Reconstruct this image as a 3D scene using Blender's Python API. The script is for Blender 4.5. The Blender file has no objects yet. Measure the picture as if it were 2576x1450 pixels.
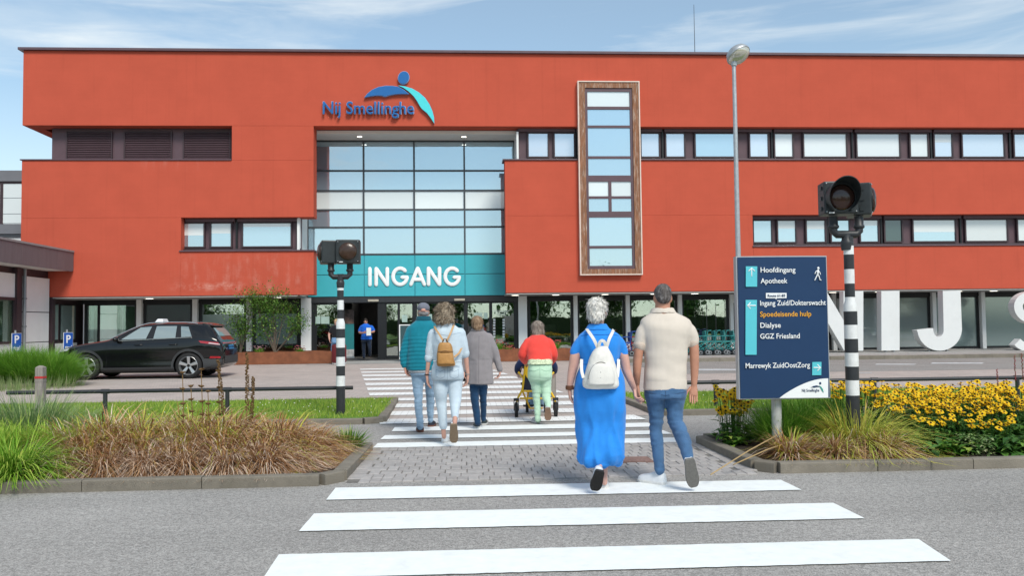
import bpy, bmesh, math, random
from mathutils import Vector, Matrix, noise
from mathutils.bvhtree import BVHTree
random.seed(7)
R_ = math.radians
sc = bpy.context.scene
col = sc.collection

# ---------------------------------------------------------------- camera
FPX, CX, CY, CAMH = 2100.0, 1288.0, 725.0, 1.43        # focal length and centre in units of a 2576 px wide picture
PSI, THE, RHO = math.atan(117/FPX), math.atan(90/FPX), 0.011
F_ = Vector((math.sin(PSI)*math.cos(THE), math.cos(PSI)*math.cos(THE), math.sin(THE)))
r0 = Vector((math.cos(PSI), -math.sin(PSI), 0)); u0 = r0.cross(F_)
RT = r0*math.cos(RHO) - u0*math.sin(RHO); UP = u0*math.cos(RHO) + r0*math.sin(RHO)
CAM = Vector((0, 0, CAMH))
cd = bpy.data.cameras.new('camera'); cam = bpy.data.objects.new('camera', cd); col.objects.link(cam)
cd.sensor_width = 36; cd.lens = FPX/2576*36; cd.clip_start = .1; cd.clip_end = 3000
cam.matrix_world = Matrix(((RT.x, UP.x, -F_.x, 0), (RT.y, UP.y, -F_.y, 0), (RT.z, UP.z, -F_.z, CAMH), (0, 0, 0, 1)))
sc.camera = cam
def ray(px, py): return F_*FPX + RT*(px-CX) - UP*(py-CY)
def at(px, py, Y): d = ray(px, py); return CAM + d*(Y/d.y)
def gz(px, py, z=0.0): d = ray(px, py); return CAM + d*((z-CAMH)/d.z)
def g(px, py): return gz(px, py, 0.0)

# ---------------------------------------------------------------- light
SUN_EL, SUN_AZ = 46, 22          # sun behind the camera, a little to its right
w = bpy.data.worlds.new('World'); sc.world = w; w.use_nodes = True
nt = w.node_tree; N = nt.nodes; L = nt.links; N.clear()
out = N.new('ShaderNodeOutputWorld'); bg = N.new('ShaderNodeBackground'); bg.inputs[1].default_value = 0.105
L.new(bg.outputs[0], out.inputs[0])
sky = N.new('ShaderNodeTexSky'); sky.sky_type = 'NISHITA'; sky.sun_disc = False
sky.sun_elevation = R_(SUN_EL); sky.sun_rotation = R_(180-SUN_AZ); sky.air_density = 1.0; sky.dust_density = .6; sky.ozone_density = 1.5
tc = N.new('ShaderNodeTexCoord')
def sky_noise(scale, sx, sy, sz, detail, rough, dist):
    mp = N.new('ShaderNodeMapping'); mp.inputs['Scale'].default_value = (sx, sy, sz); mp.inputs['Rotation'].default_value = (0, R_(7), R_(20))
    L.new(tc.outputs['Generated'], mp.inputs[0])
    n = N.new('ShaderNodeTexNoise'); n.inputs['Scale'].default_value = scale; n.inputs['Detail'].default_value = detail
    n.inputs['Roughness'].default_value = rough; n.inputs['Distortion'].default_value = dist
    L.new(mp.outputs[0], n.inputs[0]); return n
def sky_ramp(src, a, b):
    r = N.new('ShaderNodeMapRange'); r.interpolation_type = 'SMOOTHSTEP'; r.inputs[1].default_value = a; r.inputs[2].default_value = b
    L.new(src, r.inputs[0]); return r.outputs[0]
n1 = sky_noise(1.5, 1, 1, 4.5, 8, .55, .5); n2 = sky_noise(4.0, .6, 1, 6, 10, .6, 1.2)
c1 = sky_ramp(n1.outputs[0], .36, .72); c2 = sky_ramp(n2.outputs[0], .42, .8)
sep = N.new('ShaderNodeSeparateXYZ'); L.new(tc.outputs['Generated'], sep.inputs[0])
hz = sky_ramp(sep.outputs[2], .42, -.05)
def math_(op, a, b):
    m = N.new('ShaderNodeMath'); m.operation = op
    for i, v in enumerate((a, b)):
        if isinstance(v, (int, float)): m.inputs[i].default_value = v
        else: L.new(v, m.inputs[i])
    m.use_clamp = True; return m.outputs[0]
cl = math_('ADD', math_('MULTIPLY', c1, .62), math_('MULTIPLY', c2, .42))
cl = math_('MAXIMUM', cl, math_('MULTIPLY', hz, .75))
cl = math_('MAXIMUM', math_('MULTIPLY', cl, .9), .17)
tint = N.new('ShaderNodeMixRGB'); tint.blend_type = 'MULTIPLY'; tint.inputs[0].default_value = 1; tint.inputs[2].default_value = (.72, .87, .85, 1)
L.new(sky.outputs[0], tint.inputs[1])
mx = N.new('ShaderNodeMixRGB'); L.new(cl, mx.inputs[0]); L.new(tint.outputs[0], mx.inputs[1]); mx.inputs[2].default_value = (5.4, 5.65, 5.6, 1)
L.new(mx.outputs[0], bg.inputs[0])
sd = bpy.data.lights.new('sun', 'SUN'); sd.energy = 1.85; sd.angle = R_(20); sd.color = (1, .94, .84)
sun = bpy.data.objects.new('sun', sd); col.objects.link(sun)
sun_dir = Vector((math.sin(R_(SUN_AZ))*math.cos(R_(SUN_EL)), -math.cos(R_(SUN_AZ))*math.cos(R_(SUN_EL)), math.sin(R_(SUN_EL))))
sun.rotation_euler = sun_dir.to_track_quat('Z', 'Y').to_euler(); sun.location = (6, -10, 20)
vs = sc.view_settings; vs.view_transform = 'Standard'; vs.look = 'None'; vs.exposure = 0.82; vs.gamma = 1; vs.use_curve_mapping = False
sc.cycles.max_bounces = 8; sc.cycles.transparent_max_bounces = 12

# ---------------------------------------------------------------- materials
def lin(h):
    c = [int(h[i:i+2], 16)/255 for i in (0, 2, 4)]
    return tuple(x/12.92 if x <= .04045 else ((x+.055)/1.055)**2.4 for x in c)
MATS = {}
def pos_node(nt):
    return nt.nodes.new('ShaderNodeNewGeometry').outputs['Position']
def M(name, c, rough=.6, metal=0., var=.12, scale=6., bump=0., bscale=60., spec=.4, coat=0., trans=0., obj=0., stretch=None, dirt=None, sheen=0.):
    """principled material: colour, soft mottling, fine relief; obj = brightness spread between objects; dirt = (colour, amount, scale)"""
    if name in MATS: return MATS[name]
    if isinstance(c, str): c = lin(c)
    m = bpy.data.materials.new(name); m.use_nodes = True; nt = m.node_tree; b = nt.nodes['Principled BSDF']
    b.inputs['Roughness'].default_value = rough; b.inputs['Metallic'].default_value = metal
    b.inputs['Specular IOR Level'].default_value = spec
    if coat: b.inputs['Coat Weight'].default_value = coat; b.inputs['Coat Roughness'].default_value = .03
    if sheen: b.inputs['Sheen Weight'].default_value = sheen
    P = pos_node(nt)
    if stretch:
        mp = nt.nodes.new('ShaderNodeMapping'); mp.inputs['Scale'].default_value = stretch; nt.links.new(P, mp.inputs[0]); P = mp.outputs[0]
    no = nt.nodes.new('ShaderNodeTexNoise'); no.inputs['Scale'].default_value = scale; no.inputs['Detail'].default_value = 6; no.inputs['Roughness'].default_value = .62
    nt.links.new(P, no.inputs[0])
    mr = nt.nodes.new('ShaderNodeMapRange'); mr.inputs[1].default_value = .3; mr.inputs[2].default_value = .7
    mr.inputs[3].default_value = 1-var; mr.inputs[4].default_value = 1+var; nt.links.new(no.outputs[0], mr.inputs[0])
    fac = mr.outputs[0]
    if obj:
        oi = nt.nodes.new('ShaderNodeObjectInfo'); om = nt.nodes.new('ShaderNodeMapRange'); om.inputs[3].default_value = 1-obj; om.inputs[4].default_value = 1+obj
        nt.links.new(oi.outputs['Random'], om.inputs[0])
        mu = nt.nodes.new('ShaderNodeMath'); mu.operation = 'MULTIPLY'; nt.links.new(fac, mu.inputs[0]); nt.links.new(om.outputs[0], mu.inputs[1]); fac = mu.outputs[0]
    mul = nt.nodes.new('ShaderNodeVectorMath'); mul.operation = 'SCALE'; mul.inputs[0].default_value = c; nt.links.new(fac, mul.inputs['Scale'])
    cout = mul.outputs[0]
    if dirt:
        dn = nt.nodes.new('ShaderNodeTexNoise'); dn.inputs['Scale'].default_value = dirt[2]; dn.inputs['Detail'].default_value = 7; dn.inputs['Roughness'].default_value = .7
        nt.links.new(P, dn.inputs[0])
        dr = nt.nodes.new('ShaderNodeMapRange'); dr.inputs[1].default_value = .5; dr.inputs[2].default_value = .75; dr.inputs[4].default_value = dirt[1]
        nt.links.new(dn.outputs[0], dr.inputs[0])
        mi = nt.nodes.new('ShaderNodeMixRGB'); mi.inputs[2].default_value = (*dirt[0], 1); nt.links.new(dr.outputs[0], mi.inputs[0]); nt.links.new(cout, mi.inputs[1]); cout = mi.outputs[0]
    nt.links.new(cout, b.inputs['Base Color'])
    if bump:
        bn = nt.nodes.new('ShaderNodeTexNoise'); bn.inputs['Scale'].default_value = bscale; bn.inputs['Detail'].default_value = 4; nt.links.new(pos_node(nt), bn.inputs[0])
        bu = nt.nodes.new('ShaderNodeBump'); bu.inputs['Strength'].default_value = bump; bu.inputs['Distance'].default_value = .01
        nt.links.new(bn.outputs[0], bu.inputs['Height']); nt.links.new(bu.outputs[0], b.inputs['Normal'])
    MATS[name] = m; return m
def GLASS(name, dcol, gfac, gcol=(.92, .96, 1), see=False, rough=.01, wav=.0):
    """window glass: mirror share gfac over either a diffuse backing (blind, coated panel) or the room behind"""
    if name in MATS: return MATS[name]
    m = bpy.data.materials.new(name); m.use_nodes = True; nt = m.node_tree; nt.nodes.clear(); n = nt.nodes
    o = n.new('ShaderNodeOutputMaterial'); mix = n.new('ShaderNodeMixShader'); mix.inputs[0].default_value = gfac
    a = n.new('ShaderNodeBsdfTransparent' if see else 'ShaderNodeBsdfDiffuse'); a.inputs[0].default_value = (*dcol, 1)
    gl = n.new('ShaderNodeBsdfGlossy'); gl.inputs[0].default_value = (*gcol, 1); gl.inputs['Roughness'].default_value = rough
    nt.links.new(a.outputs[0], mix.inputs[1]); nt.links.new(gl.outputs[0], mix.inputs[2]); nt.links.new(mix.outputs[0], o.inputs[0])
    if not see:
        oi = n.new('ShaderNodeObjectInfo'); om = n.new('ShaderNodeMapRange'); om.inputs[3].default_value = .8; om.inputs[4].default_value = 1.08; nt.links.new(oi.outputs['Random'], om.inputs[0])
        vm = n.new('ShaderNodeVectorMath'); vm.operation = 'SCALE'; vm.inputs[0].default_value = dcol; nt.links.new(om.outputs[0], vm.inputs['Scale']); nt.links.new(vm.outputs[0], a.inputs[0])
    if wav:
        no = n.new('ShaderNodeTexNoise'); no.inputs['Scale'].default_value = 1.3; nt.links.new(pos_node(nt), no.inputs[0])
        bu = n.new('ShaderNodeBump'); bu.inputs['Strength'].default_value = wav; bu.inputs['Distance'].default_value = .02
        nt.links.new(no.outputs[0], bu.inputs['Height']); nt.links.new(bu.outputs[0], gl.inputs['Normal'])
    MATS[name] = m; return m
def EMIT(name, c, s):
    if name in MATS: return MATS[name]
    m = bpy.data.materials.new(name); m.use_nodes = True; b = m.node_tree.nodes['Principled BSDF']
    b.inputs['Base Color'].default_value = (.8, .8, .8, 1); b.inputs['Emission Color'].default_value = (*c, 1); b.inputs['Emission Strength'].default_value = s
    MATS[name] = m; return m
def TINT(name, stops, rough=.6, transl=.25, spec=.25):
    """leaf / blade / hair colour picked per blade from the mesh attribute 'tint'"""
    if name in MATS: return MATS[name]
    m = bpy.data.materials.new(name); m.use_nodes = True; nt = m.node_tree; b = nt.nodes['Principled BSDF']
    b.inputs['Roughness'].default_value = rough; b.inputs['Specular IOR Level'].default_value = spec
    a = nt.nodes.new('ShaderNodeAttribute'); a.attribute_name = 'tint'
    cr = nt.nodes.new('ShaderNodeValToRGB'); e = cr.color_ramp.elements
    while len(e) < len(stops): e.new(.5)
    for i, (p, c) in enumerate(stops):
        e[i].position = p; e[i].color = (*(lin(c) if isinstance(c, str) else c), 1)
    nt.links.new(a.outputs['Fac'], cr.inputs[0]); nt.links.new(cr.outputs[0], b.inputs['Base Color'])
    if transl:
        t = nt.nodes.new('ShaderNodeBsdfTranslucent'); nt.links.new(cr.outputs[0], t.inputs[0])
        mix = nt.nodes.new('ShaderNodeMixShader'); mix.inputs[0].default_value = transl
        nt.links.new(b.outputs[0], mix.inputs[1]); nt.links.new(t.outputs[0], mix.inputs[2]); nt.links.new(mix.outputs[0], nt.nodes['Material Output'].inputs[0])
    MATS[name] = m; return m

# ---------------------------------------------------------------- mesh helpers
BASE = {}                 # world position each object was built at
class MB:
    def __init__(s): s.v = []; s.f = []; s.mi = []; s.t = []; s.cur = 0
    def add(s, vs, fs, tint=None):
        o = len(s.v); s.v += [Vector(p) for p in vs]
        s.f += [tuple(i+o for i in f) for f in fs]; s.mi += [s.cur]*len(fs)
        if tint is not None or s.t: s.t += [0.]*(o-len(s.t)) + [tint or 0.]*len(vs)
    def box(s, a, b):
        (x0, y0, z0), (x1, y1, z1) = a, b
        x0, x1 = min(x0, x1), max(x0, x1); y0, y1 = min(y0, y1), max(y0, y1); z0, z1 = min(z0, z1), max(z0, z1)
        s.add([(x0,y0,z0),(x1,y0,z0),(x1,y1,z0),(x0,y1,z0),(x0,y0,z1),(x1,y0,z1),(x1,y1,z1),(x0,y1,z1)],
              [(0,3,2,1),(4,5,6,7),(0,1,5,4),(1,2,6,5),(2,3,7,6),(3,0,4,7)]); return s
    def hexa(s, p8): s.add(p8, [(0,3,2,1),(4,5,6,7),(0,1,5,4),(1,2,6,5),(2,3,7,6),(3,0,4,7)]); return s
    def prism(s, poly, y0, y1, fn=None):
        """outline in (x, z) extruded along y"""
        n = len(poly); fn = fn or (lambda x, z, y: (x, y, z))
        vs = [fn(x, z, y0) for x, z in poly] + [fn(x, z, y1) for x, z in poly]
        s.add(vs, [tuple(range(n)), tuple(range(2*n-1, n-1, -1))] + [((i+1) % n, i, i+n, (i+1) % n+n) for i in range(n)]); return s
    def slab(s, pts, z0, z1):
        """outline in (x, y) with height"""
        n = len(pts); vs = [(p[0], p[1], z0) for p in pts] + [(p[0], p[1], z1) for p in pts]
        s.add(vs, [tuple(range(n-1, -1, -1)), tuple(range(n, 2*n))] + [(i, (i+1) % n, (i+1) % n+n, i+n) for i in range(n)]); return s
    def sheet(s, pts, z): s.add([(p[0], p[1], z) for p in pts], [tuple(range(len(pts)))]); return s
    def rings(s, rg, cap=True):
        n = len(rg[0]); vs = [p for r in rg for p in r]; fs = []
        for i in range(len(rg)-1):
            for j in range(n): fs.append((i*n+j, i*n+(j+1) % n, (i+1)*n+(j+1) % n, (i+1)*n+j))
        if cap: fs += [tuple(range(n-1, -1, -1)), tuple(range((len(rg)-1)*n, len(rg)*n))]
        s.add(vs, fs); return s
    def tube(s, pts, r, n=10, cap=True, dome=False):
        pts = [Vector(p) for p in pts]; r = [r]*len(pts) if isinstance(r, (int, float)) else list(r)
        if dome:
            d0 = (pts[0]-pts[1]).normalized(); d1 = (pts[-1]-pts[-2]).normalized(); a0, a1 = r[0], r[-1]; P0, P1 = pts[0], pts[-1]
            pts = [P0+d0*a0*.97, P0+d0*a0*.7] + pts + [P1+d1*a1*.7, P1+d1*a1*.97]; r = [a0*.25, a0*.72] + r + [a1*.72, a1*.25]
        rg = []; ref = None
        for i, p in enumerate(pts):
            t = (pts[min(i+1, len(pts)-1)]-pts[max(i-1, 0)]).normalized()
            if ref is None: ref = Vector((0, 0, 1)) if abs(t.z) < .9 else Vector((1, 0, 0))
            u = ref - t*ref.dot(t)
            if u.length < 1e-5: u = t.orthogonal()
            u.normalize(); v = t.cross(u); ref = u
            rg.append([p + (u*math.cos(2*math.pi*k/n) + v*math.sin(2*math.pi*k/n))*r[i] for k in range(n)])
        return s.rings(rg, cap)
    def lathe(s, prof, c=(0, 0, 0), n=24, axis='z', cap=True):
        rg = []
        for r, h in prof:
            ring = []
            for k in range(n):
                a = 2*math.pi*k/n; x, y = r*math.cos(a), r*math.sin(a)
                p = (x, y, h) if axis == 'z' else ((x, -h, y) if axis == 'y' else (h, x, y))
                ring.append(Vector(p)+Vector(c))
            rg.append(ring)
        return s.rings(rg, cap)
    def ell(s, c, r, n=14, m=9, rot=None):
        c = Vector(c); rg = []
        for i in range(m+1):
            a = math.pi*(.02+.96*i/m); z = -math.cos(a); k = math.sin(a)
            ring = []
            for j in range(n):
                b = 2*math.pi*j/n; p = Vector((r[0]*k*math.cos(b), r[1]*k*math.sin(b), r[2]*z))
                ring.append(c + (rot @ p if rot else p))
            rg.append(ring)
        return s.rings(rg)
    def merge(s, me, mats=0):
        s.add([v.co for v in me.vertices], [tuple(p.vertices) for p in me.polygons])
    def mesh(s, name, off=Vector((0, 0, 0)), smooth=False):
        me = bpy.data.meshes.new(name); me.from_pydata([v-off for v in s.v], [], s.f)
        if any(s.mi): me.polygons.foreach_set('material_index', s.mi)
        if s.t:
            s.t += [0.]*(len(s.v)-len(s.t)); at_ = me.attributes.new('tint', 'FLOAT', 'POINT'); at_.data.foreach_set('value', s.t)
        if smooth:
            me.polygons.foreach_set('use_smooth', [True]*len(me.polygons)); me.update(); me.set_sharp_from_angle(angle=R_(48))
        me.update(); return me
    def build(s, name, mat, parent=None, smooth=False, loc=None, bevel=0):
        if parent is not None: off = BASE[parent]
        else: off = Vector(loc) if loc is not None else Vector((0, 0, 0))
        me = s.mesh(name, off, smooth)
        if bevel:
            bm = bmesh.new(); bm.from_mesh(me); bmesh.ops.remove_doubles(bm, verts=bm.verts, dist=1e-5)
            bmesh.ops.bevel(bm, geom=[e for e in bm.edges if e.is_manifold and e.calc_face_angle(0) > .5], offset=bevel, segments=2, affect='EDGES', profile=.6)
            bm.to_mesh(me); bm.free()
        for m_ in (mat if isinstance(mat, (list, tuple)) else [mat]): me.materials.append(m_)
        return link(name, me, parent, off)
def link(name, me, parent=None, off=None, loc=None):
    o = bpy.data.objects.new(name, me); col.objects.link(o)
    if parent is not None: o.parent = parent; BASE[o] = BASE[parent]
    else: o.location = off if off is not None else (0, 0, 0); BASE[o] = Vector(o.location)
    if loc is not None: o.location = loc
    return o
def tag(o, label, cat, group=None):
    o['label'] = label; o['category'] = cat
    if group: o['group'] = group
    return o
def thing(name, loc, label, cat, group=None):
    o = bpy.data.objects.new(name, None); o.empty_display_size = .2; col.objects.link(o); o.location = loc; BASE[o] = Vector(loc)
    return tag(o, label, cat, group)
def struct(o): o['kind'] = 'structure'; return o
def stuff(o): o['kind'] = 'stuff'; return o
def copy_tree(o, parent=None):
    c = o.copy(); col.objects.link(c); BASE[c] = BASE.get(o, Vector((0, 0, 0)))
    if parent is not None: c.parent = parent
    for ch in o.children: copy_tree(ch, c)
    return c
def evalmesh(ob):
    bpy.context.view_layer.update(); dg = bpy.context.evaluated_depsgraph_get()
    return bpy.data.meshes.new_from_object(ob.evaluated_get(dg))
def remeshed(mb, voxel, smooth=3, sub=0):
    me = mb.mesh('tmp'); ob = bpy.data.objects.new('tmp', me); col.objects.link(ob)
    if voxel:
        m = ob.modifiers.new('r', 'REMESH'); m.mode = 'VOXEL'; m.voxel_size = voxel
    if smooth: m = ob.modifiers.new('s', 'SMOOTH'); m.factor = .5; m.iterations = smooth
    if sub: m = ob.modifiers.new('b', 'SUBSURF'); m.levels = sub; m.render_levels = sub
    r = evalmesh(ob); bpy.data.objects.remove(ob); bpy.data.meshes.remove(me); return r
def meshobj(name, me, mat, parent, smooth=True):
    off = BASE[parent]; me.transform(Matrix.Translation(-off)); me.name = name; me.materials.clear()
    for m_ in (mat if isinstance(mat, (list, tuple)) else [mat]): me.materials.append(m_)
    if smooth: me.polygons.foreach_set('use_smooth', [True]*len(me.polygons))
    return link(name, me, parent)
def textmesh(body, weight=0., extrude=.004, spacing=1., res=3):
    cu = bpy.data.curves.new('t', 'FONT'); cu.body = body; cu.size = 1; cu.offset = weight; cu.extrude = extrude; cu.space_character = spacing; cu.resolution_u = res
    ob = bpy.data.objects.new('t', cu); col.objects.link(ob); me = evalmesh(ob); bpy.data.objects.remove(ob); bpy.data.curves.remove(cu); return me
def cap_h():
    me = textmesh('H'); ys = [v.co.y for v in me.vertices]; return max(ys)
CAPH = cap_h()
def text_on(body, name, mat, parent, pl, pr, cap, depth=.004, weight=.012):
    """text on a vertical plane from point pl to point pr (its baseline); cap = cap height in metres"""
    me = textmesh(body, weight); xs = [v.co.x for v in me.vertices]; x0, x1 = min(xs), max(xs)
    pl, pr = Vector(pl), Vector(pr); d = (pr-pl); k = d.length/(x1-x0); d.normalize(); nrm = Vector((d.y, -d.x, 0)).normalized()
    for v in me.vertices:
        x, y, z = v.co; v.co = pl + d*((x-x0)*k) + Vector((0, 0, 1))*(y/CAPH*cap) + nrm*(depth/2 + z/.004*depth/2)
    return meshobj(name, me, mat, parent, False)
# ================================================================ THE SETTING
def ASPHALT(name, c, sp=.3):
    m = bpy.data.materials.new(name); m.use_nodes = True; nt = m.node_tree; b = nt.nodes['Principled BSDF']; b.inputs['Roughness'].default_value = .85; b.inputs['Specular IOR Level'].default_value = .25
    P = pos_node(nt)
    def nz(s, d=4, typ='ShaderNodeTexNoise'):
        n = nt.nodes.new(typ); n.inputs['Scale'].default_value = s
        if typ == 'ShaderNodeTexNoise': n.inputs['Detail'].default_value = d
        nt.links.new(P, n.inputs[0]); return n
    v = nz(125, typ='ShaderNodeTexVoronoi'); big = nz(.55, 5); mid = nz(24, 5)
    mp = nt.nodes.new('ShaderNodeMapping'); mp.inputs['Scale'].default_value = (.35, 4, 1); nt.links.new(P, mp.inputs[0]); trk = nz(.5, 3); nt.links.new(mp.outputs[0], trk.inputs[0])
    sepc = nt.nodes.new('ShaderNodeSeparateColor'); nt.links.new(v.outputs['Color'], sepc.inputs[0])
    def mr(src, a, b_, lo, hi):
        n = nt.nodes.new('ShaderNodeMapRange'); n.inputs[1].default_value = a; n.inputs[2].default_value = b_; n.inputs[3].default_value = lo; n.inputs[4].default_value = hi; nt.links.new(src, n.inputs[0]); return n.outputs[0]
    def mul(a, b_):
        n = nt.nodes.new('ShaderNodeMath'); n.operation = 'MULTIPLY'; nt.links.new(a, n.inputs[0]); nt.links.new(b_, n.inputs[1]); return n.outputs[0]
    f = mul(mul(mul(mr(sepc.outputs[0], 0, 1, 1-sp*1.5, 1+sp*1.5), mr(mid.outputs[0], .3, .7, 1-sp*.7, 1+sp*.7)), mr(big.outputs[0], .3, .7, .88, 1.1)), mr(trk.outputs[0], .3, .7, .93, 1.06))
    s_ = nt.nodes.new('ShaderNodeVectorMath'); s_.operation = 'SCALE'; s_.inputs[0].default_value = c; nt.links.new(f, s_.inputs['Scale']); nt.links.new(s_.outputs[0], b.inputs['Base Color'])
    bu = nt.nodes.new('ShaderNodeBump'); bu.inputs['Strength'].default_value = .5; bu.inputs['Distance'].default_value = .006; nt.links.new(v.outputs['Distance'], bu.inputs['Height']); nt.links.new(bu.outputs[0], b.inputs['Normal'])
    return m
def BRICKS(name, c1, c2, mortar, bw=.21, bh=.105, rot=0., var=.12, ms=.006):
    m = bpy.data.materials.new(name); m.use_nodes = True; nt = m.node_tree; b = nt.nodes['Principled BSDF']; b.inputs['Roughness'].default_value = .85; b.inputs['Specular IOR Level'].default_value = .25
    P = pos_node(nt); mp = nt.nodes.new('ShaderNodeMapping'); mp.inputs['Rotation'].default_value = (0, 0, rot); nt.links.new(P, mp.inputs[0])
    br = nt.nodes.new('ShaderNodeTexBrick'); br.inputs['Scale'].default_value = 1; br.inputs['Brick Width'].default_value = bw; br.inputs['Row Height'].default_value = bh; br.inputs['Mortar Size'].default_value = ms
    br.inputs['Color1'].default_value = (*c1, 1); br.inputs['Color2'].default_value = (*c2, 1); br.inputs['Mortar'].default_value = (*mortar, 1); br.inputs['Mortar Smooth'].default_value = .2
    nt.links.new(mp.outputs[0], br.inputs['Vector'])
    no = nt.nodes.new('ShaderNodeTexNoise'); no.inputs['Scale'].default_value = .7; no.inputs['Detail'].default_value = 7; nt.links.new(P, no.inputs[0])
    n2_ = nt.nodes.new('ShaderNodeTexNoise'); n2_.inputs['Scale'].default_value = 40; n2_.inputs['Detail'].default_value = 4; nt.links.new(P, n2_.inputs[0])
    ad = nt.nodes.new('ShaderNodeMath'); ad.operation = 'ADD'; nt.links.new(no.outputs[0], ad.inputs[0]); nt.links.new(n2_.outputs[0], ad.inputs[1])
    mr = nt.nodes.new('ShaderNodeMapRange'); mr.inputs[1].default_value = .7; mr.inputs[2].default_value = 1.3; mr.inputs[3].default_value = 1-var; mr.inputs[4].default_value = 1+var; nt.links.new(ad.outputs[0], mr.inputs[0])
    s_ = nt.nodes.new('ShaderNodeVectorMath'); s_.operation = 'SCALE'; nt.links.new(br.outputs[0], s_.inputs[0]); nt.links.new(mr.outputs[0], s_.inputs['Scale']); nt.links.new(s_.outputs[0], b.inputs['Base Color'])
    bu = nt.nodes.new('ShaderNodeBump'); bu.inputs['Strength'].default_value = .5; bu.inputs['Distance'].default_value = .004; bu.invert = True; nt.links.new(br.outputs['Fac'], bu.inputs['Height']); nt.links.new(bu.outputs[0], b.inputs['Normal'])
    return m
m_asph = ASPHALT('asphalt', (.318, .305, .29), .25); m_asph2 = ASPHALT('old_asphalt', (.27, .262, .25), .2)
m_plaza = BRICKS('plaza_brick', (.47, .405, .37), (.39, .34, .315), (.27, .24, .22))
m_slabs = BRICKS('pavement_slab', (.36, .35, .335), (.31, .3, .29), (.17, .16, .15), .3, .3)
m_white = M('road_paint', (.83, .86, .85), .6, var=.05, scale=9, dirt=((.5, .5, .49), .22, 6), bump=.25, bscale=180)
m_wbrick = BRICKS('painted_brick', (.83, .84, .83), (.74, .75, .74), (.42, .4, .38), var=.07)
m_kerb = M('kerb_concrete', (.2, .178, .145), .9, var=.22, scale=7, bump=.5, bscale=90, obj=.1, dirt=((.09, .08, .06), .75, 3.5))
m_paver = M('paver', (.36, .34, .33), .88, var=.14, scale=22, bump=.4, bscale=150, obj=.1)
m_joint = M('joint_sand', (.17, .16, .148), .95, var=.2, scale=30)
m_soil = M('soil', (.035, .026, .02), .95, var=.4, scale=25, bump=1, bscale=50)
m_turf = M('turf', (.10, .2, .02), .9, var=.3, scale=5, bump=.8, bscale=70)

FAR = 900
struct(MB().sheet([(-FAR, -FAR), (FAR, -FAR), (FAR, FAR), (-FAR, FAR)], 0).build('road', m_asph))
struct(MB().sheet([(-60, 15.75), (-1.42, 15.75), (-1.25, 12.35), (2.95, 12.75), (2.95, 16.2), (70, 16.2), (70, 34.9), (-60, 34.9)], .004).build('plaza', m_plaza))
# grey traffic lane on the plaza, right of the entrance, and the lighter asphalt beside it
p = [g(1452, 944), g(2900, 930)]
lane = struct(MB().sheet([(6.0, 22.6), (70, 22.6), (70, 29.25), (5.2, 29.25)], .008).build('lane', m_asph2))
mk = MB()
for (a, b_, c, d) in ((1735, 930, 1850, 933), (1480, 921, 1560, 923), (2200, 917, 2300, 919), (2340, 914, 2470, 916.5), (2130, 939, 2190, 940.2)):
    P = [g(a, d), g(c, d), g(c+6, b_), g(a+6, b_)]; mk.sheet(P, .012)
mk.build('lane_marking', M('worn_paint', (.55, .58, .6), .7, var=.3, scale=4), lane)
# entrance forecourt of darker slabs and the door mat
struct(MB().sheet([(-5.9, 31.2), (4.2, 31.2), (4.2, 35.9), (-5.9, 35.9)], .0095).build('forecourt', m_slabs))
struct(MB().sheet([(-5.4, 33.8), (2.2, 33.8), (2.2, 36.6), (-5.4, 36.6)], .0135).build('door_mat', M('mat', (.06, .06, .065), .9, var=.2, scale=12)))

KME = None
def kerb(name, pts, parent=None, hgt=.1, wid=.13, stone=1.0, closed=False, gap=.008):
    """run of kerb stones, each stone an object"""
    global KME
    if KME is None:
        KME = MB().box((-.5, -.5, 0), (.5, .5, 1)).mesh('kerb_stone')
        bm = bmesh.new(); bm.from_mesh(KME); bm.edges.ensure_lookup_table()
        bmesh.ops.bevel(bm, geom=[e for e in bm.edges if all(v.co.z > .5 for v in e.verts) and abs(e.verts[0].co.y-e.verts[1].co.y) < .01], offset=.16, segments=3, affect='EDGES', profile=.6)
        bm.to_mesh(KME); bm.free(); KME.materials.append(m_kerb)
    root = bpy.data.objects.new(name, None); col.objects.link(root); root['kind'] = 'structure'; root.location = pts[0]; BASE[root] = Vector(pts[0])
    for a, b_ in zip(pts[:-1], pts[1:]):
        a, b_ = Vector(a), Vector(b_); d = b_-a; n = max(1, round(d.length/stone)); an = math.atan2(d.y, d.x)
        for i in range(n):
            c = a + d*((i+.5)/n); o = bpy.data.objects.new('kerb_stone', KME); col.objects.link(o); o.parent = root
            o.location = c-BASE[root]; o.rotation_euler = (random.uniform(-.01, .01), random.uniform(-.004, .004), an+random.uniform(-.004, .004)); o.scale = (d.length/n-gap, wid, hgt+random.uniform(-.004, .004))
    return root
# kerbed beds beside the path
BLX, BRX = -1.2, 2.83
kerb('kerb', [Vector((-9.5, 7.5, 0)), Vector((BLX-.12, 7.66, 0)), Vector((BLX+.03, 7.84, 0)), Vector((BLX+.07, 9.62, 0))], stone=1.0)
kerb('kerb', [Vector((-9.5, 9.66, 0)), Vector((BLX, 9.68, 0))], stone=1.0)
kerb('kerb', [Vector((9.5, 7.85, 0)), Vector((BRX+.09, 7.78, 0)), Vector((BRX-.05, 7.93, 0)), Vector((BRX-.09, 9.7, 0))], stone=.9)
kerb('kerb', [Vector((BRX-.03, 9.78, 0)), Vector((9.5, 9.86, 0))], stone=1.0)
struct(MB().sheet([(-9.5, 7.55), (BLX-.1, 7.7), (BLX+.03, 9.66), (-9.5, 9.64)], .065).build('flower_bed', m_soil))
struct(MB().sheet([(BRX+.05, 7.83), (9.5, 7.9), (9.5, 9.84), (BRX-.05, 9.74)], .065).build('flower_bed', m_soil))
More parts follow.
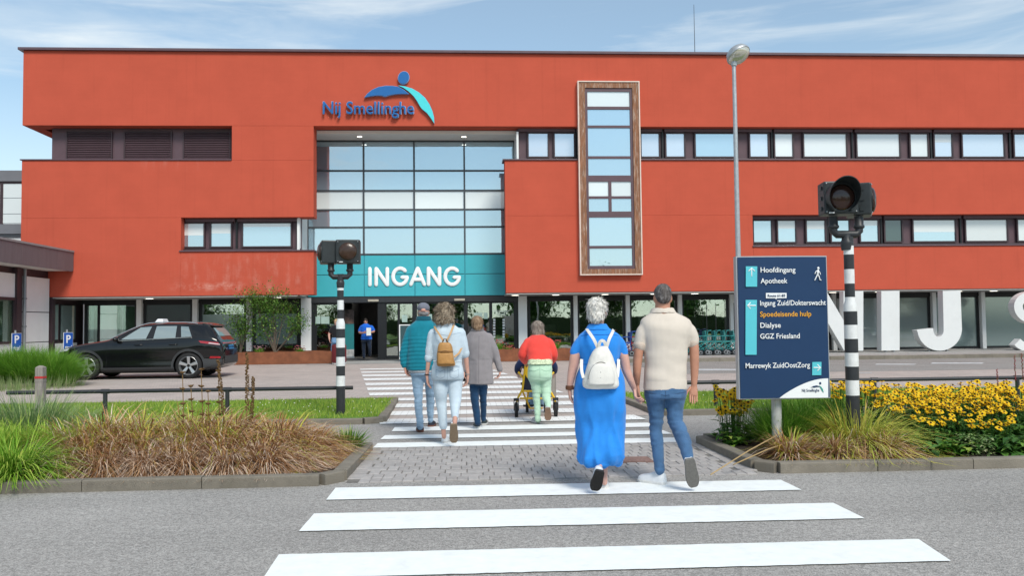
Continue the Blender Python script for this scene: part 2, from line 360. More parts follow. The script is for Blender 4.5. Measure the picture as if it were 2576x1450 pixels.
# lawns with their kerbs
LL = [(-40, 12.35), (-1.28, 12.35), (-1.38, 15.7), (-40, 15.7)]
LR = [(2.98, 12.75), (30, 12.9), (30, 16.1), (2.85, 16.1)]
lawn_l = struct(MB().slab(LL, 0, .07).build('lawn', m_turf)); lawn_r = struct(MB().slab(LR, 0, .07).build('lawn', m_turf))
kerb('kerb', [Vector((-20, 12.28, 0)), Vector((-1.5, 12.28, 0)), Vector((-1.24, 12.4, 0)), Vector((-1.33, 15.7, 0))], hgt=.085)
kerb('kerb', [Vector((20, 12.82, 0)), Vector((3.1, 12.68, 0)), Vector((2.93, 12.8, 0)), Vector((2.8, 16.1, 0))], hgt=.085)
m_edge = M('edging', (.5, .45, .32), .9, var=.15)
kerb('lawn_edging', [Vector((-20, 15.76, 0)), Vector((-1.4, 15.76, 0))], hgt=.075, wid=.06)
def lawn_grass(name, x0, x1, y0, y1, n, hh=.06):
    mb = MB()
    for _ in range(n):
        x, y = random.uniform(x0, x1), random.uniform(y0, y1); a = random.uniform(0, 6.28); h = hh*random.uniform(.5, 1.25); wd = .006
        dx, dy = math.cos(a)*wd, math.sin(a)*wd; lx, ly = random.uniform(-.03, .03), random.uniform(-.03, .03)
        mb.add([(x-dx, y-dy, .065), (x+dx, y+dy, .065), (x+lx+dx*.2, y+ly+dy*.2, .07+h)], [(0, 1, 2)], random.random())
    return mb.build(name, m_grass)
m_grass = TINT('lawn_blade', [(0, (.15, .27, .02)), (.5, (.26, .40, .045)), (.85, (.38, .48, .09)), (1, (.42, .42, .14))])
stuff(lawn_grass('grass', -8.5, -1.3, 12.42, 15.6, 17000)); stuff(lawn_grass('grass', 2.95, 9.0, 12.85, 16.0, 13000))
cl_ = MB()
for _ in range(110):                                     # white clover heads in the turf
    side = random.random() < .55
    x, y = (random.uniform(-5, -1.4), random.uniform(12.6, 15.5)) if side else (random.uniform(2.95, 6), random.uniform(12.9, 15.9))
    cl_.ell((x, y, .12), (.009, .009, .007), 5, 3)
stuff(cl_.build('clover', M('clover_white', (.75, .74, .66), .8)))
# raised pavement with its kerb in front of the right wing
struct(MB().slab([(4.05, 29.4), (70, 29.4), (70, 35.4), (4.05, 35.4)], 0, .14).build('pavement', m_slabs))
kerb('kerb', [Vector((3.95, 29.3, 0)), Vector((24, 29.3, 0))], hgt=.145, wid=.18, stone=1.0)
# path of pavers between the two beds
path = struct(MB().sheet([(BLX+.1, 7.72), (BRX-.1, 7.78), (BRX-.12, 9.75), (BLX+.13, 9.7)], .004).build('path', m_joint))
bw = .205; allb = []
x = BLX+.22
row = 0
yy = 7.86
while yy+bw < 9.66:
    xx = BLX+.21+(row % 2)*.053; c_ = 0
    while xx+.1 < BRX-.2:
        if random.random() < .1 and xx+bw < BRX-.2:
            for k in (0, 1): allb.append((xx+bw*.5, yy+bw*(.25+.5*k), False))
            xx += bw+.004
        else:
            allb.append((xx+.0515, yy+bw*.5, True)); xx += .1035
        c_ += 1
    yy += bw+.004; row += 1
xx = BLX+.21                                             # soldier courses along the four edges
for k in range(37):
    for Y in (7.79, 9.71 if False else 9.69): allb.append((xx+.053+k*.0995, Y, True))
Y = 7.86
for k in range(17):
    for X in (BLX+.14, BRX-.14): allb.append((X, Y+.05+k*.105, False))
PME = MB().box((-.1, -.0485, 0), (.1, .0485, .05)).mesh('paver')
bm = bmesh.new(); bm.from_mesh(PME); bmesh.ops.bevel(bm, geom=[e for e in bm.edges if all(v.co.z > .01 for v in e.verts)], offset=.005, segments=1, affect='EDGES'); bm.to_mesh(PME); bm.free(); PME.materials.append(m_paver)
allb.sort(key=lambda b: b[1]); rest = MB()
for i, (x, y, vert) in enumerate(allb):
    z = -.036+random.uniform(-.0035, .0035); rot = (math.pi/2 if vert else 0)+random.uniform(-.02, .02)
    if i < 298:
        o = bpy.data.objects.new('paver', PME); col.objects.link(o); o.parent = path; o.location = (x, y, z); o.rotation_euler = (random.uniform(-.02, .02), random.uniform(-.012, .012), rot)
    else:
        mt = Matrix.Translation((x, y, z)) @ Matrix.Rotation(rot, 4, 'Z'); rest.add([mt @ v.co for v in PME.vertices], [tuple(p_.vertices) for p_ in PME.polygons])
stuff(rest.build('paver_field', m_paver, path))
# rusty drain cover in the path
p = g(1570, 1162)
dr = struct(MB().box((p.x-.28, p.y-.17, -.01), (p.x+.28, p.y+.17, .02)).build('drain_cover', M('rust_brown', (.2, .12, .1), .8, var=.3, scale=30)))
sl = MB()
for k in range(9): sl.box((p.x-.25, p.y-.15+k*.034, .015), (p.x+.25, p.y-.135+k*.034, .026))
sl.build('drain_rib', M('rust_rib', (.26, .17, .15), .8, var=.25, scale=30), dr)
# zebra crossings
def stripes(name, rows, mat, z=.008):
    root = bpy.data.objects.new(name, None); col.objects.link(root); root['kind'] = 'structure'; BASE[root] = Vector((0, 0, 0))
    for q in rows:
        P = [gz(x_, y_, z) for x_, y_ in q]
        # ragged painted edge
        def edge(a, b_, n, amp):
            return [a.lerp(b_, i/n)+Vector((random.uniform(-amp, amp)*.4, random.uniform(-amp, amp), 0)) for i in range(n)]
        pts = edge(P[0], P[1], 60, .004)+edge(P[1], P[2], 6, .003)+edge(P[2], P[3], 60, .004)+edge(P[3], P[0], 6, .003)
        MB().sheet(pts, z).build('stripe', mat, root)
    return root
stripes('zebra_crossing', [
    [(660, 1458), (2392, 1412), (2310, 1357), (702, 1396)],
    [(752, 1337.5), (2176, 1305), (2096, 1266), (790, 1293)],
    [(820, 1258.5), (2017, 1233.5), (1964, 1208), (844, 1228)]], m_white)
def frow(y0, y1, xl0, xl1, xr0, xr1):
    k = lambda y: -(y-404)/37700
    return [(xl0, y1+k(y1)*(xl0-1275)), (xr0, y1+k(y1)*(xr0-1275)), (xr1, y0+k(y0)*(xr1-1275)), (xl1, y0+k(y0)*(xl1-1275))]
stripes('zebra_crossing', [frow(1109.5, 1121, 938, 950, 1742, 1712), frow(1090.5, 1100, 957, 968, 1692, 1668), frow(1070.5, 1081, 985, 993, 1650, 1630)], m_white)
fr = []
def xl(y): Y = 3003/(y-816); X = -1.25-.145*(Y-12.2)*(1 if Y > 12.2 else 0); return 1171+X*2100/Y
def xr(y): Y = 3003/(y-813); X = 2.62-.13*(Y-12.2)*(1 if Y > 12.2 else 0); return 1171+X*2100/Y
for y0, y1 in ((1049.8, 1062), (1030.4, 1040.7), (1012.2, 1021.3), (998, 1004.4), (983.7, 990.2), (970.7, 977.2), (959, 964.8), (947.4, 952.6), (938.3, 942.7), (930.6, 933.9), (923.3, 926)):
    fr.append(frow(y0, y1, xl(y1), xl(y0), xr(y1), xr(y0)))
stripes('zebra_crossing', fr, m_wbrick, .012)
V3 = lambda x, y, z: Vector((x, y, z))
# ================================================================ BUILDINGS
def STUCCO():
    m = M('red_stucco', (.495, .093, .056), .92, var=.05, scale=1.1, bump=.55, bscale=45, spec=.12)
    nt = m.node_tree; b = nt.nodes['Principled BSDF']; src = b.inputs['Base Color'].links[0].from_socket
    P = pos_node(nt)
    def nz(sc_, st):
        mp = nt.nodes.new('ShaderNodeMapping'); mp.inputs['Scale'].default_value = st; nt.links.new(P, mp.inputs[0])
        n = nt.nodes.new('ShaderNodeTexNoise'); n.inputs['Scale'].default_value = sc_; n.inputs['Detail'].default_value = 8; n.inputs['Roughness'].default_value = .65; nt.links.new(mp.outputs[0], n.inputs[0]); return n.outputs[0]
    def mr(s, a, b_, lo, hi):
        n = nt.nodes.new('ShaderNodeMapRange'); n.inputs[1].default_value = a; n.inputs[2].default_value = b_; n.inputs[3].default_value = lo; n.inputs[4].default_value = hi; nt.links.new(s, n.inputs[0]); return n.outputs[0]
    def ma(op, a, b_):
        n = nt.nodes.new('ShaderNodeMath'); n.operation = op
        for i, v in enumerate((a, b_)):
            if isinstance(v, (int, float)): n.inputs[i].default_value = v
            else: nt.links.new(v, n.inputs[i])
        n.use_clamp = True; return n.outputs[0]
    sp = nt.nodes.new('ShaderNodeSeparateXYZ'); nt.links.new(P, sp.inputs[0]); X, Z = sp.outputs[0], sp.outputs[2]
    streak = nz(1.6, (2.2, 1, .35)); blot = nz(2.4, (1, 1, 1.2))
    # salt bloom on the block beside the entrance, faint bloom under the sills
    zone = ma('MULTIPLY', mr(X, -11.6, -10.6, 0, 1), ma('MULTIPLY', mr(X, -5.6, -6.6, 0, 1), mr(Z, 4.5, 4.2, 0, 1)))
    band = ma('MULTIPLY', mr(Z, 2.75, 2.95, .2, 1), mr(Z, 4.4, 3.0, .45, 1))
    salt = ma('MULTIPLY', ma('MULTIPLY', zone, band), ma('MULTIPLY', mr(streak, .42, .72, 0, 1), mr(blot, .4, .62, 0, 1)))
    low = ma('MULTIPLY', ma('MULTIPLY', zone, ma('MULTIPLY', mr(Z, 2.8, 2.95, 0, 1), mr(Z, 3.2, 3.05, 0, 1))), ma('MULTIPLY', mr(blot, .44, .62, 0, 1.2), mr(X, -8.2, -9, 0, 1)))
    sill = ma('MULTIPLY', ma('MULTIPLY', mr(Z, 7.5, 7.9, 0, 1), mr(Z, 8, 7.97, 0, 1)), ma('MULTIPLY', mr(streak, .5, .7, 0, .8), ma('MULTIPLY', mr(X, -13, -12, 0, 1), mr(X, -9, -9.6, 0, 1))))
    tot = ma('ADD', ma('ADD', ma('MULTIPLY', salt, .62), ma('MULTIPLY', low, .55)), ma('MULTIPLY', sill, .4))
    mi = nt.nodes.new('ShaderNodeMixRGB'); mi.inputs[2].default_value = (.62, .3, .24, 1); nt.links.new(tot, mi.inputs[0]); nt.links.new(src, mi.inputs[1])
    # trowel banding and dark run marks
    run = nz(1.0, (5, 1, .12)); tro = nz(1.5, (.5, 1, 7))
    f = ma('MULTIPLY', mr(tro, .3, .7, .97, 1.0), mr(run, .55, .8, 1.0, .88))
    s_ = nt.nodes.new('ShaderNodeVectorMath'); s_.operation = 'SCALE'; nt.links.new(mi.outputs[0], s_.inputs[0]); nt.links.new(f, s_.inputs['Scale']); nt.links.new(s_.outputs[0], b.inputs['Base Color'])
    return m
m_red = STUCCO()
m_purple = M('plum_metal', (.105, .062, .075), .5, var=.08, scale=3, spec=.4)
m_plumdk = M('plum_dark', (.05, .03, .036), .5, var=.08, scale=3)
m_coping = M('coping_metal', (.11, .07, .085), .45, var=.1, scale=4)
m_dark = M('black_metal', (.012, .013, .015), .4, var=.1, scale=5)
m_mull = M('mullion_grey', (.055, .062, .072), .4, var=.08, scale=5)
m_wpan = M('white_panel', (.74, .75, .75), .5, var=.03, scale=2, dirt=((.5, .5, .48), .18, 1.2))
m_soff = M('soffit_white', (.72, .72, .7), .7, var=.03, scale=2)
m_teal = M('teal_panel', (.055, .40, .47), .35, var=.03, scale=1.5, spec=.35)
m_wood = M('weathered_wood', (.235, .105, .055), .8, var=.4, scale=5, stretch=(4, 4, .45), bump=.3, bscale=30, dirt=((.6, .52, .45), .8, 4))
m_pale = M('pale_trim', (.68, .55, .48), .7, var=.1, scale=5)
g_sky = GLASS('sky_glass', (.26, .38, .46), .5, (.8, .93, 1), wav=.12)
g_cool = GLASS('office_glass', (.5, .55, .62), .45, (.88, .93, 1), wav=.08)
g_blind = GLASS('blind_glass', (.74, .78, .78), .16)
g_dark = GLASS('open_glass', (.03, .06, .055), .12)
g_white = GLASS('panel_glass', (.72, .78, .79), .12)
g_ground = GLASS('ground_glass', (.72, .82, .78), .42, (.85, .93, .9), see=True, wav=.1)
g_frost = GLASS('frosted_glass', (.2, .27, .27), .22, (.8, .9, .88), rough=.12)
g_frost2 = GLASS('screened_glass', (.33, .38, .39), .25, (.8, .9, .88), rough=.06)
m_lamp = EMIT('downlight_glow', (1, .93, .8), 2.2)
m_strip = EMIT('strip_light', (1, .95, .85), 3.0)

FY = 33.0; TOP = 12.26; B1 = 9.32; S1 = 7.95; BOT = 2.65; GY = 34.9; PY = 35.1
fx = lambda px, py, Y=FY: at(px, py, Y).x
fz = lambda px, py, Y=FY: at(px, py, Y).z
XL, XEL, XER, XR = -17.07, -5.93, 1.6, 36.0
hosp = thing('hospital_building', (0, FY, 0), 'long brick-red rendered building with plum window bands and a glazed entrance', 'building')
def wall(a, b): return MB().box(a, b).build('wall', m_red, hosp, bevel=.012)
TH = .7
CX0 = fx(455, 590); CZ0, CZ1 = fz(600, 633), fz(600, 547)
wall((XL, FY, B1), (XR, FY+TH, TOP))                                   # upper band
wall((XL, FY+TH+.002, B1+.003), (XL+.5, FY+14, TOP-.003))              # its left flank
LX1 = fx(583, 360)
wall((LX1, FY, S1), (XEL, FY+TH, B1-.001))                             # pier between the louvres and the entrance
wall((XL, FY, CZ1), (XEL, FY+TH, S1-.001))                             # lower left block, above its window
wall((XL, FY, BOT), (CX0, FY+TH, CZ1-.001))
wall((CX0+.001, FY, BOT), (XEL, FY+TH, CZ0))
wall((XL, FY+TH+.002, BOT+.003), (XL+.5, FY+14, S1-.003))
HX0 = fx(1894, 580); HZ0, HZ1 = 4.42, 5.72
wall((XER, FY, HZ1), (XR, FY+TH, S1)); wall((XER, FY, BOT), (HX0, FY+TH, HZ1-.001)); wall((HX0+.001, FY, BOT), (XR, FY+TH, HZ0))
def coping(x0, x1, z, h=.07, ov=.07, y1=None, xo=.0):
    return MB().box((x0-xo, FY-ov, z), (x1, y1 or FY+TH+.05, z+h)).build('coping', m_coping, hosp, bevel=.008)
coping(XL, XR, TOP, .1, .12, xo=.16); coping(XL, LX1, S1, .045, .05, xo=.06); coping(XER, XR, S1, .05, .06, xo=.08)
coping(CX0-.05, XEL+.05, CZ0, .05, .06); coping(HX0-.03, XR, HZ0, .05, .05)
MB().box((XL+.5, FY+TH, B1+.3), (XR, FY+14, TOP-.2)).build('roof', M('roof_felt', (.1, .1, .1), .9), hosp)
# soffits
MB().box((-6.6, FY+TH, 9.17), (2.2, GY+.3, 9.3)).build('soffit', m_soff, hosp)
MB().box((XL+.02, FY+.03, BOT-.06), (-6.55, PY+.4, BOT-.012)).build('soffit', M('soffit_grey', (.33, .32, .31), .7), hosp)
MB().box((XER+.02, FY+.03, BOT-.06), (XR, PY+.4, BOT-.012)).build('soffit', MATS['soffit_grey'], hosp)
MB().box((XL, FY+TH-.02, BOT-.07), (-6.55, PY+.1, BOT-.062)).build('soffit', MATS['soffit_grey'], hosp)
def downlight(x, y, z, r=.11):
    d = MB().lathe([(r*1.35, -.012), (r*1.35, .004), (r, .006)], (x, y, z), 16).build('downlight', m_soff, hosp, True)
    MB().lathe([(.001, -.02), (r*.9, -.018), (r*.9, -.01)], (x, y, z), 16).build('bulb', m_lamp, d)
for px in (905, 1167): q = at(px, 339, 34.2); downlight(q.x, 34.15, 9.17)
for px in (376, 698, 1296, 1398, 1522, 1645, 1748, 2095, 2211, 2411, 2500): downlight(at(px, 745, 33.75).x, 33.75, BOT-.06, .16)

def window(x0, x1, z0, z1, y, glass, fw=.06, dep=.09, mat=None):
    f = MB(); f.box((x0-fw, y-.02, z0-fw), (x0, y+dep, z1+fw)); f.box((x1, y-.02, z0-fw), (x1+fw, y+dep, z1+fw))
    f.box((x0, y-.018, z0-fw), (x1, y+dep-.002, z0)); f.box((x0, y-.018, z1), (x1, y+dep-.002, z1+fw))
    o = f.build('window', mat or m_plumdk, hosp)
    MB().box((x0, y+.03, z0), (x1, y+.05, z1)).build('pane', glass, o); return o
rb_ = random.Random(5)
def band(panes, X0, X1, z0, z1, py0, py1, joints=(), boxes=True, Y=FY+.4):
    MB().box((X0, Y+.1, z0), (X1, Y+.25, z1)).build('infill_panel', m_purple, hosp)
    pz0, pz1 = fz(1288, py1, Y), fz(1288, py0, Y)
    pz0, pz1 = z0+.19, z1-.19
    for a, b, gl in panes:
        x0_, x1_ = at(a, (py0+py1)/2, Y).x, at(b, (py0+py1)/2, Y).x; o = window(x0_, x1_, pz0, pz1, Y, gl)
        if gl in (g_sky, g_cool) and rb_.random() < .4:
            h_ = (pz1-pz0)*rb_.uniform(.15, .6); MB().box((x0_+.01, Y+.026, pz1-h_), (x1_-.01, Y+.029, pz1-.004)).build('blind', g_blind, o)
    for j in joints:
        xj = at(j, (py0+py1)/2, Y).x; MB().box((xj-.035, Y+.02, z0+.05), (xj+.035, Y+.099, z1)).build('joint', m_dark, hosp)
    MB().box((X0, Y-.12, z0+.02), (X1, Y+.09, z0+.085)).build('sill', m_plumdk, hosp, bevel=.01)
    if boxes:
        js = [X0] + [at(j, py0, Y).x for j in joints] + [X1]
        for a, b in zip(js[:-1], js[1:]): MB().box((a+.05, Y-.1, z1-.13), (b-.05, Y+.06, z1-.004)).build('screen_box', m_purple, hosp, bevel=.01)
s, c, b_, d = g_sky, g_cool, g_blind, g_dark
band([(1330, 1377.7, c), (1395.8, 1443.7, c)], 2.12, fx(1456, 360), S1+.05, B1, 329, 397, [1449])
band([(1613.9, 1657.7, c), (1676.5, 1721.4, c), (1750.3, 1854, s), (1887.4, 1932, c), (1950, 1993.8, b_), (2023, 2129, b_), (2156.8, 2262.8, b_), (2290.9, 2334, b_), (2351.6, 2394.7, c), (2422, 2525.8, c), (2552.4, 2660, c), (2690, 2740, b_), (2770, 2880, b_)],
     fx(1606, 360), XR-.1, S1+.05, B1, 330.3, 397, [1667, 1942.5, 2145, 2343.4, 2542, 2750])
band([(1896.5, 1940.6, s), (1957.5, 2001.3, s), (2029.8, 2075.5, s), (2092.3, 2136.5, s), (2165.4, 2209.2, s), (2227.2, 2268.4, d), (2298.4, 2403.3, s), (2430.7, 2533.7, b_), (2561.4, 2660, b_), (2690, 2800, s)],
     HX0, XR-.1, HZ0+.05, HZ1, 549.5, 616.2, [2082, 2218, 2418, 2675])
band([(462.8, 512, s), (531.2, 580.5, s), (611, 731, s)], CX0, fx(757, 590, FY+.4), CZ0+.05, CZ1, 555.5, 627, [595])
# white returns beside the glazing
MB().box((-6.62, FY+.25, CZ0+.05), (-6.52, GY, CZ1+.2)).build('return_panel', m_wpan, hosp)
MB().box((2.1, FY+.25, S1+.05), (2.18, GY, 9.17)).build('return_panel', m_wpan, hosp)
# louvre band
LX0 = fx(131, 360, FY+.5)
MB().box((LX0, FY+.5, S1+.045), (LX1, FY+9, B1-.002)).build('louvre_housing', m_purple, hosp)
for a, b2 in ((169, 279.5), (314, 429.5), (462.8, 577.4)):
    x0, x1 = fx(a, 360, FY+.42), fx(b2, 360, FY+.42); z0, z1 = S1+.13, B1-.17
    lp = MB(); lp.box((x0-.04, FY+.42, z0-.05), (x0, FY+.499, z1+.05)); lp.box((x1, FY+.42, z0-.05), (x1+.04, FY+.499, z1+.05)); lp.box((x0, FY+.422, z1), (x1, FY+.498, z1+.05)); lp.box((x0, FY+.422, z0-.05), (x1, FY+.498, z0))
    lp.box((x0, FY+.492, z0), (x1, FY+.4985, z1))
    l_ = lp.build('louvre_panel', m_plumdk, hosp)
    n = 15; sme = None
    for k in range(n):
        z = z0+(k+.25)*(z1-z0)/n
        if sme is None:
            so = MB().hexa([(x0+.002, FY+.43, z), (x1-.002, FY+.43, z), (x1-.002, FY+.49, z+.045), (x0+.002, FY+.49, z+.045), (x0+.002, FY+.43, z+.012), (x1-.002, FY+.43, z+.012), (x1-.002, FY+.49, z+.057), (x0+.002, FY+.49, z+.057)]).build('slat', m_purple, l_); sme = so; zb = z
        else:
            o = so.copy(); col.objects.link(o); o.parent = l_; o.location = (0, 0, z-zb)
# tall framed bay window on the right wing
BY = 32.78
bx = lambda x, y=700: at(1409.5+x*.36093, 187.9+y*.36093, BY).x
bz = lambda y: at(1536, 187.9+y*.36093, BY).z
E0, E1, EZ0, EZ1 = at(1456.3, 440, BY).x, at(1613, 440, BY).x, bz(1398), bz(42)
bay = MB(); t_ = .045
bay.box((E0, BY, EZ0), (E0+t_, FY, EZ1)); bay.box((E1-t_, BY, EZ0), (E1, FY, EZ1)); bay.box((E0+t_, BY, EZ1-t_), (E1-t_, FY, EZ1)); bay.box((E0+t_, BY, EZ0), (E1-t_, FY, EZ0+t_))
bayo = bay.build('bay_window', m_pale, hosp)
wd = .25
for a, b2 in (((E0+t_, BY+.03, EZ0+t_), (E0+t_+wd, FY, EZ1-t_)), ((E1-t_-wd, BY+.03, EZ0+t_), (E1-t_, FY, EZ1-t_)), ((E0+t_+wd, BY+.034, EZ1-t_-.23), (E1-t_-wd, FY, EZ1-t_)), ((E0+t_+wd, BY+.034, EZ0+t_), (E1-t_-wd, FY, EZ0+t_+.2))):
    MB().box(a, b2).build('plank', m_wood, bayo, bevel=.006)
I0, I1 = E0+t_+wd, E1-t_-wd; J0, J1 = EZ0+t_+.2, EZ1-t_-.23
MB().box((I0, FY-.04, J0), (I1, FY-.005, J1)).build('backing', m_plumdk, bayo)
fr_ = MB(); PY0, PY1 = BY+.075, FY-.045
pw0, pw1 = I0+.1, I1-.1
cells = [(112, 218, g_white, 0), (237, 350, g_sky, 0), (367, 565, g_sky, 0), (582, 700, g_sky, 0), (742, 845, g_white, 1), (862, 952, g_sky, 1), (993, 1192, g_sky, 0), (1210, 1332, g_sky, 0)]
fr_.box((I0, PY0, J0), (pw0, PY1, J1)); fr_.box((pw1, PY0, J0), (I1, PY1, J1))
zz = [J1]; 
for a, b2, gl, sp_ in cells: zz += [bz(a), bz(b2)]
zz.append(J0)
for k in range(0, len(zz), 2): fr_.box((pw0, PY0+.003, zz[k+1]), (pw1, PY1, zz[k]))
xm = (pw0+pw1)/2
fr_.box((xm-.06, PY0+.006, bz(952)), (xm+.06, PY1, bz(742)))
fr_.build('frame', m_purple, bayo)
for a, b2, gl, sp_ in cells:
    for u, v in ([(pw0, pw1)] if not sp_ else [(pw0, xm-.06), (xm+.06, pw1)]): MB().box((u, PY0+.05, bz(b2)), (v, PY0+.07, bz(a))).build('pane', gl, bayo)

# glazed entrance wall
GX0, GX1 = -6.52, 2.1
cw = MB().box((GX0, GY+.1, 4.38), (GX1, GY+.3, 9.17)).build('curtain_wall', m_mull, hosp)
vx = [GX0, fx(914.8, 500, GY), fx(1042, 500, GY), fx(1168.5, 500, GY), GX1]
vz = [fz(1100, y, GY) for y in (641, 571.5, 527.5, 479.5, 429.5, 357)]
vz[0] = 4.38; vz[-1] = 9.14
for i in range(4):
    for j in range(5):
        MB().box((vx[i]+.03, GY+.03, vz[j]+.03), (vx[i+1]-.03, GY+.05, vz[j+1]-.03)).build('pane', g_white if j == 2 else g_sky, cw)
for x in vx: MB().box((x-.035, GY-.03, 4.385), (x+.035, GY+.099, 9.165)).build('mullion', m_mull, cw)
for z in vz: MB().box((GX0+.036, GY-.015, z-.035), (GX1-.036, GY+.097, z+.035)).build('transom', m_mull, cw)
tx = [GX0, fx(916.5, 690, GY), fx(1043.7, 690, GY), fx(1169.5, 690, GY), 2.1]; tz = [2.62, fz(1100, 690, GY), 4.345]
MB().box((GX0, GY+.06, 2.62), (GX1+.1, GY+.3, 4.345)).build('panel_backing', m_mull, hosp)
for i in range(4):
    for j in range(2): MB().box((tx[i]+.022, GY-.0, tz[j]+.012), (tx[i+1]-.022, GY+.05, tz[j+1]-.012)).build('fascia_panel', m_teal, hosp, bevel=.004)
# vertical cover strips of the fascia
for x in tx[1:-1]: MB().box((x-.02, GY+.012, 2.63), (x+.02, GY+.058, 4.34)).build('cover_strip', M('teal_dark', (.03, .25, .31), .4), hosp)
# header and doors
MB().box((-6.5, GY+.02, 2.36), (GX1+.35, GY+.32, 2.615)).build('door_header', m_dark, hosp)
MB().box((-6.5, GY-.01, 2.38), (GX1+.35, GY+.018, 2.60)).build('door_operator', M('anthracite', (.03, .032, .037), .35), hosp)
for px in (1158*0+939, 1292*0+1158*0+1156): q = at(px, 755, GY-.05); MB().box((q.x-.22, GY-.09, 2.41), (q.x+.22, GY-.011, 2.5)).build('door_sensor', M('sensor_beige', (.4, .37, .3), .5), hosp, bevel=.01)
def gpx(px): return at(px, 830, GY).x
def leaf(a, b2, gl, z0=.06, z1=2.36, y=GY+.08, fw=.05, name='glass_door'):
    x0, x1 = gpx(a), gpx(b2)
    f = MB(); f.box((x0, y, z0), (x0+fw, y+.06, z1)); f.box((x1-fw, y, z0), (x1, y+.06, z1)); f.box((x0+fw, y+.001, z0), (x1-fw, y+.059, z0+.1)); f.box((x0+fw, y+.001, z1-.06), (x1-fw, y+.059, z1))
    o = f.build(name, m_dark, hosp); MB().box((x0+fw, y+.02, z0+.1), (x1-fw, y+.03, z1-.06)).build('pane', gl, o); return o
for a, b2 in ((793, 866), (969, 1003), (1003, 1040), (1046, 1108), (1108, 1170), (1174, 1234)): leaf(a, b2, g_ground)
leaf(1236, 1296, g_ground)
for a, b2 in ((783, 793), (950, 969), (1040, 1046.5), (1170, 1174), (1234, 1236.5), (1296, 1306)):
    MB().box((gpx(a), GY+.05, .02), (gpx(b2), GY+.3, 2.36)).build('door_post', m_dark, hosp)
# vestibule and ground-floor rooms seen through the glass
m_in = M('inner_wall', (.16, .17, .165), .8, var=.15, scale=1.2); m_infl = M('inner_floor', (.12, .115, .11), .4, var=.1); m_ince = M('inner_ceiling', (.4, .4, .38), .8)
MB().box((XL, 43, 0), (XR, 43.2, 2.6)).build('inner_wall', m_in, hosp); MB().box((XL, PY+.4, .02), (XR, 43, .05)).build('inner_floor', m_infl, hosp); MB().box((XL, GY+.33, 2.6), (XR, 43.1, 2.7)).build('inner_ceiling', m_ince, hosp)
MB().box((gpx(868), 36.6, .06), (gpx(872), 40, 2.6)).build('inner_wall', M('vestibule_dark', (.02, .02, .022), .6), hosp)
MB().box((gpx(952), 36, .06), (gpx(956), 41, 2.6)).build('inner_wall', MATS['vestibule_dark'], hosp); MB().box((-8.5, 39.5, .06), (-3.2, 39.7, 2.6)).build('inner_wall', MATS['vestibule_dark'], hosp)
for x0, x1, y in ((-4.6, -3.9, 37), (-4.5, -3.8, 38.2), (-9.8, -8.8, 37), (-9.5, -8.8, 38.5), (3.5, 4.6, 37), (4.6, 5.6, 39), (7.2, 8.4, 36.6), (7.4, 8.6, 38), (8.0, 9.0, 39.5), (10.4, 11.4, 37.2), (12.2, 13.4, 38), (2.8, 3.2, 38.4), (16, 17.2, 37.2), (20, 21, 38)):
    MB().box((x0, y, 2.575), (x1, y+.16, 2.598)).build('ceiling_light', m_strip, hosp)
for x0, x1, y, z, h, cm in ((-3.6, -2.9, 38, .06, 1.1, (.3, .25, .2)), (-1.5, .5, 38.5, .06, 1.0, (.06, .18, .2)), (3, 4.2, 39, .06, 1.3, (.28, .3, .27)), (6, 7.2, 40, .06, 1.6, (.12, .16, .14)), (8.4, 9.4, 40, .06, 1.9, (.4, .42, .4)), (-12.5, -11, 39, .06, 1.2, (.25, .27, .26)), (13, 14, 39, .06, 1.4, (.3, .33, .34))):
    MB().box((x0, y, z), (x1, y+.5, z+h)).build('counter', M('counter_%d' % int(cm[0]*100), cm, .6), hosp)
# ground-floor shopfront: posts and panes
def post(px, w=.2): x = at(px, 820, PY).x; MB().box((x-w/2, PY-.22, .14 if x > 4 else .02), (x+w/2, PY, 2.58)).build('post', m_wpan, hosp)
MB().box((GX1+.36, PY-.05, 2.42), (XR, PY+.2, 2.588)).build('window_head', m_dark, hosp); MB().box((at(207, 800, PY).x, PY-.05, 2.42), (-6.52, PY+.2, 2.588)).build('window_head', m_dark, hosp)
MB().box((GX1+.36, PY-.04, .13), (XR, PY+.2, .2)).build('window_base', m_dark, hosp); MB().box((at(207, 800, PY).x, PY-.04, .0), (-6.52, PY+.2, .12)).build('window_base', m_dark, hosp)
rp = [1447, 1578, 1709, 1839, 1968, 2095, 2220, 2345.5, 2468, 2592, 2715, 2840]
for p_ in rp: post(p_, .165)
x = at(1314.3, 820, PY).x; MB().box((x-.18, PY-.3, .02), (x+.18, PY-.02, 2.58)).build('column', m_wpan, hosp)
x = at(773, 820, PY).x; MB().box((x-.2, PY-.3, .02), (x+.2, PY-.02, 2.58)).build('column', m_wpan, hosp)
for p_ in (354, 494, 629): post(p_, .2)
kinds = {6: g_frost2, 7: g_frost2, 8: g_frost, 9: g_frost, 10: g_frost}
es = [1326] + rp
for i, (a, b2) in enumerate(zip(es[:-1], es[1:])):
    x0, x1 = at(a, 820, PY).x+(.1 if i else .05), at(b2, 820, PY).x-.1
    f = MB(); f.box((x0, PY-.03, .2), (x0+.09, PY+.1, 2.42)); f.box((x1-.09, PY-.03, .2), (x1, PY+.1, 2.42)); f.rings([[V3(x0+.05, PY-.02, z), V3(x1-.05, PY-.02, z), V3(x1-.05, PY+.09, z), V3(x0+.05, PY+.09, z)] for z in (2.36, 2.42)]); f.box((x0+.05, PY-.021, .2), (x1-.05, PY+.091, .24)); o = f.build('shop_window', m_dark, hosp)
    MB().box((x0+.09, PY+.03, .2), (x1-.09, PY+.045, 2.42)).build('pane', kinds.get(i, g_ground), o)
ls = [205, 354, 494, 629, 762]
